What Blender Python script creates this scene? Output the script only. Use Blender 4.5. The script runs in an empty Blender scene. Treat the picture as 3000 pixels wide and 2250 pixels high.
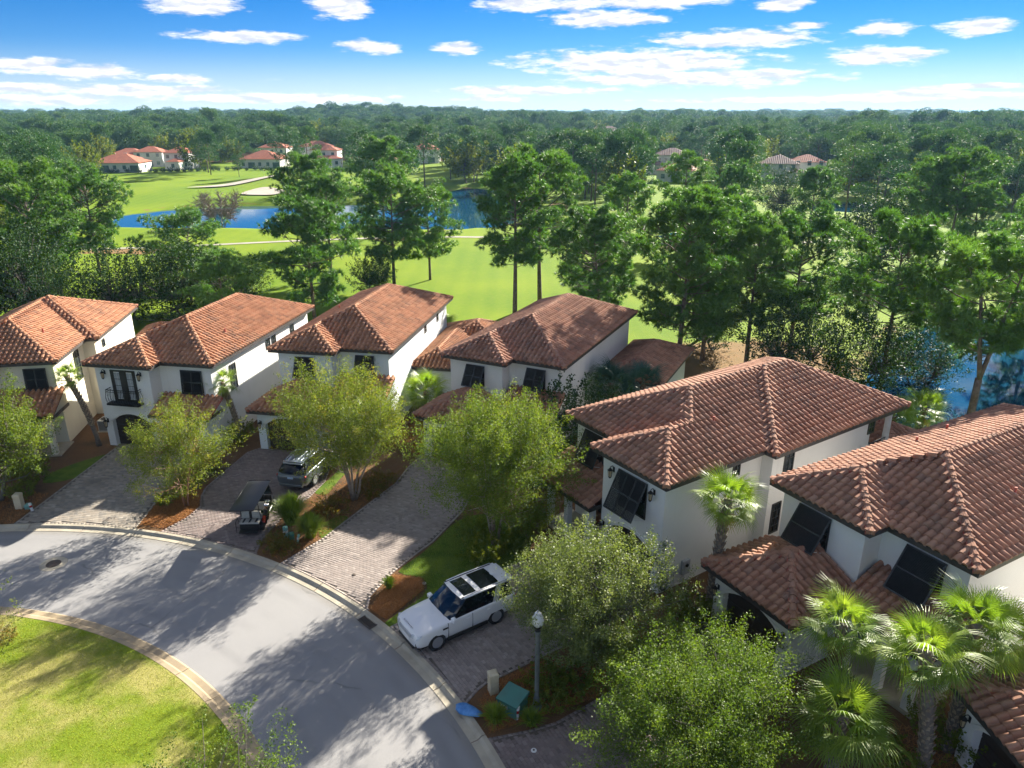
import bpy, math, random
import numpy as np
from mathutils import Vector, Matrix, Euler
R = math.radians
scene = bpy.context.scene
COL = scene.collection

# ---------------------------------------------------------------- camera
cam_d = bpy.data.cameras.new('camera'); cam = bpy.data.objects.new('camera', cam_d); COL.objects.link(cam)
cam.location = (0, 0, 21.0); cam.rotation_euler = (R(90 - 20.34), 0, 0)
cam_d.sensor_width = 36.0; cam_d.lens = 25.8; cam_d.clip_start = 0.5; cam_d.clip_end = 40000
scene.camera = cam

# ---------------------------------------------------------------- sun, exposure
SUN_EL, SUN_AZ = 24.6, 57.7            # azimuth counted from +X
sd = bpy.data.lights.new('sun', 'SUN'); sun = bpy.data.objects.new('sun', sd); COL.objects.link(sun)
sd.energy = 4.5; sd.angle = R(0.55); sd.color = (1.0, 0.93, 0.81)
sdir = Vector((math.cos(R(SUN_AZ)) * math.cos(R(SUN_EL)), math.sin(R(SUN_AZ)) * math.cos(R(SUN_EL)), math.sin(R(SUN_EL))))
sun.rotation_euler = sdir.to_track_quat('Z', 'Y').to_euler(); sun.location = (60, 90, 80)
vs = scene.view_settings
vs.view_transform = 'Standard'; vs.look = 'None'; vs.gamma = 1.0; vs.use_curve_mapping = False
vs.exposure = 2.05
cy = scene.cycles
cy.use_adaptive_sampling = True; cy.adaptive_threshold = 0.02
cy.max_bounces = 6; cy.diffuse_bounces = 4; cy.glossy_bounces = 3; cy.transmission_bounces = 5
cy.transparent_max_bounces = 6; cy.volume_bounces = 0
cy.caustics_reflective = False; cy.caustics_refractive = False
cy.sample_clamp_indirect = 6.0

# ---------------------------------------------------------------- sky with clouds
SKYV = 0.31
world = bpy.data.worlds.new('World'); scene.world = world; world.use_nodes = True
wt = world.node_tree; wt.nodes.clear()
def N(t, kind, **kw):
    n = t.nodes.new(kind)
    for k, v in kw.items(): setattr(n, k, v)
    return n
def math_(t, op, a, b=None, clamp=False):
    n = N(t, 'ShaderNodeMath', operation=op, use_clamp=clamp)
    for i, v in enumerate((a, b)):
        if v is None: continue
        if isinstance(v, (int, float)): n.inputs[i].default_value = v
        else: t.links.new(v, n.inputs[i])
    return n.outputs[0]
def ramp_(t, src, a, b, lo=0.0, hi=1.0, mode='SMOOTHSTEP'):
    n = N(t, 'ShaderNodeMapRange', interpolation_type=mode)
    n.inputs[1].default_value = a; n.inputs[2].default_value = b; n.inputs[3].default_value = lo; n.inputs[4].default_value = hi
    t.links.new(src, n.inputs[0]); return n.outputs[0]
def mixc(t, fac, a, b, blend='MIX'):
    n = N(t, 'ShaderNodeMix', data_type='RGBA', blend_type=blend)
    for s, v in ((n.inputs[0], fac), (n.inputs[6], a), (n.inputs[7], b)):
        if isinstance(v, (int, float)): s.default_value = v
        elif isinstance(v, tuple): s.default_value = (*v[:3], 1)
        else: t.links.new(v, s)
    return n.outputs[2]
def build_sky(t):
    L = t.links.new
    sky = N(t, 'ShaderNodeTexSky', sky_type='NISHITA', sun_disc=False)
    sky.sun_elevation = R(SUN_EL); sky.sun_rotation = R(90 - SUN_AZ); sky.altitude = 20
    sky.air_density = 0.6; sky.dust_density = 0.0; sky.ozone_density = 5.0
    hs = N(t, 'ShaderNodeHueSaturation'); hs.inputs['Saturation'].default_value = 1.3; hs.inputs['Hue'].default_value = .508; hs.inputs['Value'].default_value = SKYV
    gm = N(t, 'ShaderNodeGamma'); gm.inputs[1].default_value = 0.95
    L(sky.outputs[0], hs.inputs['Color']); L(hs.outputs[0], gm.inputs[0])
    tc = N(t, 'ShaderNodeTexCoord'); sep = N(t, 'ShaderNodeSeparateXYZ'); L(tc.outputs['Generated'], sep.inputs[0])
    az = math_(t, 'MULTIPLY', math_(t, 'ARCTAN2', sep.outputs[0], sep.outputs[1]), 57.29578)
    el = math_(t, 'MULTIPLY', math_(t, 'ARCSINE', sep.outputs[2]), 57.29578)
    ae = N(t, 'ShaderNodeCombineXYZ'); L(az, ae.inputs[0]); L(el, ae.inputs[1])
    # cloud bank: (azimuth, elevation, half width, half height) in degrees
    clouds = [(-21.32, 6.47, 2.72, 0.53), (-11.69, 6.71, 1.87, 0.67), (-18.54, 4.71, 3.61, 0.36), (-9.98, 4.25, 1.93, 0.41), (-3.98, 4.21, 1.58, 0.39),
        (-31.22, 2.71, 2.24, 0.42), (-28.03, 2.39, 2.66, 0.43), (-22.65, 2.08, 1.73, 0.28), (-31.47, 1.39, 2.76, 0.32), (-25.28, 1.33, 4.84, 0.34),
        (-16.57, 0.9, 8.01, 0.33), (-30.62, 0.73, 3.89, 0.32), (1.42, 6.99, 3.87, 0.4), (9.41, 7.1, 5.55, 0.42), (6.61, 6.09, 3.82, 0.52),
        (15.5, 4.64, 5.04, 0.57), (9.01, 3.28, 7.86, 0.83), (12.93, 2.25, 8.22, 0.54), (18.25, 6.65, 1.73, 0.38), (20.0, 5.36, 1.0, 0.22),
        (24.64, 5.0, 1.47, 0.43), (29.78, 4.87, 1.69, 0.46), (24.62, 3.43, 2.93, 0.55), (1.48, 1.47, 5.67, 0.28), (-1.21, 0.91, 2.36, 0.22),
        (27.43, 1.03, 6.23, 0.28), (30.67, 1.51, 3.58, 0.16), (19.26, 0.77, 8.48, 0.18)]
    best = None; low = None
    for a, e, ra, re in clouds:
        v = N(t, 'ShaderNodeVectorMath', operation='SUBTRACT'); L(ae.outputs[0], v.inputs[0]); v.inputs[1].default_value = (a, e, 0)
        m = N(t, 'ShaderNodeVectorMath', operation='MULTIPLY'); L(v.outputs[0], m.inputs[0]); m.inputs[1].default_value = (1 / ra, 1 / re, 0)
        d = N(t, 'ShaderNodeVectorMath', operation='LENGTH'); L(m.outputs[0], d.inputs[0])
        best = d.outputs['Value'] if best is None else math_(t, 'MINIMUM', best, d.outputs['Value'])
    mp = N(t, 'ShaderNodeVectorMath', operation='MULTIPLY'); L(ae.outputs[0], mp.inputs[0]); mp.inputs[1].default_value = (0.5, 2.1, 1)
    nz = N(t, 'ShaderNodeTexNoise'); nz.inputs['Scale'].default_value = 1.0; nz.inputs['Detail'].default_value = 7; nz.inputs['Roughness'].default_value = 0.62
    L(mp.outputs[0], nz.inputs['Vector'])
    up = N(t, 'ShaderNodeVectorMath', operation='ADD'); L(mp.outputs[0], up.inputs[0]); up.inputs[1].default_value = (0.18, 0.45, 0)
    nz2 = N(t, 'ShaderNodeTexNoise'); nz2.inputs['Scale'].default_value = 1.0; nz2.inputs['Detail'].default_value = 5
    L(up.outputs[0], nz2.inputs['Vector'])
    edge = math_(t, 'ADD', math_(t, 'SUBTRACT', 1.24, best), math_(t, 'MULTIPLY', math_(t, 'SUBTRACT', nz.outputs[0], 0.51), 2.3))
    dens = ramp_(t, edge, -0.1, 0.6)
    # unseen broken cloud around and above the listed bank, added as white fill light
    n3 = N(t, 'ShaderNodeTexNoise'); n3.inputs['Scale'].default_value = 0.3; n3.inputs['Detail'].default_value = 3; L(mp.outputs[0], n3.inputs['Vector'])
    away = math_(t, 'MAXIMUM', ramp_(t, math_(t, 'ABSOLUTE', az), 36, 44), ramp_(t, el, 8.0, 11.0))
    rest = math_(t, 'MULTIPLY', ramp_(t, math_(t, 'ADD', n3.outputs[0], math_(t, 'MULTIPLY', math_(t, 'SUBTRACT', nz.outputs[0], .5), .7)), .48, .62), away)
    dens = math_(t, 'MAXIMUM', dens, rest)
    wisp = ramp_(t, nz.outputs[0], 0.56, 0.85, 0, 0.35)
    lowband = ramp_(t, el, 3.5, 0.5)
    dens = math_(t, 'MAXIMUM', dens, math_(t, 'MULTIPLY', wisp, lowband), True)
    dens = math_(t, 'MULTIPLY', dens, 0.95)
    shade = math_(t, 'SUBTRACT', nz.outputs[0], nz2.outputs[0])
    lit = ramp_(t, shade, -0.16, 0.14)
    ccol = mixc(t, lit, (1.95, 2.05, 2.3), (3.1, 3.1, 3.07))
    pale = mixc(t, ramp_(t, el, 4.5, -.5, 0, .72), gm.outputs[0], (2.15, 2.35, 2.5))       # pale air above the horizon
    col = mixc(t, dens, pale, ccol)
    bg = N(t, 'ShaderNodeBackground'); bg.inputs[1].default_value = 0.1
    L(col, bg.inputs[0]); out = N(t, 'ShaderNodeOutputWorld'); L(bg.outputs[0], out.inputs[0])
build_sky(wt)
world.cycles.sampling_method = 'MANUAL'; world.cycles.sample_map_resolution = 512

# ---------------------------------------------------------------- mesh helpers
class MB:
    def __init__(s): s.v = []; s.f = []
    def add(s, vs, fs):
        o = len(s.v); s.v += [tuple(p) for p in vs]; s.f += [tuple(i + o for i in f) for f in fs]; return s
    def box(s, x0, x1, y0, y1, z0, z1, M=None):
        vs = [Vector(p) for p in ((x0, y0, z0), (x1, y0, z0), (x1, y1, z0), (x0, y1, z0), (x0, y0, z1), (x1, y0, z1), (x1, y1, z1), (x0, y1, z1))]
        if M is not None: vs = [M @ p for p in vs]
        return s.add(vs, [(3, 2, 1, 0), (4, 5, 6, 7), (0, 1, 5, 4), (1, 2, 6, 5), (2, 3, 7, 6), (3, 0, 4, 7)])
    def cbox(s, x0, x1, y0, y1, z0, z1, c, M=None):          # box with chamfered top edge
        ring = lambda i, z: [(x0 + i, y0 + i, z), (x1 - i, y0 + i, z), (x1 - i, y1 - i, z), (x0 + i, y1 - i, z)]
        vs = [Vector(p) for p in ring(0, z0) + ring(0, z1 - c) + ring(c, z1)]
        if M is not None: vs = [M @ p for p in vs]
        fs = [(3, 2, 1, 0), (8, 9, 10, 11)]
        for r in (0, 4):
            for k in range(4): fs.append((r + k, r + (k + 1) % 4, r + 4 + (k + 1) % 4, r + 4 + k))
        return s.add(vs, fs)
    def prism(s, poly, z0, z1, M=None, cap=True):
        n = len(poly)
        a = sum(poly[i][0] * poly[(i + 1) % n][1] - poly[(i + 1) % n][0] * poly[i][1] for i in range(n))
        if a < 0: poly = poly[::-1]
        vs = [Vector((p[0], p[1], z0)) for p in poly] + [Vector((p[0], p[1], z1)) for p in poly]
        if M is not None: vs = [M @ p for p in vs]
        fs = [(i, (i + 1) % n, n + (i + 1) % n, n + i) for i in range(n)]
        if cap: fs += [tuple(range(n - 1, -1, -1)), tuple(range(n, 2 * n))]
        return s.add(vs, fs)
    def tube(s, pts, rad, n=6, cap=True, M=None):
        pts = [Vector(p) for p in pts]; k = len(pts)
        if not hasattr(rad, '__len__'): rad = [rad] * k
        vs = []; ref = None
        for i, p in enumerate(pts):
            d = (pts[min(i + 1, k - 1)] - pts[max(i - 1, 0)]).normalized()
            if ref is None: ref = Vector((1, 0, 0)) if abs(d.x) < .9 else Vector((0, 1, 0))
            a = (ref - d * ref.dot(d)).normalized(); b = d.cross(a); ref = a
            for j in range(n):
                t = 2 * math.pi * j / n; vs.append(p + (a * math.cos(t) + b * math.sin(t)) * rad[i])
        if M is not None: vs = [M @ p for p in vs]
        fs = [(i * n + j, i * n + (j + 1) % n, (i + 1) * n + (j + 1) % n, (i + 1) * n + j) for i in range(k - 1) for j in range(n)]
        if cap: fs += [tuple(range(n - 1, -1, -1)), tuple(range((k - 1) * n, k * n))]
        return s.add(vs, fs)
    def lathe(s, prof, n=14, M=None):                        # prof: (r, z) from bottom to top
        vs = []
        for r, z in prof:
            for j in range(n):
                t = 2 * math.pi * j / n; vs.append(Vector((max(r, .0005) * math.cos(t), max(r, .0005) * math.sin(t), z)))
        if M is not None: vs = [M @ p for p in vs]
        k = len(prof)
        fs = [(i * n + j, i * n + (j + 1) % n, (i + 1) * n + (j + 1) % n, (i + 1) * n + j) for i in range(k - 1) for j in range(n)]
        fs += [tuple(range(n - 1, -1, -1)), tuple(range((k - 1) * n, k * n))]
        return s.add(vs, fs)
    def mesh(s, name, smooth=False):
        me = bpy.data.meshes.new(name); me.from_pydata(s.v, [], s.f); me.update()
        if smooth: me.polygons.foreach_set('use_smooth', [True] * len(me.polygons))
        return me
    def build(s, name, mat=None, parent=None, smooth=False, loc=None, rot=None):
        return obj(name, s.mesh(name, smooth), mat, parent, loc, rot)
def obj(name, me, mat=None, parent=None, loc=None, rot=None):
    o = bpy.data.objects.new(name, me); COL.objects.link(o)
    if mat is not None and not me.materials: me.materials.append(mat)
    if parent is not None: o.parent = parent
    if loc is not None: o.location = loc
    if rot is not None: o.rotation_euler = rot
    return o
def tag(o, label=None, cat=None, group=None, kind=None):
    if label: o['label'] = label
    if cat: o['category'] = cat
    if group: o['group'] = group
    if kind: o['kind'] = kind
    return o
def thing(name, label, cat, loc=(0, 0, 0), rz=0.0, group=None):
    o = bpy.data.objects.new(name, None); COL.objects.link(o); o.location = loc; o.rotation_euler = (0, 0, rz)
    o.empty_display_size = 0.2
    return tag(o, label, cat, group)
def copy_tree(o, parent=None):
    c = o.copy(); COL.objects.link(c); c.parent = parent
    for ch in o.children: copy_tree(ch, c)
    return c
def np_mesh(name, V, F, tint=None, smooth=False):
    V = np.asarray(V, np.float32); F = np.asarray(F, np.int32); m, k = F.shape
    me = bpy.data.meshes.new(name)
    me.vertices.add(len(V)); me.vertices.foreach_set('co', V.ravel())
    me.loops.add(m * k); me.loops.foreach_set('vertex_index', F.ravel())
    me.polygons.add(m); me.polygons.foreach_set('loop_start', np.arange(0, m * k, k, dtype=np.int32))
    if smooth: me.polygons.foreach_set('use_smooth', np.ones(m, bool))
    if tint is not None:
        a = me.attributes.new('tint', 'FLOAT', 'POINT'); a.data.foreach_set('value', np.asarray(tint, np.float32))
    me.update(calc_edges=True); return me

# ---------------------------------------------------------------- materials
def new_mat(name):
    m = bpy.data.materials.new(name); m.use_nodes = True; t = m.node_tree
    b = t.nodes['Principled BSDF']; return m, t, b
def noise(t, scale, detail=4, rough=.55, coord='Object', vec=None, scl=None):
    n = N(t, 'ShaderNodeTexNoise'); n.inputs['Scale'].default_value = scale; n.inputs['Detail'].default_value = detail; n.inputs['Roughness'].default_value = rough
    if vec is None:
        if coord == 'World': vec = N(t, 'ShaderNodeNewGeometry').outputs['Position']
        else: vec = N(t, 'ShaderNodeTexCoord').outputs[coord]
    if scl is not None:
        m = N(t, 'ShaderNodeVectorMath', operation='MULTIPLY'); m.inputs[1].default_value = scl; t.links.new(vec, m.inputs[0]); vec = m.outputs[0]
    t.links.new(vec, n.inputs['Vector']); return n.outputs[0]
def bump(t, b, h, strength, dist=.02):
    n = N(t, 'ShaderNodeBump'); n.inputs['Strength'].default_value = strength; n.inputs['Distance'].default_value = dist
    t.links.new(h, n.inputs['Height']); t.links.new(n.outputs[0], b.inputs['Normal'])
def pmat(name, c1, c2=None, scale=3.0, rough=.7, bs=0, bscale=30, metal=0.0, spec=.5, coord='Object', detail=4, coat=0.0, lo=.35, hi=.65, bd=.02):
    m, t, b = new_mat(name)
    b.inputs['Roughness'].default_value = rough; b.inputs['Metallic'].default_value = metal; b.inputs['Specular IOR Level'].default_value = spec
    if coat: b.inputs['Coat Weight'].default_value = coat; b.inputs['Coat Roughness'].default_value = .05
    if c2 is None: b.inputs['Base Color'].default_value = (*c1, 1)
    else:
        f = ramp_(t, noise(t, scale, detail, coord=coord), lo, hi); t.links.new(mixc(t, f, c1, c2), b.inputs['Base Color'])
    if bs: bump(t, b, noise(t, bscale, 3, coord=coord), bs, bd)
    return m
def tint_value(t, obj_random=True):
    a = N(t, 'ShaderNodeAttribute', attribute_name='tint').outputs['Fac']
    if not obj_random: return a
    r = N(t, 'ShaderNodeObjectInfo').outputs['Random']
    return math_(t, 'FRACT', math_(t, 'ADD', a, r))
def cramp(t, fac, stops):
    n = N(t, 'ShaderNodeValToRGB'); e = n.color_ramp.elements
    while len(e) < len(stops): e.new(.5)
    for el, (p, c) in zip(e, stops): el.position = p; el.color = (*c, 1)
    t.links.new(fac, n.inputs[0]); return n.outputs[0]
def leaf_mat(name, stops, trans=.35, rough=.45, spec=.5, tcol=None, objr=0.25, wscale=.05):
    """foliage: reflecting leaf plus light passing through it"""
    m, t, b = new_mat(name)
    a = N(t, 'ShaderNodeAttribute', attribute_name='tint').outputs['Fac']
    r = N(t, 'ShaderNodeObjectInfo').outputs['Random']
    f = math_(t, 'ADD', math_(t, 'MULTIPLY', a, 1 - objr), math_(t, 'MULTIPLY', r, objr))
    c = cramp(t, f, stops)
    t.links.new(c, b.inputs['Base Color']); b.inputs['Roughness'].default_value = rough; b.inputs['Specular IOR Level'].default_value = spec
    tr = N(t, 'ShaderNodeBsdfTranslucent')
    tc = mixc(t, 1.0, c, tcol or (1.5, 1.6, .55), 'MULTIPLY'); t.links.new(tc, tr.inputs[0])
    mx = N(t, 'ShaderNodeMixShader'); mx.inputs[0].default_value = trans
    t.links.new(b.outputs[0], mx.inputs[1]); t.links.new(tr.outputs[0], mx.inputs[2])
    t.links.new(mx.outputs[0], t.nodes['Material Output'].inputs[0]); return m
M = {}
def tile_mat(name, stops):
    m, t, b = new_mat(name)
    c = cramp(t, tint_value(t), stops)
    st = ramp_(t, noise(t, 1.1, 5, coord='World'), .42, .72)
    c = mixc(t, math_(t, 'MULTIPLY', st, .5), c, (.16, .085, .06))
    li = ramp_(t, noise(t, 9, 4, coord='World'), .55, .8)
    c = mixc(t, math_(t, 'MULTIPLY', li, .35), c, (.55, .33, .24))
    t.links.new(c, b.inputs['Base Color']); b.inputs['Roughness'].default_value = .9; b.inputs['Specular IOR Level'].default_value = .15
    bump(t, b, noise(t, 40, 3, coord='World'), .25, .01); return m
M['tile_orange'] = tile_mat('tile_orange', [(0, (.35, .17, .095)), (.3, (.50, .26, .15)), (.6, (.41, .195, .11)), (.85, (.46, .25, .15)), (1, (.27, .15, .10))])
M['tile_brown'] = tile_mat('tile_brown', [(0, (.29, .15, .10)), (.3, (.44, .24, .16)), (.6, (.35, .175, .115)), (.85, (.41, .235, .16)), (1, (.23, .135, .10))])
M['mortar'] = pmat('mortar', (.36, .075, .055), (.45, .16, .11), 2, .85)
M['deck'] = pmat('deck', (.20, .075, .05), (.13, .06, .045), 2, .9)
M['fascia'] = pmat('fascia', (.035, .03, .028), (.06, .05, .045), 4, .55)
def stucco(name, c):
    m, t, b = new_mat(name)
    f = ramp_(t, noise(t, .55, 5, coord='World'), .35, .75)
    col = mixc(t, math_(t, 'MULTIPLY', f, .35), c, tuple(x * .86 for x in c))
    sk = ramp_(t, noise(t, 1.0, 4, coord='World', scl=(2.4, 2.4, .18)), .55, .8)
    col = mixc(t, math_(t, 'MULTIPLY', sk, .22), col, tuple(x * .72 for x in c))
    t.links.new(col, b.inputs['Base Color']); b.inputs['Roughness'].default_value = .9; b.inputs['Specular IOR Level'].default_value = .25
    bump(t, b, noise(t, 22, 4, coord='World'), .35, .015); return m
M['stucco'] = stucco('stucco', (.80, .79, .76)); M['stucco_cream'] = stucco('stucco_cream', (.74, .70, .58)); M['stucco_shade_tint'] = stucco('stucco_shade_tint', (.74, .79, .80))  # the bluish variant is white stucco with the blue of shade in its colour
M['trim'] = pmat('trim', (.8, .79, .77), (.72, .71, .68), 2, .7)
M['shutter'] = pmat('shutter', (.018, .020, .024), (.03, .03, .032), 5, .45)
M['dark_metal'] = pmat('dark_metal', (.012, .012, .013), None, rough=.4, metal=.3)
M['window_frame'] = pmat('window_frame', (.03, .028, .026), None, rough=.4)
M['glass'] = pmat('glass', (.02, .027, .032), None, rough=.06, spec=.9)
M['door_wood'] = pmat('door_wood', (.022, .013, .009), (.036, .02, .013), 6, .55, .2, 20)
M['door_red'] = pmat('door_red', (.16, .05, .02), (.22, .08, .03), 6, .5)
M['lamp_glass'] = pmat('lamp_glass', (.55, .42, .25), None, rough=.15)
M['grey_box'] = pmat('grey_box', (.42, .43, .44), (.36, .37, .38), 4, .5)
M['black'] = pmat('black', (.012, .012, .012), None, rough=.5)
M['rubber'] = pmat('rubber', (.014, .014, .015), None, rough=.75)
M['rim'] = pmat('rim', (.40, .41, .43), None, rough=.3, metal=.5)
M['chrome'] = pmat('chrome', (.7, .7, .72), None, rough=.12, metal=1.0)
M['white_paint'] = pmat('white_paint', (.80, .80, .80), None, rough=.32, coat=1.0)
M['grey_paint'] = pmat('grey_paint', (.10, .125, .145), None, rough=.35, metal=.4, coat=1.0)
M['black_paint'] = pmat('black_paint', (.010, .011, .013), None, rough=.3, spec=.35)
M['car_glass'] = pmat('car_glass', (.006, .008, .011), None, rough=.03, spec=1.0)
M['red_lamp'] = pmat('red_lamp', (.35, .01, .012), None, rough=.15)
M['head_lamp'] = pmat('head_lamp', (.55, .57, .6), None, rough=.08, spec=.9)
M['plate'] = pmat('plate', (.18, .42, .62), (.7, .75, .8), 30, .4)
M['seat_white'] = pmat('seat_white', (.42, .41, .37), (.36, .35, .31), 6, .6)
M['concrete'] = pmat('concrete', (.46, .41, .31), (.36, .32, .245), 1.1, .9, .3, 25, coord='World')
M['concrete_warm'] = pmat('concrete_warm', (.40, .31, .19), (.30, .235, .15), .9, .9, .3, 25, coord='World')
M['iron'] = pmat('iron', (.06, .05, .045), (.1, .07, .05), 14, .7, .4, 40)
M['cream_plastic'] = pmat('cream_plastic', (.62, .54, .38), (.55, .46, .3), 3, .55)
M['green_plastic'] = pmat('green_plastic', (.20, .40, .34), (.16, .33, .28), 3, .5)
M['green_box'] = pmat('green_box', (.055, .20, .165), (.06, .17, .14), 2, .5)
M['blue_bag'] = pmat('blue_bag', (.05, .20, .50), (.10, .30, .62), 5, .4, .8, 9)
M['post'] = pmat('post', (.10, .115, .115), (.14, .155, .15), 5, .5)
M['sticker'] = pmat('sticker', (.7, .7, .68), None, rough=.5)
M['bark_pine'] = pmat('bark_pine', (.105, .075, .06), (.19, .145, .12), 4, .9, .9, 9)
M['bark_pale'] = pmat('bark_pale', (.36, .29, .225), (.24, .18, .14), 5, .8, .4, 12)
M['bark_red'] = pmat('bark_red', (.30, .155, .095), (.20, .11, .07), 5, .8, .4, 12)
M['bark_oak'] = pmat('bark_oak', (.16, .135, .115), (.10, .085, .075), 6, .9, .8, 14)
M['palm_trunk'] = pmat('palm_trunk', (.20, .165, .13), (.13, .105, .085), 8, .9, .6, 18)
M['palm_boot'] = pmat('palm_boot', (.42, .33, .235), (.26, .19, .135), 7, .85)
M['boot_brown'] = pmat('boot_brown', (.20, .105, .05), (.13, .065, .035), 7, .85)
M['twig'] = pmat('twig', (.22, .17, .155), (.30, .24, .22), 8, .9)
M['sand'] = pmat('sand', (.40, .355, .29), (.33, .29, .235), .5, .95, coord='World')
M['path'] = pmat('path', (.36, .33, .26), (.28, .26, .20), .4, .9, coord='World')
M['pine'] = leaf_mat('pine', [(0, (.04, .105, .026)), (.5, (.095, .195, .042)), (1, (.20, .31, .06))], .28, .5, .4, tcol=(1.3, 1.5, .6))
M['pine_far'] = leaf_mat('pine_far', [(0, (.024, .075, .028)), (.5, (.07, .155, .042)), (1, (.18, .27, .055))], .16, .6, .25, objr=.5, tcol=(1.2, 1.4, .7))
M['magnolia'] = leaf_mat('magnolia', [(0, (.018, .044, .014)), (.6, (.034, .075, .02)), (1, (.075, .125, .028))], .18, .6, .12)
M['oak_near'] = leaf_mat('oak_near', [(0, (.06, .105, .018)), (.5, (.115, .175, .026)), (.85, (.19, .24, .036)), (1, (.28, .30, .06))], .36, .55, .25)
M['olive'] = leaf_mat('olive', [(0, (.07, .10, .032)), (.5, (.14, .175, .06)), (.85, (.23, .26, .11)), (1, (.34, .35, .19))], .34, .5, .3)
M['crape'] = leaf_mat('crape', [(0, (.075, .105, .022)), (.45, (.145, .185, .034)), (.75, (.235, .25, .045)), (.92, (.34, .24, .05)), (1, (.33, .14, .04))], .38, .6, .2)
M['crape_green'] = leaf_mat('crape_green', [(0, (.06, .10, .018)), (.5, (.125, .175, .028)), (.85, (.22, .25, .042)), (1, (.31, .22, .045))], .38, .6, .2)
M['yellow_leaf'] = leaf_mat('yellow_leaf', [(0, (.07, .10, .014)), (.5, (.14, .175, .022)), (1, (.23, .22, .03))], .35, .6, .2)
M['palm_leaf'] = leaf_mat('palm_leaf', [(0, (.09, .16, .025)), (.5, (.18, .27, .035)), (1, (.30, .36, .07))], .42, .45, .4, objr=.6)
M['palm_blue'] = leaf_mat('palm_blue', [(0, (.025, .07, .055)), (.5, (.04, .105, .08)), (1, (.07, .14, .08))], .25, .5, .4, objr=.6)
M['blade'] = leaf_mat('blade', [(0, (.09, .16, .018)), (.5, (.17, .25, .03)), (1, (.32, .33, .07))], .42, .5, .3)
M['lawn_blade'] = leaf_mat('lawn_blade', [(0, (.15, .20, .018)), (.45, (.23, .26, .025)), (.75, (.34, .31, .06)), (1, (.48, .38, .17))], .35, .7, .1)
M['straw_blade'] = leaf_mat('straw_blade', [(0, (.24, .10, .03)), (.5, (.40, .18, .06)), (1, (.55, .31, .13))], .2, .8, .1, tcol=(1, .8, .5))
M['shrub'] = leaf_mat('shrub', [(0, (.022, .055, .014)), (.5, (.05, .10, .02)), (1, (.10, .15, .03))], .25, .55, .25)
M['red_shrub'] = leaf_mat('red_shrub', [(0, (.08, .095, .018)), (.5, (.15, .13, .022)), (1, (.30, .12, .03))], .3, .6, .2)
# ================================================================ terrain
def poly_sd(X, Y, poly):
    """signed distance to a polygon, positive inside"""
    P = np.array(poly, float); d = np.full(X.shape, 1e9); ins = np.zeros(X.shape, bool); n = len(P)
    for i in range(n):
        a = P[i]; b = P[(i + 1) % n]; e = b - a
        t = np.clip(((X - a[0]) * e[0] + (Y - a[1]) * e[1]) / (e @ e), 0, 1)
        d = np.minimum(d, np.hypot(X - a[0] - t * e[0], Y - a[1] - t * e[1]))
        c = ((a[1] > Y) != (b[1] > Y)) & (X < (b[0] - a[0]) * (Y - a[1]) / (b[1] - a[1] + 1e-12) + a[0]); ins ^= c
    return np.where(ins, d, -d)
def inside(x, y, poly):
    r = False; n = len(poly)
    for i in range(n):
        (ax, ay), (bx, by) = poly[i], poly[(i + 1) % n]
        if (ay > y) != (by > y) and x < (bx - ax) * (y - ay) / (by - ay) + ax: r = not r
    return r
POND_MAIN = [(-79, 147), (-85, 156), (-86, 166), (-80, 176), (-66, 182), (-46, 184), (-27, 186), (-17, 196), (-19, 214), (-14, 226), (-5, 217), (0, 202), (3, 182), (3, 160), (-3, 147), (-12, 143.5), (-42, 144), (-60, 146)]
POND_HOUSE = [(25.5, 49), (29, 56), (33, 63), (40, 72), (48, 78), (58, 79), (66, 72), (60, 60), (50, 52), (42, 47.5), (34, 47.5), (29, 46.5)]
POND_FAR = [(70, 173), (76, 187), (88, 192), (98, 187), (90, 175), (80, 170)]
POND_MID = [(26, 135), (31, 141), (42, 142), (49, 138), (43, 132), (32, 131)]
PONDS = [POND_MAIN, POND_HOUSE, POND_FAR, POND_MID]
def terrain_z(X, Y):
    X = np.asarray(X, float); Y = np.asarray(Y, float)
    z = np.full(X.shape, -0.05)
    far = np.clip((Y - 150) / 60, 0, 1) * np.clip((420 - Y) / 80, 0, 1)
    z += far * (0.5 * np.sin(X * .045 + 1.3) * np.sin(Y * .05) + .35 * np.sin(X * .11) * np.cos(Y * .085 + .7) + .15)
    z += 1.3 * np.exp(-((X + 70) / 16) ** 2 - ((Y - 240) / 18) ** 2)                 # raised green
    z += .9 * np.exp(-((X + 66) / 14) ** 2 - ((Y - 190) / 5) ** 2)                   # bank above the pond
    z += 9.0 * np.exp(-((X + 150) / 260) ** 2 - ((Y - 900) / 160) ** 2)              # wooded rise
    for cx, cy, w, hh in ((420, 1500, 300, 6), (-600, 1700, 420, 7), (900, 2100, 500, 8), (100, 2600, 700, 7), (-1500, 2600, 600, 9)): z += hh * np.exp(-((X - cx) / w) ** 2 - ((Y - cy) / 260) ** 2)
    for p in PONDS:
        s = np.clip((poly_sd(X, Y, p) + 1.8) / 3.6, 0, 1); s = s * s * (3 - 2 * s)
        z = z * (1 - s) - 1.3 * s
    return z
def axis(dense0, dense1, step, lim):
    a = list(np.arange(dense0, dense1 + .01, step)); w = step
    lo, hi = [], []
    x = dense0
    while x > -lim: w *= 1.35; x -= w; lo.append(x)
    w = step; x = dense1
    while x < lim: w *= 1.35; x += w; hi.append(x)
    return np.array(lo[::-1] + a + hi)
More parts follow.
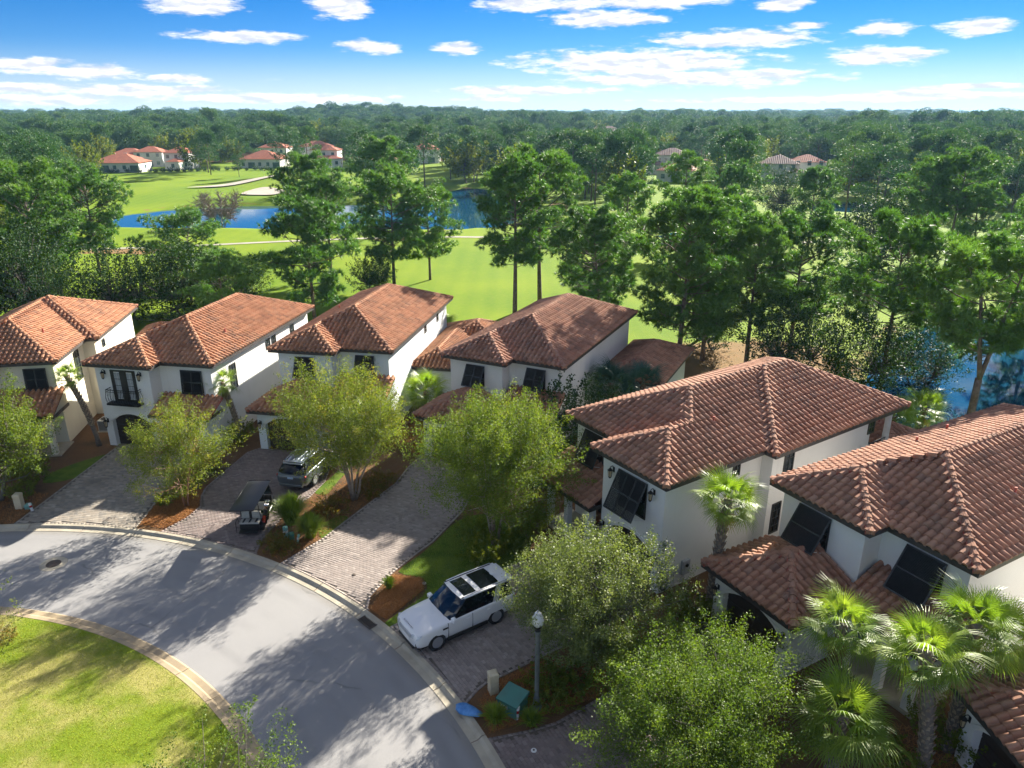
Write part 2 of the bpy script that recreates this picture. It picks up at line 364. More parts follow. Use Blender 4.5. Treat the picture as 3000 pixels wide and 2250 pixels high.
def make_ground():
    xs = axis(-150, 115, 2.2, 14000); ys = axis(-30, 275, 2.2, 14000)
    X, Y = np.meshgrid(xs, ys); Z = terrain_z(X, Y)
    V = np.c_[X.ravel(), Y.ravel(), Z.ravel()]; nx, ny = len(xs), len(ys)
    i = np.arange(nx * ny).reshape(ny, nx)
    F = np.c_[i[:-1, :-1].ravel(), i[:-1, 1:].ravel(), i[1:, 1:].ravel(), i[1:, :-1].ravel()]
    me = np_mesh('ground', V, F, smooth=True)
    # pine straw under the trees behind the houses, forest floor in the far wood
    st = np.zeros(X.shape)
    for cx, cy, rx, ry in ((22, 62, 13, 11), (14, 60, 6, 6), (66, 96, 9, 7), (80, 92, 12, 8), (30, 122, 9, 4), (-62, 118, 12, 3.5), (-45, 66, 16, 9), (-80, 80, 30, 20), (62, 150, 7, 7), (12, 176, 5, 14), (-20, 131, 6, 2.5)):
        st = np.maximum(st, np.clip(1.5 - 1.5 * np.sqrt(((X - cx) / rx) ** 2 + ((Y - cy) / ry) ** 2), 0, 1))
    st = np.maximum(st, np.clip((Y - 330) / 30, 0, 1)); st = np.maximum(st, np.clip((np.abs(X) - Y * .62 - 60) / 30, 0, 1) * (Y > 150))
    for p in PONDS:
        d = poly_sd(X, Y, p); st = np.maximum(st, np.clip(1 - np.abs(d + 1.6) / 1.6, 0, 1) * .6)
    a = me.attributes.new('straw', 'FLOAT', 'POINT'); a.data.foreach_set('value', st.ravel().astype(np.float32))
    m, t, b = new_mat('ground_cover')
    n1 = ramp_(t, noise(t, .05, 4, coord='World'), .35, .65); n2 = noise(t, 1.6, 5, .7, coord='World')
    g = mixc(t, n1, (.105, .195, .008), (.16, .24, .010))
    g = mixc(t, ramp_(t, n2, .4, .75, 0, .35), g, (.23, .25, .03))
    mow = N(t, 'ShaderNodeTexWave'); mow.inputs['Scale'].default_value = .12; mow.inputs['Distortion'].default_value = 1.2
    t.links.new(N(t, 'ShaderNodeNewGeometry').outputs['Position'], mow.inputs[0])
    g = mixc(t, math_(t, 'MULTIPLY', mow.outputs[1], .12), g, (.26, .33, .02))
    straw = mixc(t, noise(t, .9, 5, coord='World'), (.30, .17, .08), (.16, .12, .045))
    at = N(t, 'ShaderNodeAttribute', attribute_name='straw').outputs['Fac']
    f = ramp_(t, math_(t, 'ADD', at, math_(t, 'MULTIPLY', math_(t, 'SUBTRACT', noise(t, .35, 5, coord='World'), .5), 1.1)), .35, .65)
    t.links.new(mixc(t, f, g, straw), b.inputs['Base Color']); b.inputs['Roughness'].default_value = .95; b.inputs['Specular IOR Level'].default_value = .1
    bump(t, b, noise(t, 5, 4, .8, coord='World'), .6, .06)
    o = obj('ground', me, m); tag(o, 'bright green golf course grass behind the houses', 'ground', kind='structure')
make_ground()
def make_water():
    m, t, b = new_mat('water')
    b.inputs['Base Color'].default_value = (.008, .06, .115, 1); b.inputs['Roughness'].default_value = .02; b.inputs['IOR'].default_value = 1.33
    b.inputs['Specular IOR Level'].default_value = .8
    bump(t, b, noise(t, 1.0, 4, .65, coord='World', scl=(1.3, 2.4, 1)), .07, .03)
    for p, lab in zip(PONDS, ('blue pond curving across the golf course', 'blue pond behind the pines beside the white houses', 'small strip of pond water before the far villas', 'sliver of pond water behind the middle pines')):
        c = np.mean(p, 0); q = [tuple(c + (np.array(v) - c) * 1.0 + (np.array(v) - c) / np.linalg.norm(np.array(v) - c) * 2.5) for v in p]
        w = MB(); w.add([(x, y, -.5) for x, y in q], [tuple(range(len(q)))])
        o = w.build('water', m)
        if o.data.polygons[0].normal.z < 0: o.data.flip_normals()
        tag(o, lab, 'water', kind='structure')
make_water()
def sheet(name, mat, poly, lab, cat, dz=.04, sub=0):
    o = bpy.data.objects.new(name, bpy.data.meshes.new(name)); COL.objects.link(o)
    import bmesh
    bm = bmesh.new(); bm.faces.new([bm.verts.new((x, y, 0)) for x, y in poly]); bmesh.ops.triangulate(bm, faces=bm.faces)
    for _ in range(sub): bmesh.ops.subdivide_edges(bm, edges=bm.edges, cuts=1, use_grid_fill=True)
    for v in bm.verts: v.co.z = float(terrain_z(v.co.x, v.co.y)) + dz
    bmesh.ops.recalc_face_normals(bm, faces=bm.faces); bm.normal_update()
    if sum(f.normal.z for f in bm.faces) < 0: bmesh.ops.reverse_faces(bm, faces=bm.faces)
    bm.to_mesh(o.data); bm.free(); o.data.materials.append(mat); tag(o, lab, cat, kind='structure'); return o
def smooth_poly(pts, n=6):
    P = [np.array(p, float) for p in pts]; k = len(P); out = []
    for i in range(k):
        p0, p1, p2, p3 = P[i - 1], P[i], P[(i + 1) % k], P[(i + 2) % k]
        for j in range(n):
            t = j / n
            out.append(tuple(.5 * (2 * p1 + (p2 - p0) * t + (2 * p0 - 5 * p1 + 4 * p2 - p3) * t * t + (3 * p1 - p0 - 3 * p2 + p3) * t ** 3)))
    return out
sheet('sand_bunker', M['sand'], smooth_poly([(-72, 201), (-73, 210), (-71, 217), (-66, 213), (-62, 206), (-64, 198)]), 'pale kidney shaped sand bunker above the pond', 'bunker', .35, 1)
sheet('sand_bunker', M['sand'], smooth_poly([(-93, 216), (-86, 224), (-80, 238), (-76, 246), (-74, 243), (-78, 230), (-84, 219)]), 'long narrow sand bunker below the putting green', 'bunker', .35, 1)
def strip(name, pts, w, mat, lab, cat):
    P = [np.array(p, float) for p in pts]; L_, R_ = [], []
    for i, p in enumerate(P):
        d = P[min(i + 1, len(P) - 1)] - P[max(i - 1, 0)]; d /= np.linalg.norm(d); n = np.array((-d[1], d[0])) * w / 2
        L_.append(p + n); R_.append(p - n)
    m = MB(); k = len(P)
    m.add([(q[0], q[1], float(terrain_z(q[0], q[1])) + .06) for q in L_ + R_], [(k + i, k + i + 1, i + 1, i) for i in range(k - 1)])
    return tag(m.build(name, mat), lab, cat, kind='structure')
def catmull(pts, n=8):
    P = [np.array(p, float) for p in pts]; P = [2 * P[0] - P[1]] + P + [2 * P[-1] - P[-2]]; out = []
    for i in range(1, len(P) - 2):
        for j in range(n):
            t = j / n; p0, p1, p2, p3 = P[i - 1:i + 3]
            out.append(.5 * (2 * p1 + (p2 - p0) * t + (2 * p0 - 5 * p1 + 4 * p2 - p3) * t * t + (3 * p1 - p0 - 3 * p2 + p3) * t ** 3))
    return out + [P[-2]]
strip('cart_path', catmull([(-120, 118), (-90, 118), (-61, 121.4), (-37.5, 128.3), (-20, 132), (-7, 132.4), (8, 130), (24, 126), (40, 124), (56, 128), (72, 126), (95, 118)]), 1.5, M['path'], 'pale cart path winding across the fairway', 'path')

# ================================================================ road, kerbs, yards
C0 = np.array((-25.4, 6.6)); R_IN, R_ASP, R_OUT = 21.15, 27.45, 28.0
def on_arc(r, deg): return (C0[0] + r * math.cos(R(deg)), C0[1] + r * math.sin(R(deg)))
def arc_deg(p): return math.degrees(math.atan2(p[1] - C0[1], p[0] - C0[0]))
def ring(r0, r1, a0, a1, z0, z1, n, name, mat):
    m = MB()
    for i in range(n + 1):
        a = a0 + (a1 - a0) * i / n
        m.v += [(*on_arc(r0, a), z0), (*on_arc(r1, a), z1)]
    m.f = [(2 * i, 2 * i + 1, 2 * i + 3, 2 * i + 2) for i in range(n)]
    return m.build(name, mat)
def asphalt():
    m, t, b = new_mat('asphalt')
    sp = noise(t, 38, 2, .8, coord='World'); big = ramp_(t, noise(t, .22, 5, coord='World'), .3, .7)
    c = mixc(t, big, (.225, .22, .22), (.275, .268, .262))
    c = mixc(t, ramp_(t, sp, .38, .66), c, (.33, .325, .32)); c = mixc(t, ramp_(t, noise(t, 70, 1, coord='World'), .62, .7), c, (.09, .09, .095))
    ds = N(t, 'ShaderNodeVectorMath', operation='DISTANCE'); ds.inputs[1].default_value = (-25.4, 6.6, 0); t.links.new(N(t, 'ShaderNodeNewGeometry').outputs['Position'], ds.inputs[0])
    for r_ in (22.6, 24.1, 25.1, 26.5):
        tr = ramp_(t, math_(t, 'ABSOLUTE', math_(t, 'SUBTRACT', ds.outputs['Value'], r_)), .35, .05, 0, .30); c = mixc(t, math_(t, 'MULTIPLY', tr, ramp_(t, noise(t, .35, 4, coord='World'), .35, .7)), c, (.17, .168, .168))
    c = mixc(t, ramp_(t, noise(t, .8, 3, coord='World'), .68, .74, 0, .35), c, (.12, .118, .115))
    c = mixc(t, ramp_(t, ds.outputs['Value'], 26.9, 27.4, 0, .35), c, (.2, .17, .12))
    cr = N(t, 'ShaderNodeTexVoronoi', feature='DISTANCE_TO_EDGE'); cr.inputs['Scale'].default_value = .16
    wv = N(t, 'ShaderNodeVectorMath', operation='ADD'); t.links.new(N(t, 'ShaderNodeNewGeometry').outputs['Position'], wv.inputs[0])
    nn = N(t, 'ShaderNodeTexNoise'); nn.inputs['Scale'].default_value = .9; t.links.new(N(t, 'ShaderNodeNewGeometry').outputs['Position'], nn.inputs[0]); t.links.new(nn.outputs[1], wv.inputs[1])
    t.links.new(wv.outputs[0], cr.inputs['Vector'])
    ck = math_(t, 'MULTIPLY', ramp_(t, cr.outputs['Distance'], .012, .0), ramp_(t, noise(t, .3, 3, coord='World'), .48, .6))
    c = mixc(t, math_(t, 'MULTIPLY', ck, .6), c, (.13, .13, .13))
    t.links.new(c, b.inputs['Base Color']); b.inputs['Roughness'].default_value = .85; b.inputs['Specular IOR Level'].default_value = .3
    bump(t, b, sp, .5, .012); return m
tag(ring(R_IN, R_ASP, -60, 200, 0, 0, 120, 'road', asphalt()), 'pale grey asphalt road curving round the lawn', 'road', kind='structure')
def kerb(prof, lab, a0, a1, mat, step, cut=()):
    base = ring(min(p[0] for p in prof) + .02, max(p[0] for p in prof) - .02, a0, a1, .004, .005, 90, 'kerb', M['deck'])
    tag(base, lab, 'kerb', kind='structure')
    a = a0; k = 0
    while a < a1:
        b = min(a + step, a1); g = .035
        if not any(c0 < (a + b) / 2 < c1 for c0, c1 in cut):
            m = MB(); n = 5; np_ = len(prof)
            for i in range(n + 1):
                t = a + g + (b - a - 2 * g) * i / n
                m.v += [(*on_arc(r, t), z) for r, z in prof]
            for i in range(n):
                for j in range(np_): m.f.append((i * np_ + j, i * np_ + (j + 1) % np_, (i + 1) * np_ + (j + 1) % np_, (i + 1) * np_ + j))
            m.f += [tuple(range(np_ - 1, -1, -1)), tuple(range(n * np_, (n + 1) * np_))]
            m.build('kerb_segment', mat, base)
        a = b; k += 1
kerb([(R_ASP - .02, .0), (R_OUT, .0), (R_OUT, .125), (R_OUT - .16, .115), (R_OUT - .24, .05), (R_OUT - .30, .022), (R_ASP - .02, .014)], 'rolled concrete kerb along the driveways', -8, 126, M['concrete'], 6.2, cut=())
kerb([(R_IN + .02, .0), (R_IN - .6, .0), (R_IN - .6, .10), (R_IN - .40, .085), (R_IN - .32, .045), (R_IN - .06, .05), (R_IN + .02, .012)], 'warm concrete kerb round the central lawn', -8, 150, M['concrete_warm'], 6.2)
def yard():
    m = MB(); na, nr = 60, 22
    for i in range(na + 1):
        for j in range(nr + 1):
            p = on_arc(R_OUT - .01 + (56 - R_OUT) * j / nr, -30 + 165 * i / na); m.v.append((p[0], p[1], .085))
    m.f = [(i * (nr + 1) + j, i * (nr + 1) + j + 1, (i + 1) * (nr + 1) + j + 1, (i + 1) * (nr + 1) + j) for i in range(na) for j in range(nr)]
    mt, t, b = new_mat('pine_straw')
    c = mixc(t, noise(t, 6, 6, .8, coord='World'), (.085, .05, .028), (.25, .14, .068))
    c = mixc(t, ramp_(t, noise(t, .35, 4, coord='World'), .5, .7), c, (.075, .055, .035))
    t.links.new(c, b.inputs['Base Color']); b.inputs['Roughness'].default_value = .95; b.inputs['Specular IOR Level'].default_value = .1
    bump(t, b, noise(t, 16, 5, .8, coord='World'), .9, .06); M['straw'] = mt
    o = m.build('front_yard', mt)
    if o.data.polygons[0].normal.z < 0: o.data.flip_normals()
    tag(o, 'brown pine straw yard around the houses', 'yard', kind='structure')
yard()
def lawn_mat():
    m, t, b = new_mat('lawn')
    dry = ramp_(t, noise(t, .28, 5, .6, coord='World'), .42, .62)
    c = mixc(t, noise(t, 3, 5, .7, coord='World'), (.11, .18, .012), (.20, .25, .02))
    c = mixc(t, math_(t, 'MULTIPLY', dry, .6), c, (.42, .34, .14))
    t.links.new(c, b.inputs['Base Color']); b.inputs['Roughness'].default_value = .95; b.inputs['Specular IOR Level'].default_value = .1
    bump(t, b, noise(t, 14, 5, .8, coord='World'), .9, .05); return m
M['lawn'] = lawn_mat()
M['lawn_green'] = pmat('lawn_green', (.075, .13, .014), (.12, .17, .02), 1.5, .95, .9, 14, spec=.1, coord='World', bd=.05)
isl = MB(); nr = 10
for i in range(121):
    for j in range(nr + 1):
        r = (R_IN - .59) * (1 - j / nr * .9); p = on_arc(r, -60 + 260 * i / 120); isl.v.append((p[0], p[1], .09 + .35 * (1 - (r / 20.6) ** 2)))
isl.f = [(i * (nr + 1) + j, (i + 1) * (nr + 1) + j, (i + 1) * (nr + 1) + j + 1, i * (nr + 1) + j + 1) for i in range(120) for j in range(nr)]
isl_o = isl.build('lawn', M['lawn'])
if isl_o.data.polygons[0].normal.z < 0: isl_o.data.flip_normals()
tag(isl_o, 'yellow green central lawn with dry patches inside the road bend', 'lawn', kind='structure')
def flat(name, mat, poly, z, lab, cat):
    m = MB(); m.prism(poly, z - .05, z); o = m.build(name, mat); tag(o, lab, cat, kind='structure'); return o
flat('lawn', M['lawn_green'], smooth_poly([(-4.2, 29.6), (-5.5, 30.2), (-4.6, 31.7), (-3.9, 33), (-2.9, 35), (-1.2, 35.6), (.5, 33.8), (.9, 31.8), (-.52, 30.3), (-2.98, 28.25), (-5.2, 26.2), (-5.5, 26.5), (-4.1, 28.3)], 3), .10, 'shaded lawn strip beside the white car', 'lawn')
flat('lawn', M['lawn_green'], smooth_poly([(-9.95, 33.2), (-9.3, 34.5), (-9.0, 35.3), (-9.7, 35.4), (-10.3, 34.3)], 3), .10, 'small sunlit lawn patch behind the ornamental grasses', 'lawn')
flat('lawn', M['lawn_green'], smooth_poly([(-11.6, 38.2), (-11.1, 39.8), (-10.4, 42.2), (-9.9, 42.0), (-10.5, 39.6), (-10.8, 37.9)], 3), .10, 'grass strip between the grey car and the multi stemmed tree', 'lawn')
flat('lawn', M['lawn_green'], smooth_poly([(-28.3, 41.0), (-26.5, 43.2), (-26.4, 42.0), (-26.6, 40.0), (-28.2, 39.3)], 3), .10, 'dull grass strip beside the cobbled driveway', 'lawn')
# ---- paved driveways: every paver is a piece
def paver_mat(name, stops):
    m, t, b = new_mat(name); c = cramp(t, tint_value(t), stops)
    c = mixc(t, ramp_(t, noise(t, .5, 4, coord='World'), .5, .75, 0, .4), c, (.10, .085, .075))
    t.links.new(c, b.inputs['Base Color']); b.inputs['Roughness'].default_value = .85; b.inputs['Specular IOR Level'].default_value = .3
    bump(t, b, noise(t, 60, 3, coord='World'), .3, .008); return m
PV = {'grey': paver_mat('paver_grey', [(0, (.20, .185, .165)), (.4, (.30, .265, .22)), (.7, (.25, .215, .175)), (1, (.38, .34, .285))]),
      'red': paver_mat('paver_red', [(0, (.175, .14, .13)), (.4, (.235, .185, .17)), (.7, (.205, .165, .15)), (1, (.275, .23, .21))]),
      'tan': paver_mat('paver_tan', [(0, (.24, .205, .185)), (.4, (.32, .27, .24)), (.7, (.28, .235, .21)), (1, (.37, .32, .285))])}
M['joint'] = pmat('joint', (.14, .115, .095), (.10, .085, .07), 2, .95, coord='World')
def arc_pts(p, q, r=R_OUT + .01, n=8):
    a, b = arc_deg(p), arc_deg(q); return [on_arc(r, a + (b - a) * i / n) for i in range(n + 1)]
def drive(poly, ang, kind, lab, seed, pw=.215, pl=.145):
    rnd = random.Random(seed)
    base = MB(); base.prism(poly, .03, .10); bo = base.build('driveway', M['joint']); tag(bo, lab, 'driveway', kind='structure')
    e = np.array((math.cos(R(ang)), math.sin(R(ang)))); f = np.array((-e[1], e[0]))
    P = np.array(poly); c = P.mean(0); u = (P - c) @ e; v = (P - c) @ f; cand = []
    for i in range(int(v.min() / pl) - 1, int(v.max() / pl) + 2):
        for j in range(int(u.min() / pw) - 1, int(u.max() / pw) + 2):
            q = c + e * ((j + .5 * (i % 2)) * pw) + f * (i * pl)
            cand.append(q)
    cand = np.array(cand); good = np.ones(len(cand), bool)
    for su in (-1, 1):
        for sv in (-1, 1): w_ = cand + e * su * pw * .46 + f * sv * pl * .46; good &= poly_sd(w_[:, 0], w_[:, 1], poly) > .10
    items = list(cand[good])
    # soldier course along the edges
    EV, EF, ET = [], [], []
    pa = np.array(poly); nn = len(pa); area = sum(pa[i][0] * pa[(i + 1) % nn][1] - pa[(i + 1) % nn][0] * pa[i][1] for i in range(nn))
    for i in range(nn):
        a_, b_ = pa[i], pa[(i + 1) % nn]; t_ = b_ - a_; L_ = np.linalg.norm(t_); t_ = t_ / L_; n_ = np.array((-t_[1], t_[0])) * (1 if area > 0 else -1); k = max(1, round(L_ / .2))
        for q in range(k):
            p0, p1 = a_ + t_ * (L_ * q / k + .005), a_ + t_ * (L_ * (q + 1) / k - .005); z_ = .110 + rnd.uniform(0, .002); o_ = len(EV)
            for w_, zz in ((0.004, .098), (.004, z_), (.118, z_), (.118, .098)): EV += [(*(p0 + n_ * w_), zz), (*(p1 + n_ * w_), zz)]
            EF += [(o_, o_ + 1, o_ + 3, o_ + 2), (o_ + 2, o_ + 3, o_ + 5, o_ + 4), (o_ + 4, o_ + 5, o_ + 7, o_ + 6), (o_, o_ + 2, o_ + 4, o_ + 6), (o_ + 1, o_ + 7, o_ + 5, o_ + 3)]; ET += [rnd.random()] * 8
    tag(obj('edge_pavers', np_mesh('edge_pavers', EV, EF, ET), PV[kind], bo), kind='stuff')
    items.sort(key=lambda q: q[0] ** 2 + q[1] ** 2)
    pm = MB(); h = .008
    pm.cbox(-pw / 2 + h / 2, pw / 2 - h / 2, -pl / 2 + h / 2, pl / 2 - h / 2, 0, .022, .008); pme = pm.mesh('paver'); pme.materials.append(PV[kind])
    for q in items[:300]:
        o = bpy.data.objects.new('paver', pme); COL.objects.link(o); o.parent = bo
        o.location = (q[0], q[1], .0985 + rnd.uniform(0, .003)); o.rotation_euler = (rnd.gauss(0, .008), rnd.gauss(0, .008), R(ang) + rnd.gauss(0, .012))
    rest = items[300:]
    if rest:
        pv = np.array(pm.v); Fq = np.array([f_ for f_ in pm.f if len(f_) == 4]); k = len(pv); VV, FF, TT = [], [], []
        for n_, q in enumerate(rest):
            a = R(ang) + rnd.gauss(0, .012); ca, sa = math.cos(a), math.sin(a); dz = rnd.uniform(0, .003)
            VV.append(np.c_[pv[:, 0] * ca - pv[:, 1] * sa + q[0], pv[:, 0] * sa + pv[:, 1] * ca + q[1], pv[:, 2] + .0985 + dz])
            FF.append(Fq + n_ * k); TT.append(np.full(k, rnd.random()))
        o = obj('pavers', np_mesh('pavers', np.concatenate(VV), np.concatenate(FF), np.concatenate(TT)), PV[kind], bo); tag(o, kind='stuff')
drive(arc_pts((-26.95, 34.37), (-20.08, 34.42)) + [(-20.2, 35.7), (-20.3, 37.2), (-20.5, 40), (-20.6, 43.8), (-22.6, 44.2), (-26.3, 44.9)], -10.5, 'grey', 'cobbled grey driveway before the balcony house', 1, .25, .17)
drive(arc_pts((-18.62, 34.1), (-12.75, 31.95)) + [(-13.0, 33.1), (-12.75, 34.4), (-12.5, 35.8), (-11.7, 37.5), (-11.25, 39.4), (-11.5, 43), (-16.7, 44.2), (-17.35, 43.55), (-18.2, 38.8), (-18.1, 37.6), (-17.65, 36.5), (-17.95, 35.2)], -10.5, 'red', 'reddish paved driveway under the golf cart and grey car', 2)
drive(arc_pts((-11.41, 30.98), (-6.42, 27.29)) + [(-6.5, 28.3), (-5.76, 30.1), (-4.75, 31.8), (-4.08, 32.8), (-2.7, 36), (-1.6, 41), (-5.9, 43.2), (-6.6, 41.2), (-7.0, 39.3), (-8.59, 36), (-9.3, 34.5), (-9.9, 33.2)], -26, 'tan', 'tan paved driveway crossed by the stepped roof shadow', 3)
drive(arc_pts((-5.28, 26.15), (-1.38, 21.87)) + [(-1.3, 22.4), (-.94, 22.8), (-.46, 23.1), (1.41, 24.36), (5.95, 27.5), (6.5, 28.6), (4.1, 32.3), (2.6, 32.9), (-.52, 30.3), (-2.98, 28.25)], -57, 'tan', 'tan paved driveway under the white car', 4)
drive(arc_pts((-.76, 20.16), (.9, 16.6)) + [(5.5, 19.3), (10.4, 22.2), (10.8, 22.9), (8.5, 27.0), (3.84, 22.44), (3.26, 22.0), (1.61, 20.86), (.59, 20.48), (-.16, 20.29)], -61, 'red', 'shaded paved driveway below the green utility box', 5)
# ================================================================ houses
PITCH = .44; TH = math.atan(PITCH); CT, ST = math.cos(TH), math.sin(TH)
TW, TL = .33, .38
def tile_geo():
    prof = [(-TW / 2, -.012), (-.122, -.012), (-.106, .072), (-.048, .134), (.048, .134), (.106, .072), (.122, -.012), (TW / 2, -.012)]
    n = len(prof); v = []
    for x, z in prof: v.append((x, -.03, z + .062))
    for x, z in prof: v.append((x, TL + .02, z + .004))
    f = [(i, i + 1, n + i + 1, n + i) for i in range(n - 1)]
    o = len(v)
    for x, z in prof: v.append((x, -.03, max(z * .72, 0) - .0 + .012))
    f += [(o + i, o + i + 1, i + 1, i) for i in range(n - 1)]
    return v, f
TILE_V, TILE_F = tile_geo()
def tile_mesh(mat):
    me = bpy.data.meshes.new('roof_tile'); me.from_pydata(TILE_V, [], TILE_F); me.materials.append(mat)
    me.polygons.foreach_set('use_smooth', [i < 7 for i in range(len(me.polygons))]); return me
def cap_mesh(mat):
    m = MB(); pr = [(-.15, -.09), (-.14, .0), (-.105, .075), (-.045, .115), (.045, .115), (.105, .075), (.14, .0), (.15, -.09)]; n = len(pr)
    for y, s, dz in ((0, 1.08, .03), (.40, .92, .0)):
        m.v += [(x * s, y, z * s + dz) for x, z in pr]
    m.f = [(i, i + 1, n + i + 1, n + i) for i in range(n - 1)] + [tuple(range(n - 1, -1, -1))]
    me = m.mesh('ridge_tile', False); me.materials.append(mat); return me
TILES = {k: (tile_mesh(M[k]), cap_mesh(M[k])) for k in ('tile_orange', 'tile_brown')}
def clip_poly(pts, n, c):
    """keep the part of a 3D polygon where n.xy - c >= 0"""
    out = []; k = len(pts)
    for i in range(k):
        p, q = pts[i], pts[(i + 1) % k]; dp = n[0] * p[0] + n[1] * p[1] - c; dq = n[0] * q[0] + n[1] * q[1] - c
        if dp >= 0: out.append(p)
        if (dp >= 0) != (dq >= 0):
            t = dp / (dp - dq); out.append(tuple(p[j] + (q[j] - p[j]) * t for j in range(3)))
    return out
def make_roof(root, camloc, slopes, ez, outline, caps, tk, budget, seed, valleys=(), name='roof', fascia=True):
    """slopes: (polygon, eave line, hip lines to clip at). Returns the roof part."""
    rnd = random.Random(seed); tile_me, cap_me = TILES[tk]
    deck = MB(); whole = []; cut_v, cut_f, cut_t = [], [], []
    for poly, (ea, eb), hips in slopes:
        ea = np.array(ea, float); eb = np.array(eb, float); cen = np.mean(np.array(poly, float), 0)
        d = (eb - ea) / np.linalg.norm(eb - ea); s = np.array((-d[1], d[0]))
        if (cen - ea) @ s < 0: s = -s
        e = np.array((s[1], -s[0]))
        zf = lambda p: ez + PITCH * ((np.array(p[:2]) - ea) @ s)
        o = len(deck.v); vv = [(p[0], p[1], zf(p) - .012) for p in poly]
        A = sum(poly[i][0] * poly[(i + 1) % len(poly)][1] - poly[(i + 1) % len(poly)][0] * poly[i][1] for i in range(len(poly)))
        if A < 0: vv = vv[::-1]
        deck.add(vv, [tuple(range(len(vv)))])
        cl = []
        for a, b in hips:
            a = np.array(a, float); b = np.array(b, float); t = b - a; n = np.array((-t[1], t[0])) / np.linalg.norm(t)
            if (cen - a) @ n < 0: n = -n
            cl.append((n, n @ a))
        P = np.array(poly, float); U = (P - ea) @ e; T = (P - ea) @ s / CT
        s3 = np.array((s[0] * CT, s[1] * CT, ST)); n3 = np.array((-s[0] * ST, -s[1] * ST, CT)); e3 = np.array((e[0], e[1], 0.))
        width = U.max() - U.min(); ncol = max(1, round(width / TW)); off = U.min() + (width - ncol * TW) / 2
        Z0 = np.array((ea[0], ea[1], ez))
        for k in range(int(T.max() / TL) + 1):
            for c in range(ncol):
                u = off + (c + .5) * TW; t0 = k * TL
                corners = [ea + e * (u + du) + s * (t0 + dt) * CT for du in (-TW / 2, TW / 2) for dt in (0.02, TL)]
                mid = ea + e * u + s * (t0 + TL / 2) * CT
                if not (inside(mid[0], mid[1], poly) or any(inside(q[0], q[1], poly) for q in corners)): continue
                base = Z0 + e3 * u + s3 * t0
                safe = all(n @ q - cc > .07 for n, cc in cl for q in corners)
                j = rnd.gauss(0, .004)
                if safe: whole.append((base + n3 * j, e3, s3, n3))
                else:
                    tv = rnd.random()
                    W = [tuple(base + e3 * x + s3 * y + n3 * z) for x, y, z in TILE_V]
                    for f in TILE_F:
                        q = [W[i] for i in f]
                        for n, cc in cl: 
                            q = clip_poly(q, n, cc + .01)
                            if len(q) < 3: break
                        if len(q) >= 3:
                            b0 = len(cut_v); cut_v += q; cut_f.append(tuple(range(b0, b0 + len(q)))); cut_t += [tv] * len(q)
    n = len(outline); A = sum(outline[i][0] * outline[(i + 1) % n][1] - outline[(i + 1) % n][0] * outline[i][1] for i in range(n))
    ol = outline if A > 0 else outline[::-1]
    deck.add([(p[0], p[1], ez - .17) for p in ol[::-1]], [tuple(range(n))])
    rp = deck.build(name, M['deck'], root)
    if fascia:
        fb = MB()
        for i in range(n):
            a, b = np.array(ol[i], float), np.array(ol[(i + 1) % n], float); t = (b - a) / np.linalg.norm(b - a); nn = np.array((t[1], -t[0]))
            q = [a + nn * .015 - t * .02, b + nn * .015 + t * .02, b - nn * .04, a - nn * .04]
            fb.prism([tuple(x) for x in q], ez - .19, ez + .012)
        fb.build('fascia', M['fascia'], rp)
    # individual tiles: those that show largest
    vis = []
    for w in whole:
        v = camloc - w[0]; dist = np.linalg.norm(v); f = (w[3] @ v) / dist
        vis.append((-(max(f, 0.01)) / dist ** 2, w))
    vis.sort(key=lambda a: a[0])
    for _, (p, e3, s3, n3) in vis[:budget]:
        o = bpy.data.objects.new('roof_tile', tile_me); COL.objects.link(o); o.parent = rp
        o.matrix_local = Matrix(((e3[0], s3[0], n3[0], p[0]), (e3[1], s3[1], n3[1], p[1]), (e3[2], s3[2], n3[2], p[2]), (0, 0, 0, 1)))
    VV, FF, TT = [], [], []; tv = np.array(TILE_V); nt = len(tv); tf = np.array(TILE_F)
    for i, (_, (p, e3, s3, n3)) in enumerate(vis[budget:]):
        VV.append(p + tv[:, :1] * e3 + tv[:, 1:2] * s3 + tv[:, 2:] * n3); FF.append(tf + i * nt); TT.append(np.full(nt, rnd.random()))
    if VV:
        me = np_mesh('roof_tiles', np.concatenate(VV), np.concatenate(FF), np.concatenate(TT))
        sm = np.tile(np.array([i < 7 for i in range(len(tf))]), len(VV)); me.polygons.foreach_set('use_smooth', sm)
        tag(obj('roof_tiles', me, M[tk], rp), kind='stuff')
    if cut_v:
        me = bpy.data.meshes.new('hip_tiles'); me.from_pydata(cut_v, [], cut_f); a = me.attributes.new('tint', 'FLOAT', 'POINT'); a.data.foreach_set('value', cut_t)
        tag(obj('hip_cut_tiles', me, M[tk], rp), kind='stuff')
    mort = MB()
    for a, b in caps:                                   # 3D end points, low end first
        a = Vector(a); b = Vector(b); d = (b - a); L_ = d.length; d.normalize()
        x = d.cross(Vector((0, 0, 1))).normalized(); z = x.cross(d)
        k = max(1, round(L_ / .37)); st = L_ / k
        for i in range(k):
            p = a + d * (st * i) + z * .035
            o = bpy.data.objects.new('ridge_tile', cap_me); COL.objects.link(o); o.parent = rp
            o.matrix_local = Matrix(((x.x, d.x, z.x, p.x), (x.y, d.y, z.y, p.y), (x.z, d.z, z.z, p.z), (0, 0, 0, 1)))
        Mm = Matrix(((x.x, d.x, z.x, a.x), (x.y, d.y, z.y, a.y), (x.z, d.z, z.z, a.z), (0, 0, 0, 1)))
        mort.box(-.17, .17, 0.05, L_ - .02, -.10, .045, Mm)
    if mort.v: mort.build('mortar_bed', M['mortar'], rp)
    return rp
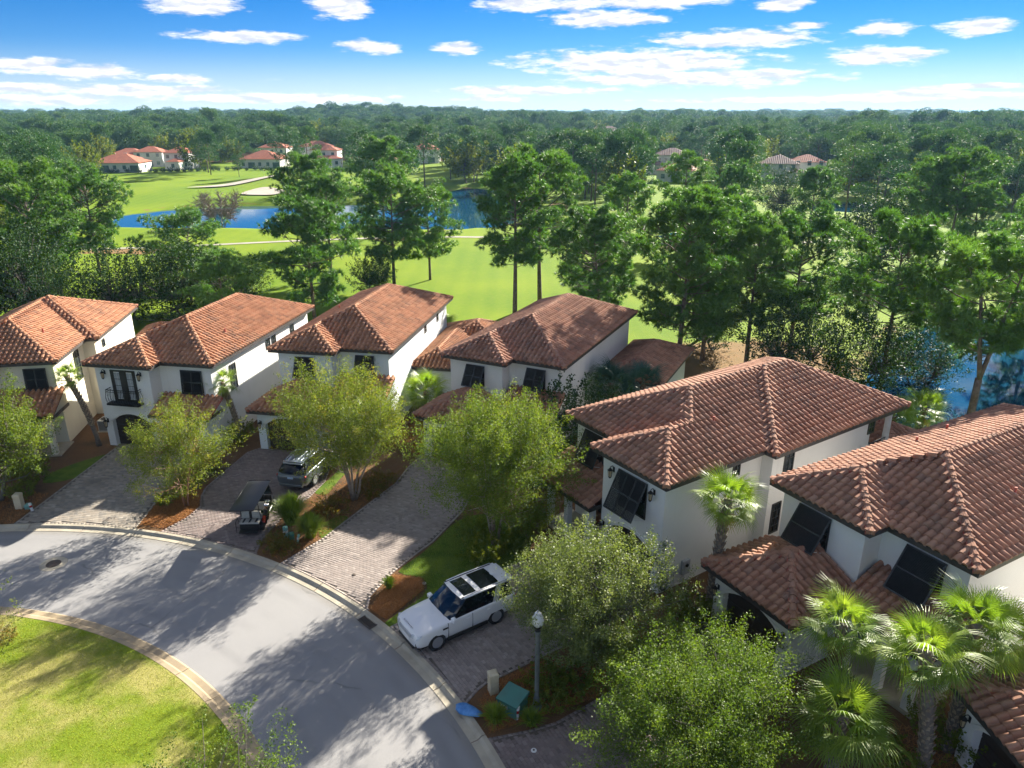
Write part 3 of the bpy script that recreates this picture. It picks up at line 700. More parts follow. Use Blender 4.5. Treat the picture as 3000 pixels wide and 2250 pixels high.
def arch_wall(mb, x0, x1, y0, y1, ztop, ax0, ax1, spring, rise, n=10):
    """wall slab along x between y0 (outside) and y1 with a segmental arched opening"""
    pts = [(ax0 + (ax1 - ax0) * i / n, spring + rise * math.sin(math.pi * i / n) ** .8) for i in range(n + 1)]
    for y, flip in ((y0, False), (y1, True)):
        q = lambda a, b, c, d: mb.add([(p[0], y, p[1]) for p in ((d, c, b, a) if flip else (a, b, c, d))], [(0, 1, 2, 3)])
        q((x0, 0), (ax0, 0), (ax0, ztop), (x0, ztop)); q((ax1, 0), (x1, 0), (x1, ztop), (ax1, ztop))
        for i in range(n): q(pts[i], pts[i + 1], (pts[i + 1][0], ztop), (pts[i][0], ztop))
    for a, b in zip([(ax0, 0)] + pts, pts + [(ax1, 0)]):
        mb.add([(a[0], y0, a[1]), (a[0], y1, a[1]), (b[0], y1, b[1]), (b[0], y0, b[1])], [(0, 1, 2, 3)])
    mb.add([(x0, y0, 0), (x0, y0, ztop), (x0, y1, ztop), (x0, y1, 0)], [(0, 1, 2, 3)]); mb.add([(x1, y0, 0), (x1, y1, 0), (x1, y1, ztop), (x1, y0, ztop)], [(0, 1, 2, 3)])
    mb.add([(x0, y0, ztop), (x1, y0, ztop), (x1, y1, ztop), (x0, y1, ztop)], [(0, 1, 2, 3)])
    return pts
def wall_frame(x, y, z, ang):
    """matrix: local X along the wall, local -Y outward, local Z up"""
    return Matrix.Translation((x, y, z)) @ Matrix.Rotation(R(ang), 4, 'Z')
def window(root, x, y, z, w, h, ang, cols=2, rows=3, sill=True):
    F = wall_frame(x, y, z, ang); m = MB()
    t = .07
    m.box(-w / 2, -w / 2 + t, -.05, .02, 0, h, F); m.box(w / 2 - t, w / 2, -.05, .02, 0, h, F)
    m.box(-w / 2 + t, w / 2 - t, -.05, .02, 0, t, F); m.box(-w / 2 + t, w / 2 - t, -.05, .02, h - t, h, F)
    fr = m.build('window', M['window_frame'], root)
    g = MB(); g.box(-w / 2 + t, w / 2 - t, -.012, .0, t, h - t, F); g.build('pane', M['glass'], fr)
    mm = MB()
    for i in range(1, cols): xx = -w / 2 + w * i / cols; mm.box(xx - .014, xx + .014, -.034, -.014, t, h - t, F)
    for i in range(1, rows): zz = h * i / rows; mm.box(-w / 2 + t, w / 2 - t, -.03, -.0125, zz - .014, zz + .014, F)
    if mm.v: mm.build('muntins', M['window_frame'], fr)
    if sill: s = MB(); s.box(-w / 2 - .06, w / 2 + .06, -.09, .02, -.07, 0, F); s.build('sill', M['trim'], fr)
    return fr
def shutter(root, x, y, z, w, h, ang, tilt=27, panels=2, bars=1):
    """top hung louvred shutter propped open over its window"""
    window(root, x, y, z - h + .06, w - .1, h - .12, ang, 2, 2, False)
    F = wall_frame(x, y, z, ang) @ Matrix.Translation((0, -.07, 0)) @ Matrix.Rotation(R(-tilt), 4, 'X')
    m = MB(); t = .065
    m.box(-w / 2, w / 2, -.025, .025, -t, 0, F); m.box(-w / 2, w / 2, -.025, .025, -h, -h + t, F)
    xs = [-w / 2 + (w - t) * i / panels for i in range(panels + 1)]
    for xx in xs: m.box(xx, xx + t, -.0245, .0245, -h + t, -t, F)
    for i in range(bars): zz = -h * (i + 1) / (bars + 1); m.box(-w / 2 + t, w / 2 - t, -.024, .024, zz - t / 2, zz + t / 2, F)
    so = m.build('shutter', M['shutter'], root)
    lv = MB(); k = int((h - 2 * t) / .05)
    for i in range(k):
        zz = -t - (i + .5) * (h - 2 * t) / k; G = F @ Matrix.Translation((0, 0, zz)) @ Matrix.Rotation(R(38), 4, 'X')
        lv.box(-w / 2 + t, w / 2 - t, -.004, .004, -.03, .03, G)
    tag(lv.build('louvres', M['shutter'], so), kind='stuff')
    for sx in (-1, 1):
        a = F @ Vector((sx * (w / 2 - .06), .03, -h + .15)); b = wall_frame(x, y, z, ang) @ Vector((sx * (w / 2 - .06), -.02, -h + .03))
        r = MB(); r.tube([a, b], .014, 5); r.build('prop_arm', M['trim'], so)
    return so
def lantern(root, x, y, z, ang, s=1.0):
    F = wall_frame(x, y, z, ang) @ Matrix.Scale(s, 4); m = MB()
    m.box(-.05, .05, -.02, .0, -.12, .12, F); m.tube([(0, -.02, .1), (0, -.1, .2), (0, -.2, .2), (0, -.22, .12)], .016, 6, True, F)
    T = F @ Matrix.Translation((0, -.22, 0))
    m.lathe([(.03, .14), (.06, .10), (.12, .045), (.125, .03), (.02, .03)][::-1], 8, T); m.lathe([(.02, -.36), (.05, -.33), (.075, -.29), (.075, -.27), (.0, -.27)], 8, T)
    for k in range(6): a = k * math.pi / 3; m.tube([(.07 * math.cos(a), .07 * math.sin(a), -.28), (.105 * math.cos(a), .105 * math.sin(a), .035)], .010, 4, True, T)
    o = m.build('wall_lantern', M['dark_metal'], root)
    g = MB(); g.lathe([(.055, -.265), (.085, .02), (.0, .025)], 8, T); g.build('lantern_glass', M['lamp_glass'], o); return o
def garage_door(root, x0, x1, y, ztop, open_=False):
    base = MB(); base.box(x0, x1, y, y + .05, .0, ztop); d = base.build('garage_door', M['door_wood'], root)
    k = 5
    for i in range(k):
        p = MB(); z0 = .02 + ztop * i / k
        for c in range(2):
            w = (x1 - x0) / 2; p.box(x0 + c * w + .04, x0 + (c + 1) * w - .04, y - .022, y + .004, z0 + .03, z0 + ztop / k - .03)
        p.build('door_panel', M['door_wood'], d)
def arch_trim(root, pts, y, w=.14):
    m = MB(); k = len(pts); mid = np.array(((pts[0][0] + pts[-1][0]) / 2, pts[0][1] - .9))
    out = []
    for p in pts:
        v = np.array(p) - mid; v /= np.linalg.norm(v); out.append((np.array(p) + v * .05, np.array(p) + v * (.05 + w)))
    for i in range(k - 1):
        a0, a1 = out[i]; b0, b1 = out[i + 1]
        m.add([(a0[0], y, a0[1]), (b0[0], y, b0[1]), (b1[0], y, b1[1]), (a1[0], y, a1[1]), (a0[0], y - .05, a0[1]), (b0[0], y - .05, b0[1]), (b1[0], y - .05, b1[1]), (a1[0], y - .05, a1[1])],
              [(4, 5, 6, 7), (0, 1, 5, 4), (2, 3, 7, 6), (3, 0, 4, 7), (1, 2, 6, 5)])
    m.build('arch_moulding', M['trim'], root)
EZ, GZ, OV = 5.95, 2.95, .45
def villa(label, O, ang, W=8.4, b=4.75, j=1.05, D=16.65, mirror=False, garage=True, tk='tile_orange', wall='stucco', seed=1, budget=300, jog=None, notch=0, feat=()):
    root = thing('villa', label, 'house', (O[0], O[1], 0), R(ang))
    ca, sa = math.cos(R(ang)), math.sin(R(ang)); dx, dy = -O[0], -O[1]
    camloc = np.array((dx * ca + dy * sa, -dx * sa + dy * ca, 21.0))
    mx = (lambda x: W - x) if mirror else (lambda x: x)
    P = lambda pts: [(mx(x), y) for x, y in pts]; Ln = lambda a, c: tuple(P([a, c]))
    h = W / 2; hb = b / 2; rid = EZ + PITCH * h; wm = M[wall]
    A = lambda x, y, z: (mx(x), y, z)
    # ---- upper roof
    be = (hb, j + hb); mf = (h, j + h); mb_ = (h, D - h); bf = (hb, hb)
    rightp = [(W, j), (W, D), mb_, mf]; outline = [(0, 0), (b, 0), (b, j), (W, j), (W, D), (0, D)]
    slopes = [
        (P([(0, 0), (b, 0), bf]), Ln((0, 0), (b, 0)), [Ln((0, 0), bf), Ln((b, 0), bf)]),
        (P([(b, 0), (b, j), be, bf]), Ln((b, 0), (b, j)), [Ln((b, 0), bf), Ln(bf, be)]),
        (P([(b, j), (W, j), mf, be]), Ln((b, j), (W, j)), [Ln((W, j), mf), Ln(be, mf)]),
        (P([(0, 0), bf, be, mf, mb_, (0, D)]), Ln((0, 0), (0, D)), [Ln((0, 0), bf), Ln((0, D), mb_), Ln(mf, mb_)]),
        (P([(0, D), mb_, (W, D)]), Ln((0, D), (W, D)), [Ln((0, D), mb_), Ln((W, D), mb_)])]
    caps = [(A(0, 0, EZ), A(*bf, EZ + PITCH * hb)), (A(b, 0, EZ), A(*bf, EZ + PITCH * hb)), (A(*bf, EZ + PITCH * hb), A(*be, EZ + PITCH * hb)),
            (A(*be, EZ + PITCH * hb), A(*mf, rid)), (A(W, j, EZ), A(*mf, rid)), (A(*mf, rid), A(*mb_, rid)), (A(0, D, EZ), A(*mb_, rid)), (A(W, D, EZ), A(*mb_, rid))]
    side_edges = 'right'
    if jog:                                             # the side wall steps out towards the back
        jy, jw, side = jog
        if side == 'far':                               # on the side of the main front (x = W)
            W2 = W + jw
            slopes.append((P([(W, j), (W, jy), (W, D), mb_, mf]), Ln((W, j), (W, D)), [Ln((W, j), mf), Ln((W, D), mb_), Ln(mf, mb_)]))
            t = h + jw * .5
            slopes.append((P([(W2, jy), (W2, D), (W2 - t, D - t), (W2 - t, jy + t)]), Ln((W2, jy), (W2, D)), [Ln((W2, jy), (W2 - t, jy + t)), Ln((W2, D), (W2 - t, D - t)), Ln((W2 - t, jy + t), (W2 - t, D - t))]))
            slopes.append((P([(W - 3.5, jy), (W2, jy), (W2 - t, jy + t)]), Ln((W - 3.5, jy), (W2, jy)), [Ln((W2, jy), (W2 - t, jy + t))]))
            caps += [(A(W2, jy, EZ), A(W2 - t, jy + t, EZ + PITCH * t)), (A(W2 - t, jy + t, EZ + PITCH * t), A(W2 - t, D - t, EZ + PITCH * t)), (A(W2, D, EZ), A(W2 - t, D - t, EZ + PITCH * t))]
            outline = [(0, 0), (b, 0), (b, j), (W, j), (W, jy), (W2, jy), (W2, D), (0, D)]
        else:                                           # on the side of the bay (x = 0)
            t = h + jw * .5
            slopes.append((P(rightp), Ln((W, j), (W, D)), [Ln((W, j), mf), Ln((W, D), mb_), Ln(mf, mb_)]))
            slopes.append((P([(-jw, jy), (-jw, D), (t - jw, D - t), (t - jw, jy + t)]), Ln((-jw, jy), (-jw, D)), [Ln((-jw, jy), (t - jw, jy + t)), Ln((-jw, D), (t - jw, D - t)), Ln((t - jw, jy + t), (t - jw, D - t))]))
            slopes.append((P([(3.5, jy), (-jw, jy), (t - jw, jy + t)]), Ln((3.5, jy), (-jw, jy)), [Ln((-jw, jy), (t - jw, jy + t))]))
            caps += [(A(-jw, jy, EZ), A(t - jw, jy + t, EZ + PITCH * t)), (A(t - jw, jy + t, EZ + PITCH * t), A(t - jw, D - t, EZ + PITCH * t)), (A(-jw, D, EZ), A(t - jw, D - t, EZ + PITCH * t))]
            outline = [(0, 0), (b, 0), (b, j), (W, j), (W, D), (-jw, D), (-jw, jy), (0, jy)]
    else:
        slopes.append((P(rightp), Ln((W, j), (W, D)), [Ln((W, j), mf), Ln((W, D), mb_), Ln(mf, mb_)]))
    ng = 60 if garage else 0
    make_roof(root, camloc, slopes, EZ, P(outline), caps, tk, budget - 90, seed)
    # ---- walls
    o = OV; top = EZ - .12
    fp = [(o, o + (0 if garage else .36)), (b - o, o + (0 if garage else .36)), (b - o, j + o), (W - o, j + o), (W - o, D - o), (o, D - o)]
    if jog and jog[2] == 'far': fp[4:5] = [(W - o, jog[0] + o), (W + jog[1] - o, jog[0] + o), (W + jog[1] - o, D - o)]
    if jog and jog[2] == 'bay': fp[5:6] = [(o - jog[1], D - o), (o - jog[1], jog[0] + o), (o, jog[0] + o)]
    if notch: fp = fp[:5] + [(o + 3.2, D - o), (o + 3.2, notch), (o - jog[1], notch), (o - jog[1], jog[0] + o), (o, jog[0] + o)]
    m = MB(); m.prism(P(fp), 0, top, cap=True); m.build('wall', wm, root)
    gx0, gx1 = sorted((mx(o), mx(b - o))); gw = gx1 - gx0; ga0, ga1 = gx0 + .52, gx1 - .52
    if garage:
        gy = -3.6; e = GZ
        g = MB(); pts = arch_wall(g, gx0, gx1, gy + o, gy + o + .35, e - .1, ga0, ga1, 1.85, .55)
        g.box(gx0, gx0 + .25, gy + o + .35, o, 0, e - .1); g.box(gx1 - .25, gx1, gy + o + .35, o, 0, e - .1); g.build('garage_wall', wm, root)
        garage_door(root, ga0 - .05, ga1 + .05, gy + o + .33, 2.5); arch_trim(root, pts, gy + o)
        gs = [(P([(0, gy), (b, gy), (hb, gy + hb)]), Ln((0, gy), (b, gy)), [Ln((0, gy), (hb, gy + hb)), Ln((b, gy), (hb, gy + hb))]),
              (P([(0, gy), (hb, gy + hb), (hb, o), (0, o)]), Ln((0, gy), (0, o)), [Ln((0, gy), (hb, gy + hb)), Ln((hb, gy + hb), (hb, o)), Ln((-1, o), (9, o))]),
              (P([(b, gy), (b, o), (hb, o), (hb, gy + hb)]), Ln((b, gy), (b, o)), [Ln((b, gy), (hb, gy + hb)), Ln((hb, gy + hb), (hb, o)), Ln((-1, o), (9, o))])]
        gc = [(A(0, gy, e), A(hb, gy + hb, e + PITCH * hb)), (A(b, gy, e), A(hb, gy + hb, e + PITCH * hb)), (A(hb, gy + hb, e + PITCH * hb), A(hb, o, e + PITCH * hb))]
        make_roof(root, camloc, gs, e, P([(0, gy), (b, gy), (b, o), (0, o)]), gc, tk, 60, seed + 3, name='garage_roof')
        for gx in (gx0 + .24, gx1 - .24): lantern(root, gx, gy + o - .01, 2.0, 0)
        px0, pe = b - .35, GZ
    else:
        g = MB(); pts = arch_wall(g, gx0, gx1, o, o + .36, top - .006, ga0, ga1, 1.85, .6); g.build('garage_wall', wm, root)
        garage_door(root, ga0 - .05, ga1 + .05, o + .34, 2.55); arch_trim(root, pts, o)
        for gx in (gx0 + .22, gx1 - .22): lantern(root, gx, o - .01, 1.9, 0, 1.2)
        px0, pe = b - o, 2.85
    # ---- porch roof beside the garage, its columns and front door
    py = -.35 if not garage else -.9
    ps = [(P([(px0, py), (W, py), (W, j + o), (px0, j + o)]), Ln((px0, py), (W, py)), [Ln((-1, j + o), (9, j + o)), Ln((W, -9), (W, 9)), Ln((px0, -9), (px0, 9))])]
    zt = pe + PITCH * (j + o - py)
    rp = make_roof(root, camloc, ps, pe, P([(px0, py), (W, py), (W, j + o), (px0, j + o)]), [(A(W - .02, py, pe), A(W - .02, j + o, zt))] if not garage else [], tk, 30, seed + 5, name='porch_roof')
    ch = MB(); x0, x1 = mx(W - .05), mx(W - .03)
    ch.add([(x0, py + .05, pe - .1), (x0, j + o, pe - .1), (x0, j + o, zt - .05), (x0, py + .05, pe - .02)], [(0, 1, 2, 3), (3, 2, 1, 0)]); ch.build('porch_gable', wm, rp)
    for cx in (px0 + .55, (px0 + W) / 2 + .1, W - .6):
        c = MB(); c.box(mx(cx) - .15, mx(cx) + .15, py + .35, py + .65, 0, pe - .15); c.box(mx(cx) - .19, mx(cx) + .19, py + .31, py + .69, pe - .32, pe - .16); c.build('porch_column', wm, root)
    dr = MB(); dcx = mx((px0 + W) / 2 - .6); dr.box(dcx - .5, dcx + .5, j + o - .05, j + o + .02, .1, 2.2); dd = dr.build('front_door', M['door_red'], root)
    dk = MB(); dk.box(dcx - .34, dcx + .34, j + o - .062, j + o - .04, 1.1, 2.0); dk.build('pane', M['glass'], dd)
    st = MB(); st.prism(P([(px0, py + .2), (W - .2, py + .2), (W - .2, j + o), (px0, j + o)]), .02, .16); st.build('porch_step', M['concrete'], root)
    for f in feat: f(root, mx, wm, W, b, j, D)
    return root
def front_shutters(w1=1.35, h1=1.5, w2=1.35, h2=1.5, d1=0, d2=0, panels=2, t1=27, t2=27):
    def f(root, mx, wm, W, b, j, D):
        shutter(root, mx(b / 2 + d1), OV, 5.45, w1, h1, 0, t1, panels); shutter(root, mx((b + W) / 2 - .3 + d2), j + OV, 5.45, w2, h2, 0, t2, panels)
    return f
def side_windows(spec, far=True):
    def f(root, mx, wm, W, b, j, D):
        for y, z, w, h, dx, c, r in spec:
            x = (W - OV + dx) if far else (OV - dx); right = (mx(x) > W / 2)
            window(root, mx(x), y, z, w, h, 90 if right else -90, c, r, False)
    return f
def balcony_front(root, mx, wm, W, b, j, D):
    """French doors with an iron balcony"""
    x = mx(b / 2 + .05); y = OV; z = 3.35; F = wall_frame(x, y, z, 0); w, h = 1.75, 2.15
    m = MB(); t = .11
    m.box(-w / 2, -w / 2 + t, -.06, .02, 0, h, F); m.box(w / 2 - t, w / 2, -.06, .02, 0, h, F); m.box(-w / 2 + t, w / 2 - t, -.06, .02, h - t, h, F); m.box(-.13, .13, -.055, .02, 0, h - t, F); m.box(-w / 2 + t, w / 2 - t, -.05, .02, 0, .16, F)
    d = m.build('french_door', M['window_frame'], root)
    for s in (-1, 1):
        a, c = sorted((s * .13, s * (w / 2 - t)))
        st = MB(); st.box(a, a + .1, -.045, .01, .16, h - t, F); st.box(c - .1, c, -.045, .01, .16, h - t, F); st.build('door_stile', M['window_frame'], d)
        for k in range(4):
            z0 = .2 + k * .45
            for q in range(2):
                xa = a + .1 + q * (c - a - .2) / 2; p = MB(); p.box(xa + .015, xa + (c - a - .2) / 2 - .015, -.02, .0, z0, z0 + .42, F); p.build('pane', M['pane_blind'], d)
        mm = MB()
        for k in range(1, 4): mm.box(a + .1, c - .1, -.03, -.021, .19 + k * .45 - .015, .19 + k * .45 + .015, F)
        mm.build('muntins', M['window_frame'], d)
    sl = MB(); sl.box(-1.15, 1.15, -.55, -.003, -.12, 0, F); bo = sl.build('balcony', M['dark_metal'], root)
    r = MB()
    def baluster(px, py, ox, oy):
        r.tube([(px, py, 0), (px + ox * .10, py + oy * .10, .22), (px + ox * .12, py + oy * .12, .42), (px + ox * .03, py + oy * .03, .7), (px, py, .92)], .014, 4, False, F)
    for k in range(13): baluster(-1.08 + 2.16 * k / 12, -.5, 0, -1)
    for s in (-1, 1):
        for k in range(3): baluster(s * 1.08, -.5 + .18 * (k + .3), s, 0)
    r.tube([(-1.08, -.02, .93), (-1.08, -.5, .93), (1.08, -.5, .93), (1.08, -.02, .93)], .026, 5, True, F); r.tube([(-1.08, -.02, .78), (-1.08, -.5, .78), (1.08, -.5, .78), (1.08, -.02, .78)], .016, 5, True, F)
    r.build('railing', M['dark_metal'], bo)
    for s in (-1, 1): lantern(root, x + s * 1.28, y - .01, z + 1.95, 0, 1.1)
    shutter(root, mx((b + W) / 2), j + OV, 5.4, 1.5, 1.6, 0, 5, 2)
M['pane_blind'] = pmat('pane_blind', (.42, .45, .47), (.34, .36, .38), 3, .12, spec=.8)
def rear_wing(x0, x1, y0, y1, tk, seed, ez=3.1, front_open=False):
    """single storey wing with a hip roof"""
    def f(root, mx, wm, W, b, j, D):
        g = MB(); g.prism([(mx(x), y) for x, y in ((x0 + OV, y0 + OV), (x1 - OV, y0 + OV), (x1 - OV, y1 - OV), (x0 + OV, y1 - OV))], 0, ez - .12); g.build('wing_wall', wm, root)
        h = min(x1 - x0, y1 - y0) / 2
        if x1 - x0 <= y1 - y0: a, c = ((x0 + x1) / 2, y0 + h), ((x0 + x1) / 2, y1 - h)
        else: a, c = (x0 + h, (y0 + y1) / 2), (x1 - h, (y0 + y1) / 2)
        cs = [(x0, y0), (x1, y0), (x1, y1), (x0, y1)]
        if x1 - x0 <= y1 - y0: sl = [([cs[0], cs[1], a], (cs[0], cs[1])), ([cs[1], cs[2], c, a], (cs[1], cs[2])), ([cs[2], cs[3], c], (cs[2], cs[3])), ([cs[3], cs[0], a, c], (cs[3], cs[0]))]; own = (a, a, c, c)
        else: sl = [([cs[0], cs[1], c, a], (cs[0], cs[1])), ([cs[1], cs[2], c], (cs[1], cs[2])), ([cs[2], cs[3], a, c], (cs[2], cs[3])), ([cs[3], cs[0], a], (cs[3], cs[0]))]; own = (a, c, c, a)
        PP = lambda pts: [(mx(x), y) for x, y in pts]
        slopes = [(PP(p), tuple(PP(e)), [tuple(PP((p[i], p[(i + 1) % len(p)]))) for i in range(1, len(p))]) for p, e in sl]
        z = ez + PITCH * h; A = lambda p, zz: (mx(p[0]), p[1], zz)
        caps = [(A(cs[i], ez), A(own[i], z)) for i in range(4)] + ([(A(a, z), A(c, z))] if abs(a[0] - c[0]) + abs(a[1] - c[1]) > .3 else [])
        ca, sa = math.cos(root.rotation_euler.z), math.sin(root.rotation_euler.z); dx, dy = -root.location.x, -root.location.y
        cl = np.array((dx * ca + dy * sa, -dx * sa + dy * ca, 21.0))
        make_roof(root, cl, slopes, ez, PP(cs), caps, tk, 40, seed, name='wing_roof')
    return f
def rear_loggia(root, mx, wm, W, b, j, D):
    """upper rear balcony with a white post and railing, seen past the corner"""
    pass
def house_number(root, mx, wm, W, b, j, D):
    cu = bpy.data.curves.new('number', 'FONT'); cu.body = '87'; cu.size = .26; cu.extrude = .012; cu.align_x = 'CENTER'
    o = bpy.data.objects.new('tmp', cu); COL.objects.link(o); bpy.context.view_layer.update()
    me = bpy.data.meshes.new_from_object(o.evaluated_get(bpy.context.evaluated_depsgraph_get())); bpy.data.objects.remove(o); bpy.data.curves.remove(cu)
    me.materials.clear(); n = obj('house_number', me, M['black'], root, (b - OV - .26, -3.6 + OV - .02, 1.35), (R(90), 0, 0))
def meters(root, mx, wm, W, b, j, D):
    x = mx(OV)                                             # outer side wall of the bay
    for y, z, w, h, d in ((2.1, 1.0, .45, .75, .16), (1.4, 1.05, .3, .4, .12), (.95, 1.05, .26, .32, .1)):
        F = wall_frame(x, y, z, 90); p = MB(); p.cbox(-w / 2, w / 2, -d, 0, -h / 2, h / 2, .02, F); q = p.build('meter_box', M['grey_box'], root)
        c = MB(); c.tube([(0, -.05, -h / 2), (0, -.05, -z + .15)], .022, 6, True, F); c.build('conduit', M['grey_box'], q)
        if w > .4: k = MB(); k.tube([(0, -d - .05, .12), (0, -d, .12)], .09, 12, True, F); k.build('meter_dial', M['glass'], q)
    F = wall_frame(x, .75, .45, 90); h = MB()
    for k in range(9):
        a = [(.22 * math.cos(2 * math.pi * i / 14), -.06 - .025 * (k % 3), .22 * math.sin(2 * math.pi * i / 14)) for i in range(15)]
        h.tube([(p[0] * (1 - .05 * (k // 3)), p[1], p[2] * (1 - .05 * (k // 3))) for p in a], .018, 5, False, F)
    h.build('hose_reel', M['black'], root)
H1 = villa('cream house with a stepped side wall beside the bent palm', (-37.4, 42.25), 9.8, tk='tile_orange', wall='stucco_cream', seed=11, jog=(6.15, .82, 'far'), D=15.5,
    feat=[front_shutters(d2=.55, t2=6), side_windows([(5.2, 3.3, .9, 2.1, 0, 2, 4), (8.2, 4.75, .55, .6, .82, 1, 2)]), rear_wing(8.5, 12.0, 16.4, 19.5, 'tile_orange', 61)])
H2 = villa('white house with iron balcony and French doors over its arched garage', (-27.42, 44.32), -10.2, garage=False, wall='stucco', seed=12, D=16.2,
    feat=[balcony_front, side_windows([(4.0, 3.35, .75, 1.75, 0, 2, 4), (9.0, 4.6, .6, .75, 0, 2, 2), (9.9, 4.6, .6, .75, 0, 2, 2), (12.9, 4.55, .6, .8, 0, 2, 2)])])
H3 = villa('white house in bluish shade with two dark shutters behind the yellowing multi stemmed tree', (-16.47, 47.25), -10.6, wall='stucco_shade_tint', seed=13,
    feat=[front_shutters(), side_windows([(10.0, 4.7, .45, .6, 0, 1, 2), (13.4, 4.7, .45, .75, 0, 1, 2)]), rear_wing(7.5, 11.4, 6.3, 18.0, 'tile_orange', 63), rear_wing(8.2, 13.6, 12.5, 18.6, 'tile_orange', 64)])
H4 = villa('white house with two tilted dark shutters behind the round green tree', (-4.70, 46.19), -26.0, tk='tile_brown', wall='stucco', seed=14, D=16.3,
    feat=[front_shutters(t1=32, t2=32), rear_wing(8.0, 12.9, 8.2, 17.5, 'tile_brown', 65)])
H5 = villa('white house with lanterns beside a six panel shutter over its arched garage', (1.65, 35.17), -56.0, W=8.85, b=5.0, j=1.5, D=17.9, mirror=True, garage=False, tk='tile_brown', wall='stucco', seed=15, jog=(6.5, .63, 'bay'), notch=15.2, budget=300,
    feat=[side_windows([(3.6, 4.75, .75, .95, 0, 2, 3), (5.1, 4.85, .5, .65, 0, 2, 2), (8.2, 3.9, .75, 1.75, .63, 2, 4), (15.2, 4.75, .6, .75, .63, 2, 2), (7.7, 1.2, .7, 1.7, .63, 2, 4)], far=False), meters])
shutter(H5, 8.85 - 2.45, OV, 5.35, 1.9, 1.95, 0, 27, 3, 1)
shutter(H5, 1.9, 1.5 + OV, 5.45, 1.5, 1.75, 0, 24, 2, 0)
for _x in (8.85 - 2.45 - 1.35, 8.85 - 2.45 + 1.35): lantern(H5, _x, OV - .01, 5.1, 0, 1.1)
H6 = villa('white house with number plate, projecting garage and two wide propped shutters', (11.25, 28.47), -61.0, tk='tile_brown', wall='stucco', seed=16, D=17.8, b=4.9,
    feat=[front_shutters(1.6, 1.7, 1.6, 1.9, -.3, 0, 1, 33, 33), house_number])
H7 = villa('white house corner with low tiled garage roof beside the palms', (18.38, 19.97), -86.0, tk='tile_brown', wall='stucco', seed=17, D=16.6, b=4.9, feat=[front_shutters()])
def h5_rear():
    # white post, railing and low rear roof under the corner of the house with the six panel shutter
    X = 8.85 + .63 - OV
    p = MB(); p.lathe([(.24, 3.05), (.24, 3.2), (.18, 3.25), (.16, 5.5), (.24, 5.6), (.24, 5.77)], 14, Matrix.Translation((X - .2, 17.25, 0))); p.build('rear_post', M['trim'], H5)
    s = MB(); s.box(5.2, X, 15.21, 17.45, 0, 3.05); s.build('rear_balcony', M['stucco'], H5)
    r = MB()
    for k in range(14): r.tube([(X - .12, 15.3 + k * .135, 3.05), (X - .12, 15.3 + k * .135, 3.98)], .013, 4)
    r.tube([(X - .12, 15.2, 4.0), (X - .12, 17.2, 4.0)], .032, 5); r.build('rear_railing', M['dark_metal'], H5)
    rear_wing(.5, 7.6, 17.6, 21.2, 'tile_brown', 71)(H5, lambda x: 8.85 - x + 1.2, M['stucco'], 8.85, 5, 1.5, 17.9)
h5_rear()
def roof_vents():
    for H, spots in ((H5, ((6.7, 5.2), (7.4, 11.5), (6.9, 13.2))), (H6, ((1.6, 7.5), (6.6, 6.2), (1.2, 10.5))), (H2, ((6.8, 5.6),)), (H3, ((1.8, 8.0),)), (H1, ((6.4, 4.8),))):
        for x, y in spots:
            W = 8.85 if H is H5 else 8.4; z = EZ + PITCH * min(x, W - x) + .05; m = MB(); m.lathe([(.11, -.15), (.10, .06), (.055, .1), (.055, .34), (.0, .34)], 10, Matrix.Translation((x, y, z))); m.build('roof_vent', M['mortar'], H)
roof_vents()
# ================================================================ vegetation
def unit(v): return v / (np.linalg.norm(v, axis=-1, keepdims=True) + 1e-9)
def needles(rng, C, D, n, length, width, spread=1.0, tint=None):
    """tufts of needle blades at centres C pointing along D"""
    k = len(C); c = np.repeat(C, n, 0); d = np.repeat(D, n, 0); q = unit(rng.normal(size=(k * n, 3)))
    u = unit(d * .75 + q * spread); L_ = length * rng.uniform(.65, 1.15, (k * n, 1))
    w = unit(np.cross(u, rng.normal(size=(k * n, 3)))) * width * .5
    V = np.stack([c - w, c + w, c + u * L_], 1).reshape(-1, 3)
    F = np.arange(len(V)).reshape(-1, 3)
    t = np.clip(np.repeat(tint if tint is not None else rng.random(k), n) + rng.normal(0, .14, k * n), 0, 1)
    return V, F, np.repeat(t, 3)
def leaves(rng, C, size, tint, up=.35, fold=.0, aspect=.55):
    """flat kite shaped leaves"""
    n = len(C); nrm = unit(rng.normal(size=(n, 3)) + np.array((0, 0, up))); a = unit(np.cross(nrm, rng.normal(size=(n, 3)))); b = np.cross(nrm, a)
    s = size * rng.uniform(.65, 1.25, (n, 1))
    V = np.stack([C - a * s * .5, C + b * s * aspect * .5, C + a * s * .5, C - b * s * aspect * .5], 1).reshape(-1, 3)
    return V, np.arange(4 * n).reshape(-1, 4), np.repeat(tint, 4)
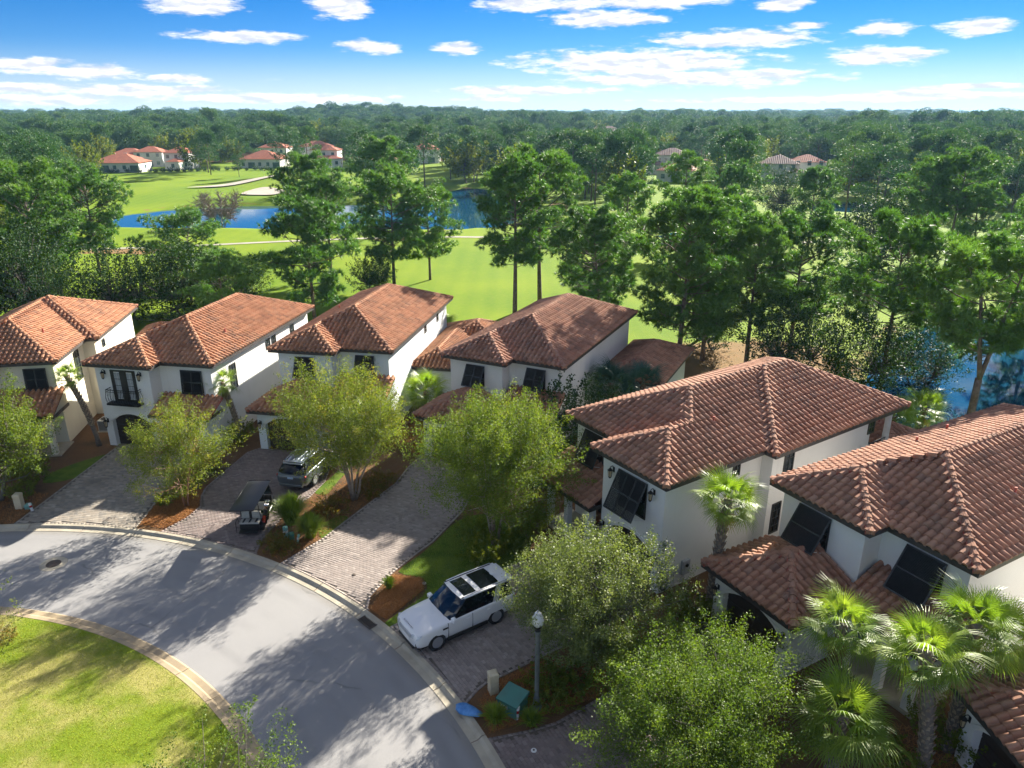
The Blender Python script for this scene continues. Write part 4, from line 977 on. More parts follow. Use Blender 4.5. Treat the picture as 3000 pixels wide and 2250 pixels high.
def pine_proto(seed, H, cb, Rr, nl, tuft=.52, nn=17, fork=False, lean=0., sec=5, width=.07, puff=.62):
    rnd = random.Random(seed); rng = np.random.default_rng(seed)
    wood = MB(); axes = []
    ph = rnd.uniform(0, 6.28); r0 = .016 * H + .03
    def axis_pts(h0, h1, x0, y0, dx, dy, r0_, r1_, k=7):
        return [Vector((x0 + dx * t + .12 * math.sin(3 * t + ph) * H / 14, y0 + dy * t + .12 * math.sin(2.3 * t + ph) * H / 14, h0 + (h1 - h0) * t)) for t in [i / k for i in range(k + 1)]], [r0_ + (r1_ - r0_) * (i / k) for i in range(k + 1)]
    if fork:
        p, r = axis_pts(-.1, H * .36, 0, 0, lean * .4, 0, r0 * 1.15, r0 * .95, 4); wood.tube(p, r, 8); b = p[-1]
        for sx, sy, hh in ((-1, .2, .9), (1, -.2, 1.0), (.2, .9, .85)):
            p2, r2 = axis_pts(b.z, H * hh, b.x, b.y, sx * H * .13, sy * H * .13, r0 * .7, r0 * .14); wood.tube(p2, r2, 7); axes.append((p2, r2))
    else:
        p, r = axis_pts(-.1, H, 0, 0, lean, lean * .3, r0, r0 * .14, 9); wood.tube(p, r, 9); axes.append((p, r))
    C, D, T = [], [], []
    for ax, (p, r) in enumerate(axes):
        za, zb = (H * cb, H * .985)
        for i in range(nl // len(axes)):
            s = (i + rnd.random() * .8) / (nl // len(axes)); z = za + (zb - za) * s
            ts = [q.z for q in p]; k = max(0, min(len(p) - 2, sum(1 for q in ts if q < z) - 1)); f = (z - ts[k]) / (ts[k + 1] - ts[k] + 1e-6); o = p[k].lerp(p[k + 1], min(1, max(0, f)))
            az = i * 2.399 + rnd.uniform(-.5, .5) + ax * 2.1
            prof = (.55 + .9 * s) if s < .5 else (1.0 - .62 * ((s - .5) / .5) ** 1.6)
            L_ = Rr * prof * rnd.uniform(.62, 1.12) * (.7 if fork else 1); el = R(rnd.uniform(-8, 22) + 42 * max(0, s - .45))
            d = Vector((math.cos(az) * math.cos(el), math.sin(az) * math.cos(el), math.sin(el))); pts = [o]
            for q in range(5):
                d = (d + Vector((rnd.gauss(0, .14), rnd.gauss(0, .14), rnd.gauss(.06, .09)))).normalized(); pts.append(pts[-1] + d * L_ / 5)
            rb = .012 + .011 * L_; wood.tube(pts, [rb * (1 - .16 * q) for q in range(6)], 5, False)
            for q in range(sec):                                   # puffs of needle tufts along the outer limb
                g = .42 + .58 * (q + rnd.random()) / sec; kk = min(4, int(g * 5)); st = pts[kk].lerp(pts[kk + 1], g * 5 - kk)
                base = (pts[kk + 1] - pts[kk]).normalized(); sd_ = base.cross(Vector((0, 0, 1))) * rnd.choice((-1, 1))
                sdv = (base * .6 + sd_ * rnd.uniform(.1, 1.0) + Vector((0, 0, rnd.uniform(.0, .8)))).normalized(); ln = L_ * rnd.uniform(.06, .20) + .3
                e = st + sdv * ln; wood.tube([st, st.lerp(e, .5) + Vector((0, 0, -.03)), e], [rb * .4, rb * .3, .008], 4, False)
                pr = puff * rnd.uniform(.7, 1.2); tt = .2 + .45 * rnd.random()
                for m_ in range(13):
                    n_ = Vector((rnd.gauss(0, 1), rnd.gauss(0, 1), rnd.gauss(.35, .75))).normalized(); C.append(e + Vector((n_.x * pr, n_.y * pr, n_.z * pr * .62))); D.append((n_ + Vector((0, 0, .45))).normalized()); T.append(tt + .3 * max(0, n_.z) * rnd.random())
    C, D, T = np.array(C), np.array(D), np.array(T)
    V, F, t = needles(rng, C, D, nn, tuft, width, .8, T)
    return wood.mesh('trunk', True), np_mesh('crown', V, F, t)
def clump_crown(rng, clumps, per, rad, size, flatten=.8):
    """leaf clumps: (centres, radius) filled with blades"""
    C = np.repeat(clumps, per, 0); q = unit(rng.normal(size=C.shape)) * rng.uniform(.45, 1.0, (len(C), 1)) ** .6 * np.repeat(rad, per)[:, None]; q[:, 2] *= flatten
    return C + q, q
def mid_pine(seed, H, cb, Rr, nc=32, per=90, size=.52):
    """pine for the far wood: rounded clumps of blades on a bare trunk"""
    rng = np.random.default_rng(seed); rnd = random.Random(seed)
    cl = []
    for i in range(nc):
        s = rng.random() ** .75; prof = (.62 + .8 * s) if s < .45 else 1.0 - .72 * ((s - .45) / .55) ** 1.7
        a = rng.uniform(0, 6.283); r = Rr * prof * (.35 + .65 * rng.random() ** .5)
        cl.append((r * math.cos(a), r * math.sin(a), H * (cb + (1 - cb) * s) - .4))
    cl = np.array(cl); rad = rng.uniform(.95, 1.6, nc) * Rr / 4.6
    P, q = clump_crown(rng, cl, per, rad, size, .7)
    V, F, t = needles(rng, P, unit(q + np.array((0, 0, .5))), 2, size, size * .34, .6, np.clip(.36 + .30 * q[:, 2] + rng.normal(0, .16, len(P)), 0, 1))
    w = MB(); w.tube([(0, 0, -.2), (.1, .05, H * .4), (0, .1, H * .75), (0, 0, H * .95)], [.2, .17, .11, .04], 6)
    for i in range(0, nc, 3): c = cl[i]; w.tube([(0, .05, max(H * .25, c[2] - 1.2)), (c[0] * .6, c[1] * .6, c[2] - .4), tuple(c)], [.07, .05, .02], 4, False)
    return w.mesh('trunk', True), np_mesh('crown', V, F, t)
def broad_proto(seed, H, Rr, cb, stems, nleaf, lsize, ncl=150, spread=.55, top=1.0, irregular=.28, lean=(0, 0), stem_r=.05, flat=1.0, aspect=.55, clr=.62):
    """broadleaf tree: stems, limbs and leaf clusters through an uneven crown"""
    rnd = random.Random(seed); rng = np.random.default_rng(seed); wood = MB()
    zc = H * (cb + (1 - cb) * .5); hz = H * (1 - cb) * .5
    lobes = [(rng.normal(size=3), rng.uniform(.6, 1)) for _ in range(6)]
    cl = []
    while len(cl) < ncl:
        v = unit(rng.normal(size=3)); rr = rng.random() ** .36
        k = 1 + irregular * sum(w * max(0, float(v @ unit(l))) ** 4 for l, w in lobes) * .8 - irregular * .55 * rng.random()
        p = v * rr * k; cl.append((p[0] * Rr + lean[0], p[1] * Rr + lean[1], zc + p[2] * hz * flat))
    cl = np.array(cl)
    forks = []
    for s in range(stems):
        a = 2 * math.pi * s / stems + rnd.uniform(-.4, .4); rad = spread * Rr * rnd.uniform(.5, 1)
        b = Vector((math.cos(a) * stem_r * 1.6 * (stems > 1), math.sin(a) * stem_r * 1.6 * (stems > 1), -.1)); zf = H * (cb * .9 + .12 * rnd.random())
        m1 = Vector((math.cos(a) * rad * .3 + lean[0] * .3, math.sin(a) * rad * .3 + lean[1] * .3, zf * .6)); e = Vector((math.cos(a) * rad + lean[0] * .7, math.sin(a) * rad + lean[1] * .7, zf + .22 * H))
        wood.tube([b, b.lerp(m1, .5) + Vector((rnd.gauss(0, .03), rnd.gauss(0, .03), 0)), m1, m1.lerp(e, .5), e], [stem_r * 1.1, stem_r, stem_r * .9, stem_r * .7, stem_r * .45], 7); forks += [m1, m1.lerp(e, .5), e]
    for c in cl[:: max(1, ncl // 90)]:
        c = Vector(c); f = min(forks, key=lambda q: (q - c).length + (2 if q.z > c.z else 0)); mid = f.lerp(c, .55) + Vector((rnd.gauss(0, .1), rnd.gauss(0, .1), -.05 * H * rnd.random()))
        wood.tube([f, mid, c], [stem_r * .38, stem_r * .22, .006], 4, False)
    # leafy sprays: each runs outwards and upwards so that the outline is uneven and spiky
    per = nleaf // ncl; out = unit(cl - np.array((lean[0], lean[1], zc - hz * .4))); dr = unit(out * .65 + np.array((0, 0, .55)) + rng.normal(0, .38, cl.shape))
    ls_ = Rr * rng.uniform(.16, .42, ncl) * clr / .5; tt = rng.uniform(-.6, 1.0, (ncl, per)); wd = np.repeat((Rr * .055 * rng.uniform(.7, 1.5, ncl))[:, None], per, 1) * (1.15 - .75 * np.clip(tt, 0, 1))
    P = (cl[:, None, :] + dr[:, None, :] * (tt * ls_[:, None])[:, :, None] + rng.normal(size=(ncl, per, 3)) * wd[:, :, None]).reshape(-1, 3)
    ct = np.clip(np.repeat(rng.normal(.40, .22, ncl), per) + rng.normal(0, .17, len(P)), 0, 1)
    V, F, t = leaves(rng, P, lsize, ct, .45, 0, aspect)
    return wood.mesh('trunk', True), np_mesh('crown', V, F, t)
def plant(name, label, cat, meshes, mats, x, y, s=1.0, rz=0., z=None, group=None, sz=None, parts=('trunk', 'crown'), tilt=(0, 0)):
    if z is None: z = float(terrain_z(x, y))
    r = thing(name, label, cat, (x, y, z), rz, group); r.scale = (s, s, sz or s); r.rotation_euler = (tilt[0], tilt[1], rz)
    for pn, me, mt in zip(parts, meshes, mats):
        if me is None: continue
        obj(pn, me, mt, r)
    return r
PB = (M['bark_pine'], M['pine'])
# ---- near pines behind the houses
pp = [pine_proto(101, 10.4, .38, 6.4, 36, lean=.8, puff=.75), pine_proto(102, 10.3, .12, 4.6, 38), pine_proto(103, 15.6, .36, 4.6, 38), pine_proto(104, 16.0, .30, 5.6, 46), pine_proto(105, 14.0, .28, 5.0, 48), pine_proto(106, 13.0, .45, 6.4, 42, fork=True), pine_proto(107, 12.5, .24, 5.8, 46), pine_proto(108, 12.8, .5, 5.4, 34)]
near_pines = [
 (0, -37.7, 84.5, .84, 0, 'flat topped pine with bare forking limbs behind the balcony house'),
 (1, -21.3, 76.7, 1.1, 1, 'light green pine foliated almost to the ground beside the balcony house'),
 (6, -14.8, 91.7, 1.02, 2, 'dark pine with drooping lower boughs behind the bluish house'),
 (6, -24.0, 97., .95, 3.2, 'dark pine standing right behind the light green low pine'),
 (4, -23.0, 134., 1.1, 5, 'broad tall pine on the near shore of the main pond'),
 (2, .3, 76.7, .99, .5, 'slender tall pine with a long bare trunk nearer of the fairway pair'),
 (3, 3.2, 83.9, 1.0, 2, 'tallest full crowned pine of the pair on the bright fairway'),
 (2, 14, 91, .83, 4, 'lone thin pine with sparse lower boughs on the fairway'),
 (4, 13.8, 57.7, 1.0, 0, 'massive pine with blue grey trunk behind the round tree house'),
 (4, 20, 72, .92, 2.2, 'pine rising behind the massive blue trunked pine'),
 (6, 25.7, 65, .9, 4, 'spreading pine over the brush before the house pond'),
 (2, 17.2, 63, .80, 1, 'thin pine trunk rising out of straw behind the low wing roof'),
 (2, 20.2, 60, .78, 3, 'thin golden lit pine trunk beside the straw bed'),
 (5, 31.5, 46.6, .98, .4, 'forked pine standing on the bank of the house pond'),
 (7, 29.0, 54.5, 1.0, 5, 'dark trunked pine leaning over the house pond edge'),
 (7, 42, 55, 1.0, 1, 'pine at the water right of the forked pine'),
 (7, 61, 109.4, 1.0, 1, 'dense pine left of twin trunks on the right fairway'),
 (7, 64, 107.5, 1.08, 2.5, 'dense pine right of twin trunks on the right fairway'),
 (1, 69.0, 109, .98, 3, 'pine with a tilted trunk on sandy ground'),
 (7, 74, 102, .9, 4, 'pine with low side branches beside the tilted pine'),
 (5, 84, 98, 1.0, 0, 'pine with leaning forked trunk at the right fairway edge'),
 (6, -57, 88, 1.1, 1, 'big pine with wide flat crown left of the main pond'),
 (1, -66, 78, 1.05, 2, 'pine behind the cream house at the left'),
 (4, -75, 96, .95, 2, 'pine left of the big flat crowned pine'),
 (6, 37, 124, .92, 2, 'dark spreading pine on the path left of the small pond sliver'),
 (4, 49, 122, .82, 3, 'dark pine on the path right of the small pond sliver'),
 (2, 27, 118, .9, 4, 'pine left of the sandy patch by the cart path'),
 (6, -11, 97, .85, 4.4, 'short pine leaning against the dark drooping pine'),
 (6, -56, 99, 1.0, 2, 'pine right behind the big flat crowned pine'),
 (4, -70, 88, 1.0, 3, 'dense pine over the dark evergreens at the left'),
 (1, -29, 72, .72, 2.5, 'small bushy pine close behind the balcony house'),
 (1, 9, 80, .8, 1.1, 'low bushy pine right of the fairway pair'),
 (4, 8.5, 66, .85, 2.1, 'pine close behind the roof of the tilted shutter house'),
 (6, -84, 104, 1.15, 1, 'pine at the left end of the near fairway'),
 (1, -63, 100, 1.2, 4, 'bushy pine between the big flat crowned pine and the path'),
 (4, -30, 112, 1.0, 2.2, 'pine near the cart path right of the flat topped pine'),
 (4, 50, 68, .95, .3, 'pine on the far bank of the house pond'),
]
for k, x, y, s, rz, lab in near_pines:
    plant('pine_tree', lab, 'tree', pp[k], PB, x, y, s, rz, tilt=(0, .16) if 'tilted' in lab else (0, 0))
# ---- dark evergreens
mg = [broad_proto(201, 8.5, 4.2, .05, 1, 11000, .26, 170, stem_r=.16, irregular=.35), broad_proto(202, 7.5, 4.0, .04, 2, 11000, .22, 170, stem_r=.12, irregular=.5)]
DK = (M['bark_oak'], M['magnolia'])
for k, x, y, s, rz, lab in [(0, -50, 74, 1.0, 0, 'dark glossy magnolia behind the cream house'), (1, -40.5, 75, 1.05, 1, 'dark dense evergreen left of the flat topped pine'), (1, -30, 79, .75, 2, 'low dark evergreen right of the flat topped pine'),
    (1, -53, 78, 1.25, 5, 'tall dark evergreen behind the glossy magnolia'), (0, -65, 76, 1.2, 1, 'dark evergreen at the left behind the cream house'), (0, -35, 76, 1.0, 3, 'dark evergreen under the flat topped pine'), (0, -59, 71, .95, 2, 'dark evergreen under the leftmost pine'), (1, -45, 70, .8, 4, 'dark evergreen close behind the balcony house'), (1, 22.5, 56, .95, 0, 'dense leafy evergreen behind the six panel shutter house'), (1, 26.8, 54, .9, 2, 'leafy evergreen at the pond side of the brush'), (0, 19, 66, .7, 3, 'bushy evergreen under the middle pines'),
    (0, 51, 103, 1.25, 1, 'big dark oak with low round crown on the right fairway'), (0, -16.5, 87, .62, 3, 'low dark shrubby evergreen behind the bluish house'), (1, 56, 156, 1.3, 1, 'dark oak with thick trunk before the small strip of water'), (1, 34, 58, .8, 5, 'dark evergreen on the pond bank between pine trunks')]:
    plant('evergreen_tree', lab, 'tree', mg[k], DK, x, y, s, rz)
sm = [broad_proto(211, 3.6, 1.7, .02, 3, 5500, .13, 110, stem_r=.05), broad_proto(212, 1.1, .8, .0, 3, 2600, .085, 60, stem_r=.02), broad_proto(213, .55, .75, .0, 3, 2200, .07, 60, stem_r=.012)]
plant('magnolia_shrub', 'dark magnolia shrub beside the porch of the round tree house', 'shrub', sm[0], DK, 3.6, 41.8, 1.5, 0, .08)
plant('magnolia_shrub', 'dark leafy shrub wedged between two tiled roofs', 'shrub', sm[0], DK, 5.9, 43.2, 1.35, 2, .08)
plant('magnolia_shrub', 'dark shrub beside the porch columns of the lantern house', 'shrub', sm[0], DK, 1.6, 38.4, 1.05, 3, .08)
# ---- street trees
def tree(lab, seed, x, y, H, Rr, cb, stems, nl, ls, leafm, bark, z=.09, name='street_tree', **kw):
    me = broad_proto(seed, H, Rr, cb, stems, nl, ls, **kw); return plant(name, lab, 'tree', me, (bark, leafm), x, y, 1, 0, z)
tree('green street tree cut by the left picture edge by the cream house', 301, -29.3, 37.2, 6.6, 2.9, .26, 1, 50000, .10, M['crape_green'], M['bark_oak'], stem_r=.11, ncl=190)
tree('small reddish trunked crape myrtle before the balcony house', 302, -18.4, 36.5, 5.5, 2.6, .36, 2, 32000, .09, M['crape'], M['bark_red'], stem_r=.055, ncl=260, irregular=.55, spread=.4, clr=.5)
tree('pale multi stemmed crape myrtle with yellowing crown by the grey car', 303, -9.1, 37.3, 7.3, 3.4, .34, 6, 76000, .088, M['crape'], M['bark_pale'], stem_r=.07, ncl=420, irregular=.5, clr=.5)
tree('round green crape myrtle before the tilted shutter house', 304, -.9, 32.6, 7.9, 3.4, .26, 4, 95000, .088, M['crape_green'], M['bark_pale'], stem_r=.075, ncl=460, irregular=.5, clr=.52)
tree('silvery leaved oak beside the white car', 305, 2.7, 24.2, 5.5, 2.75, .2, 1, 95000, .075, M['olive'], M['bark_oak'], stem_r=.12, ncl=480, irregular=.5, clr=.5)
tree('bushy yellow green oak over the shaded paved driveway', 306, 6.2, 19.2, 4.3, 3.1, .06, 1, 110000, .072, M['oak_near'], M['bark_oak'], stem_r=.14, ncl=520, irregular=.5, clr=.5)
tree('leafy tree top rising from the central lawn under the camera', 307, -8.6, 15.6, 3.4, 2.0, .12, 2, 12000, .08, M['oak_near'], M['bark_oak'], stem_r=.06, ncl=120, irregular=.5, z=.12)
tree('sparse weedy tree on the edge of the central lawn', 308, -21.6, 23.0, 3.6, 1.7, .15, 3, 3200, .09, M['crape'], M['bark_pale'], stem_r=.03, ncl=90, irregular=.7, z=.12)
# leafless tree by the pond
def bare_tree(x, y, H, Rr):
    rnd = random.Random(5); w = MB(); tw = MB()
    for s in range(7):
        a = s * .9; tip = Vector((math.cos(a) * Rr * .6, math.sin(a) * Rr * .6, H * .75)); w.tube([(0, 0, -.1), tip * .4, tip], [.11, .07, .03], 5)
        for k in range(34):
            st = tip * rnd.uniform(.35, 1); d = (tip.normalized() * .7 + Vector((rnd.gauss(0, .7), rnd.gauss(0, .7), rnd.gauss(.1, .5)))).normalized(); e = st + d * rnd.uniform(.8, 2.4)
            tw.tube([st, st.lerp(e, .5) + Vector((rnd.gauss(0, .1), rnd.gauss(0, .1), .05)), e], [.05, .04, .02], 4, False)
            for q in range(9):
                s2 = st.lerp(e, rnd.uniform(.3, 1)); e2 = s2 + (d + Vector((rnd.gauss(0, .8), rnd.gauss(0, .8), rnd.gauss(0, .6)))).normalized() * rnd.uniform(.4, 1.1); tw.tube([s2, e2], [.035, .018], 3, False)
    r = thing('bare_tree', 'leafless grey twiggy tree on the near shore of the main pond', 'tree', (x, y, float(terrain_z(x, y))))
    w.build('trunk', M['twig'], r); tw.build('crown', M['twig'], r)
bare_tree(-57.5, 147.0, 8.4, 6.4)
# ---- cabbage palms
def frond_mesh(seed, L_=.95, n=34, droop=.7, pet=.75):
    rng = np.random.default_rng(seed); V, F, T = [], [], []
    def quad(a, b, c, d, t):
        k = len(V); V.extend([a, b, c, d]); F.append((k, k + 1, k + 2, k + 3)); T.extend([t] * 4)
    # petiole along +Y
    def arcp(t): return np.array((0, pet * t, -.10 * t * t))
    for i in range(3):
        p, q = arcp(i / 3), arcp((i + 1) / 3); w = np.array((.018 - .003 * i, 0, 0)); quad(p - w, p + w, q + w, q - w, .6)
    hub = arcp(1)
    for i in range(n):
        a = (i / (n - 1) - .5) * R(250); f = 1 - .32 * abs(a) / R(125); ln = L_ * f * rng.uniform(.9, 1.08)
        d = np.array((math.sin(a), math.cos(a) * .95, .22 - .25 * abs(a) / 2)); sd_ = unit(np.cross(d, (0, 0, 1))); t = rng.uniform(.25, .8)
        pts = []
        for s in (0.02, .35, .7, 1.0): pts.append(hub + d * ln * s + np.array((rng.normal(0, .01), rng.normal(0, .01), -droop * ln * max(0, s - .3) ** 1.8)))
        ws = (.010, .017, .011, .002)
        for k in range(3): quad(pts[k] - sd_ * ws[k], pts[k] + sd_ * ws[k], pts[k + 1] + sd_ * ws[k + 1], pts[k + 1] - sd_ * ws[k + 1], t)
    return np_mesh('frond', np.array(V), np.array(F), np.array(T))
M['dead_leaf'] = leaf_mat('dead_leaf', [(0, (.20, .12, .05)), (1, (.36, .25, .12))], .25, .7, .2, tcol=(1, .8, .5))
FR = [frond_mesh(1), frond_mesh(2, 1.0, 34, 1.0, .85), frond_mesh(3, .9, 32, .6, .65)]
def palm(lab, x, y, h, s=1.0, nf=30, seed=0, bend=(0, 0), mat=None, boots='pale', z=.08, r=.17, low=-28, name='cabbage_palm'):
    rnd = random.Random(seed); root = thing(name, lab, 'palm', (x, y, z), 0)
    pts = [Vector((bend[0] * t ** 1.6, bend[1] * t ** 1.6, h * t)) for t in [i / 7 for i in range(8)]]
    if h > .3:
        tr = MB(); tr.tube(pts, [r * 1.15] + [r] * 6 + [r * .9], 10); tr.build('trunk', M['palm_trunk'], root, True)
        if boots:
            bt = MB(); nb = int(h / .16); start = .3 if boots == 'top' else .0
            for i in range(nb):
                t = start + (1 - start) * (i + .5) / nb; k = min(6, int(t * 7)); p = pts[k].lerp(pts[k + 1], t * 7 - k)
                for q in range(5):
                    a = q * 2 * math.pi / 5 + (i % 2) * math.pi / 5 + rnd.uniform(-.1, .1)
                    B = Matrix.Translation(p) @ Matrix.Rotation(a, 4, 'Z') @ Matrix.Translation((r * .86, 0, 0)) @ Matrix.Rotation(R(24 + rnd.uniform(-6, 8)), 4, 'Y')
                    bt.add([B @ Vector(v) for v in ((0, -.075, -.05), (0, .075, -.05), (.012, .035, .17), (.012, -.035, .17), (.035, -.06, -.05), (.035, .06, -.05), (.03, .025, .17), (.03, -.025, .17))], [(4, 5, 6, 7), (0, 4, 7, 3), (1, 2, 6, 5), (3, 7, 6, 2)])
            bt.build('boots', M['palm_boot'] if boots != 'brown' else M['boot_brown'], root)
    top = pts[-1]
    for i in range(nf):
        t = (i + .5) / nf; el = R(84 + (low - 84) * t ** .85); a = i * 2.39996 + rnd.uniform(-.2, .2)
        o = bpy.data.objects.new('frond', FR[rnd.randrange(3)]); COL.objects.link(o); o.parent = root
        if not o.data.materials: o.data.materials.append(M['palm_leaf'])
        if mat: o.material_slots[0].link = 'OBJECT'; o.material_slots[0].material = mat
        o.location = top + Vector((0, 0, .05 - .25 * t)); sc = s * rnd.uniform(.85, 1.12) * (1 - .18 * (t < .15)); o.scale = (sc, sc, sc)
        o.rotation_euler = Euler((el, rnd.uniform(-.35, .35), a - math.pi / 2), 'XYZ')
    for i in range(3):
        o = bpy.data.objects.new('dead_frond', FR[i]); COL.objects.link(o); o.parent = root; o.material_slots[0].link = 'OBJECT'; o.material_slots[0].material = M['dead_leaf']
        o.location = top + Vector((0, 0, -.3)); o.scale = (s * .8,) * 3; o.rotation_euler = Euler((R(-62 - 6 * i), 0, rnd.uniform(0, 6.28)), 'XYZ')
    return root
palm('slender bent palm between the cream house and the balcony house', -27.6, 44.6, 4.9, .72, 22, 1, (-1.35, .25), boots='top', r=.15)
palm('palm with straight trunk against the side wall of the balcony house', -18.3, 45.2, 4.3, .9, 24, 2, (-.95, .3), boots='top', r=.14)
palm('bushy palm in the gap before the low wing roof', -6.1, 48.6, 2.5, 1.25, 34, 3, (0, 0), boots='pale')
palm('dark blue green palm close beside the tilted shutter house', 6.9, 48.0, 3.3, 1.3, 34, 4, (0, 0), M['palm_blue'], 'brown')
palm('blue green palm over the rear wing roof of the tilted shutter house', 9.2, 48.4, 3.1, 1.2, 32, 5, (0, 0), M['palm_blue'], 'brown')
palm('low palm crown on the fairway behind the bluish house', -7.0, 71, .9, 1.35, 26, 6, z=-.05)
palm('palm with rough boots against the white wall of the lantern house', 8.8, 27.2, 5.55, .95, 36, 7, (.35, .25), r=.2)
palm('short booted palm at the corner of the numbered garage', 11.5, 21.0, 4.3, .98, 26, 8)
palm('tall palm with criss cross boots before the porch of the numbered house', 13.6, 18.3, 4.7, 1.08, 28, 9, (-.35, .8), r=.21)
palm('low broad palm with full round crown beside the tall booted palm', 10.6, 18.35, 2.8, 1.2, 34, 10, low=-42)
palm('palm partly behind the tall booted palm by the white wall', 15.2, 19.6, 5.0, 1.05, 26, 11, (.2, .5))
palm('second palm by the white wall of the numbered house', 18.0, 22.0, 3.0, 1.15, 30, 12)
palm('brown booted palm on the lawn by the house pond', 24.0, 42.6, 3.1, 1.15, 30, 13, boots='brown', z=-.05)
palm('leaning palm behind the brown booted palm by the house pond', 26.6, 44.2, 2.9, 1.05, 28, 14, (.4, .2), boots='brown', z=-.05)
palm('young low palm at the shore of the house pond', 25.6, 41.8, .7, .95, 20, 15, boots='brown', z=-.05)
palm('palm tuft rising behind the yellowing crape myrtle', -9.3, 44.6, 2.5, .95, 24, 16, boots='pale')
# ---- ornamental grasses, shrubs, ground cover
def grass_clump(lab, x, y, rad, h, n, seed, mat, z=.1):
    rng = np.random.default_rng(seed); a = rng.uniform(0, 6.283, n); b = rng.uniform(0, .16, n) * rad / .5; out = np.abs(rng.normal(.55, .32, n)) * rad
    d = np.c_[np.cos(a), np.sin(a), np.zeros(n)]; base = d * b[:, None]; hh = h * rng.uniform(.6, 1.1, n); sd_ = np.c_[-d[:, 1], d[:, 0], np.zeros(n)]
    w = .014 * rng.uniform(.7, 1.4, n)[:, None]
    p = [base + d * (out * s ** 1.7)[:, None] + np.array((0, 0, 1)) * (hh * (s * 1.35 - .55 * s ** 3 * (out / rad)))[:, None] for s in (0, .4, .75, 1)]
    V = np.stack([p[0] - sd_ * w, p[0] + sd_ * w, p[1] + sd_ * w, p[1] - sd_ * w, p[2] + sd_ * w * .8, p[2] - sd_ * w * .8, p[3] + sd_ * w * .1, p[3] - sd_ * w * .1], 1).reshape(-1, 3)
    o = np.arange(n)[:, None] * 8; F = np.concatenate([o + np.array(q) for q in ((0, 1, 2, 3), (3, 2, 4, 5), (5, 4, 6, 7))])
    me = np_mesh('blades', V, F, np.repeat(np.clip(rng.normal(.5, .22, n), 0, 1), 8)); r = thing('grass_clump', lab, 'plant', (x, y, z)); obj('blades', me, mat, r)
grass_clump('tall fountain grass clump beside the golf cart', -11.95, 34.7, 1.05, 1.35, 1500, 1, M['blade'])
grass_clump('shorter fountain grass clump by the tan driveway', -10.55, 33.35, .8, 1.05, 1100, 2, M['blade'])
grass_clump('small grass tuft in the straw bed by the storm grate', -5.75, 28.9, .4, .5, 260, 3, M['blade'])
grass_clump('dry grass tuft beside the green utility box', -.6, 20.9, .55, .55, 420, 4, M['blade'])
grass_clump('dry grass tuft behind the white pipe marker', .7, 20.75, .5, .5, 380, 5, M['blade'])
def shrub(lab, x, y, s, k=1, mat='shrub', rz=0., z=.08, sz=None): plant('shrub', lab, 'shrub', (None, sm[k][1]), (None, M[mat]), x, y, s, rz, z, sz=sz, parts=('stem', 'foliage'))
shrub('reddish low shrub before the small green pedestals', -12.25, 32.5, 1.05, 2, 'red_shrub'); shrub('reddish low shrub spilling towards the kerb', -11.6, 32.0, .95, 2, 'red_shrub', 2)
shrub('small green shrub at the foot of the reddish trunk', -19.6, 36.7, .75, 1, 'yellow_leaf'); shrub('dark shrub behind the reddish trunk', -18.9, 38.4, .9); shrub('dark shrub left of the reddish driveway', -18.6, 40.6, .8, 1, 'shrub', 1)
shrub('green ground cover mat along the tan driveway edge', -8.4, 38.0, 1.3, 2, 'shrub', .5); shrub('green ground cover mat right of the pale stems', -7.7, 39.1, 1.2, 2, 'shrub', 2); shrub('green ground cover mat below the pale stems', -10.0, 35.9, 1.35, 2, 'shrub', 3)
shrub('round bush under the round green crape myrtle', -1.4, 31.0, 1.25, 1, 'yellow_leaf'); shrub('leafy bush right of the round tree trunks', .1, 31.9, 1.3, 1, 'shrub', 1); shrub('leafy bush behind the round tree trunks', -1.9, 33.2, 1.1, 1, 'shrub', 3); shrub('dark bush by the lawn corner and porch', 1.0, 34.0, 1.4, 1, 'shrub', 4)
shrub('dark hedge plant behind the green utility box', 1.3, 22.5, 1.2, 1, 'shrub', 0, sz=.8); shrub('dark hedge plant right of the lamp post', 2.3, 22.6, 1.3, 1, 'shrub', 2, sz=.8); shrub('low dark hedge plant by the lamp post foot', 1.5, 21.7, 1.0, 1, 'shrub', 3, sz=.7); shrub('dark plant under the silvery oak', 3.8, 24.0, 1.3, 1, 'shrub', 4)
shrub('green bush under the meter boxes', 7.6, 26.6, 1.15, 1, 'shrub', 1); shrub('green bush beside the booted palm on the white wall', 8.3, 25.9, 1.2, 1, 'shrub', 2)
shrub('shrub at the side wall of the bluish garage', -18.4, 45.2, 1.3, 1, 'shrub', 1); shrub('low plant left of the cobbled driveway', -28.5, 39.0, 1.1, 1, 'shrub', 1); shrub('low plant beside the cream pedestal', -28.2, 37.4, .9, 1, 'shrub', 2); shrub('plant at the corner of the cream house', -29.6, 40.7, 1.1, 1, 'shrub', 3); shrub('pale plant by the cream house window', -30.6, 40.2, .9, 2, 'shrub', 3)
shrub('green shrub between the tall palm and the garage corner', 15.1, 20.0, 1.3, 1, 'shrub', 1); shrub('green shrub at the foot of the tall booted palm', 13.2, 17.7, 1.2, 1, 'yellow_leaf', 2); shrub('yellowish shrub beside the low garage roof', 16.2, 19.1, 1.3, 1, 'yellow_leaf', 3); shrub('shrub between the two front palms', 12.3, 19.3, 1.2, 1, 'shrub', 5); shrub('green shrub below the low broad palm', 11.6, 15.9, 1.4, 1, 'shrub', 0)
shrub('weedy bush on the rim of the central lawn', -21.5, 25.2, .8, 2, 'yellow_leaf', 0, .12)
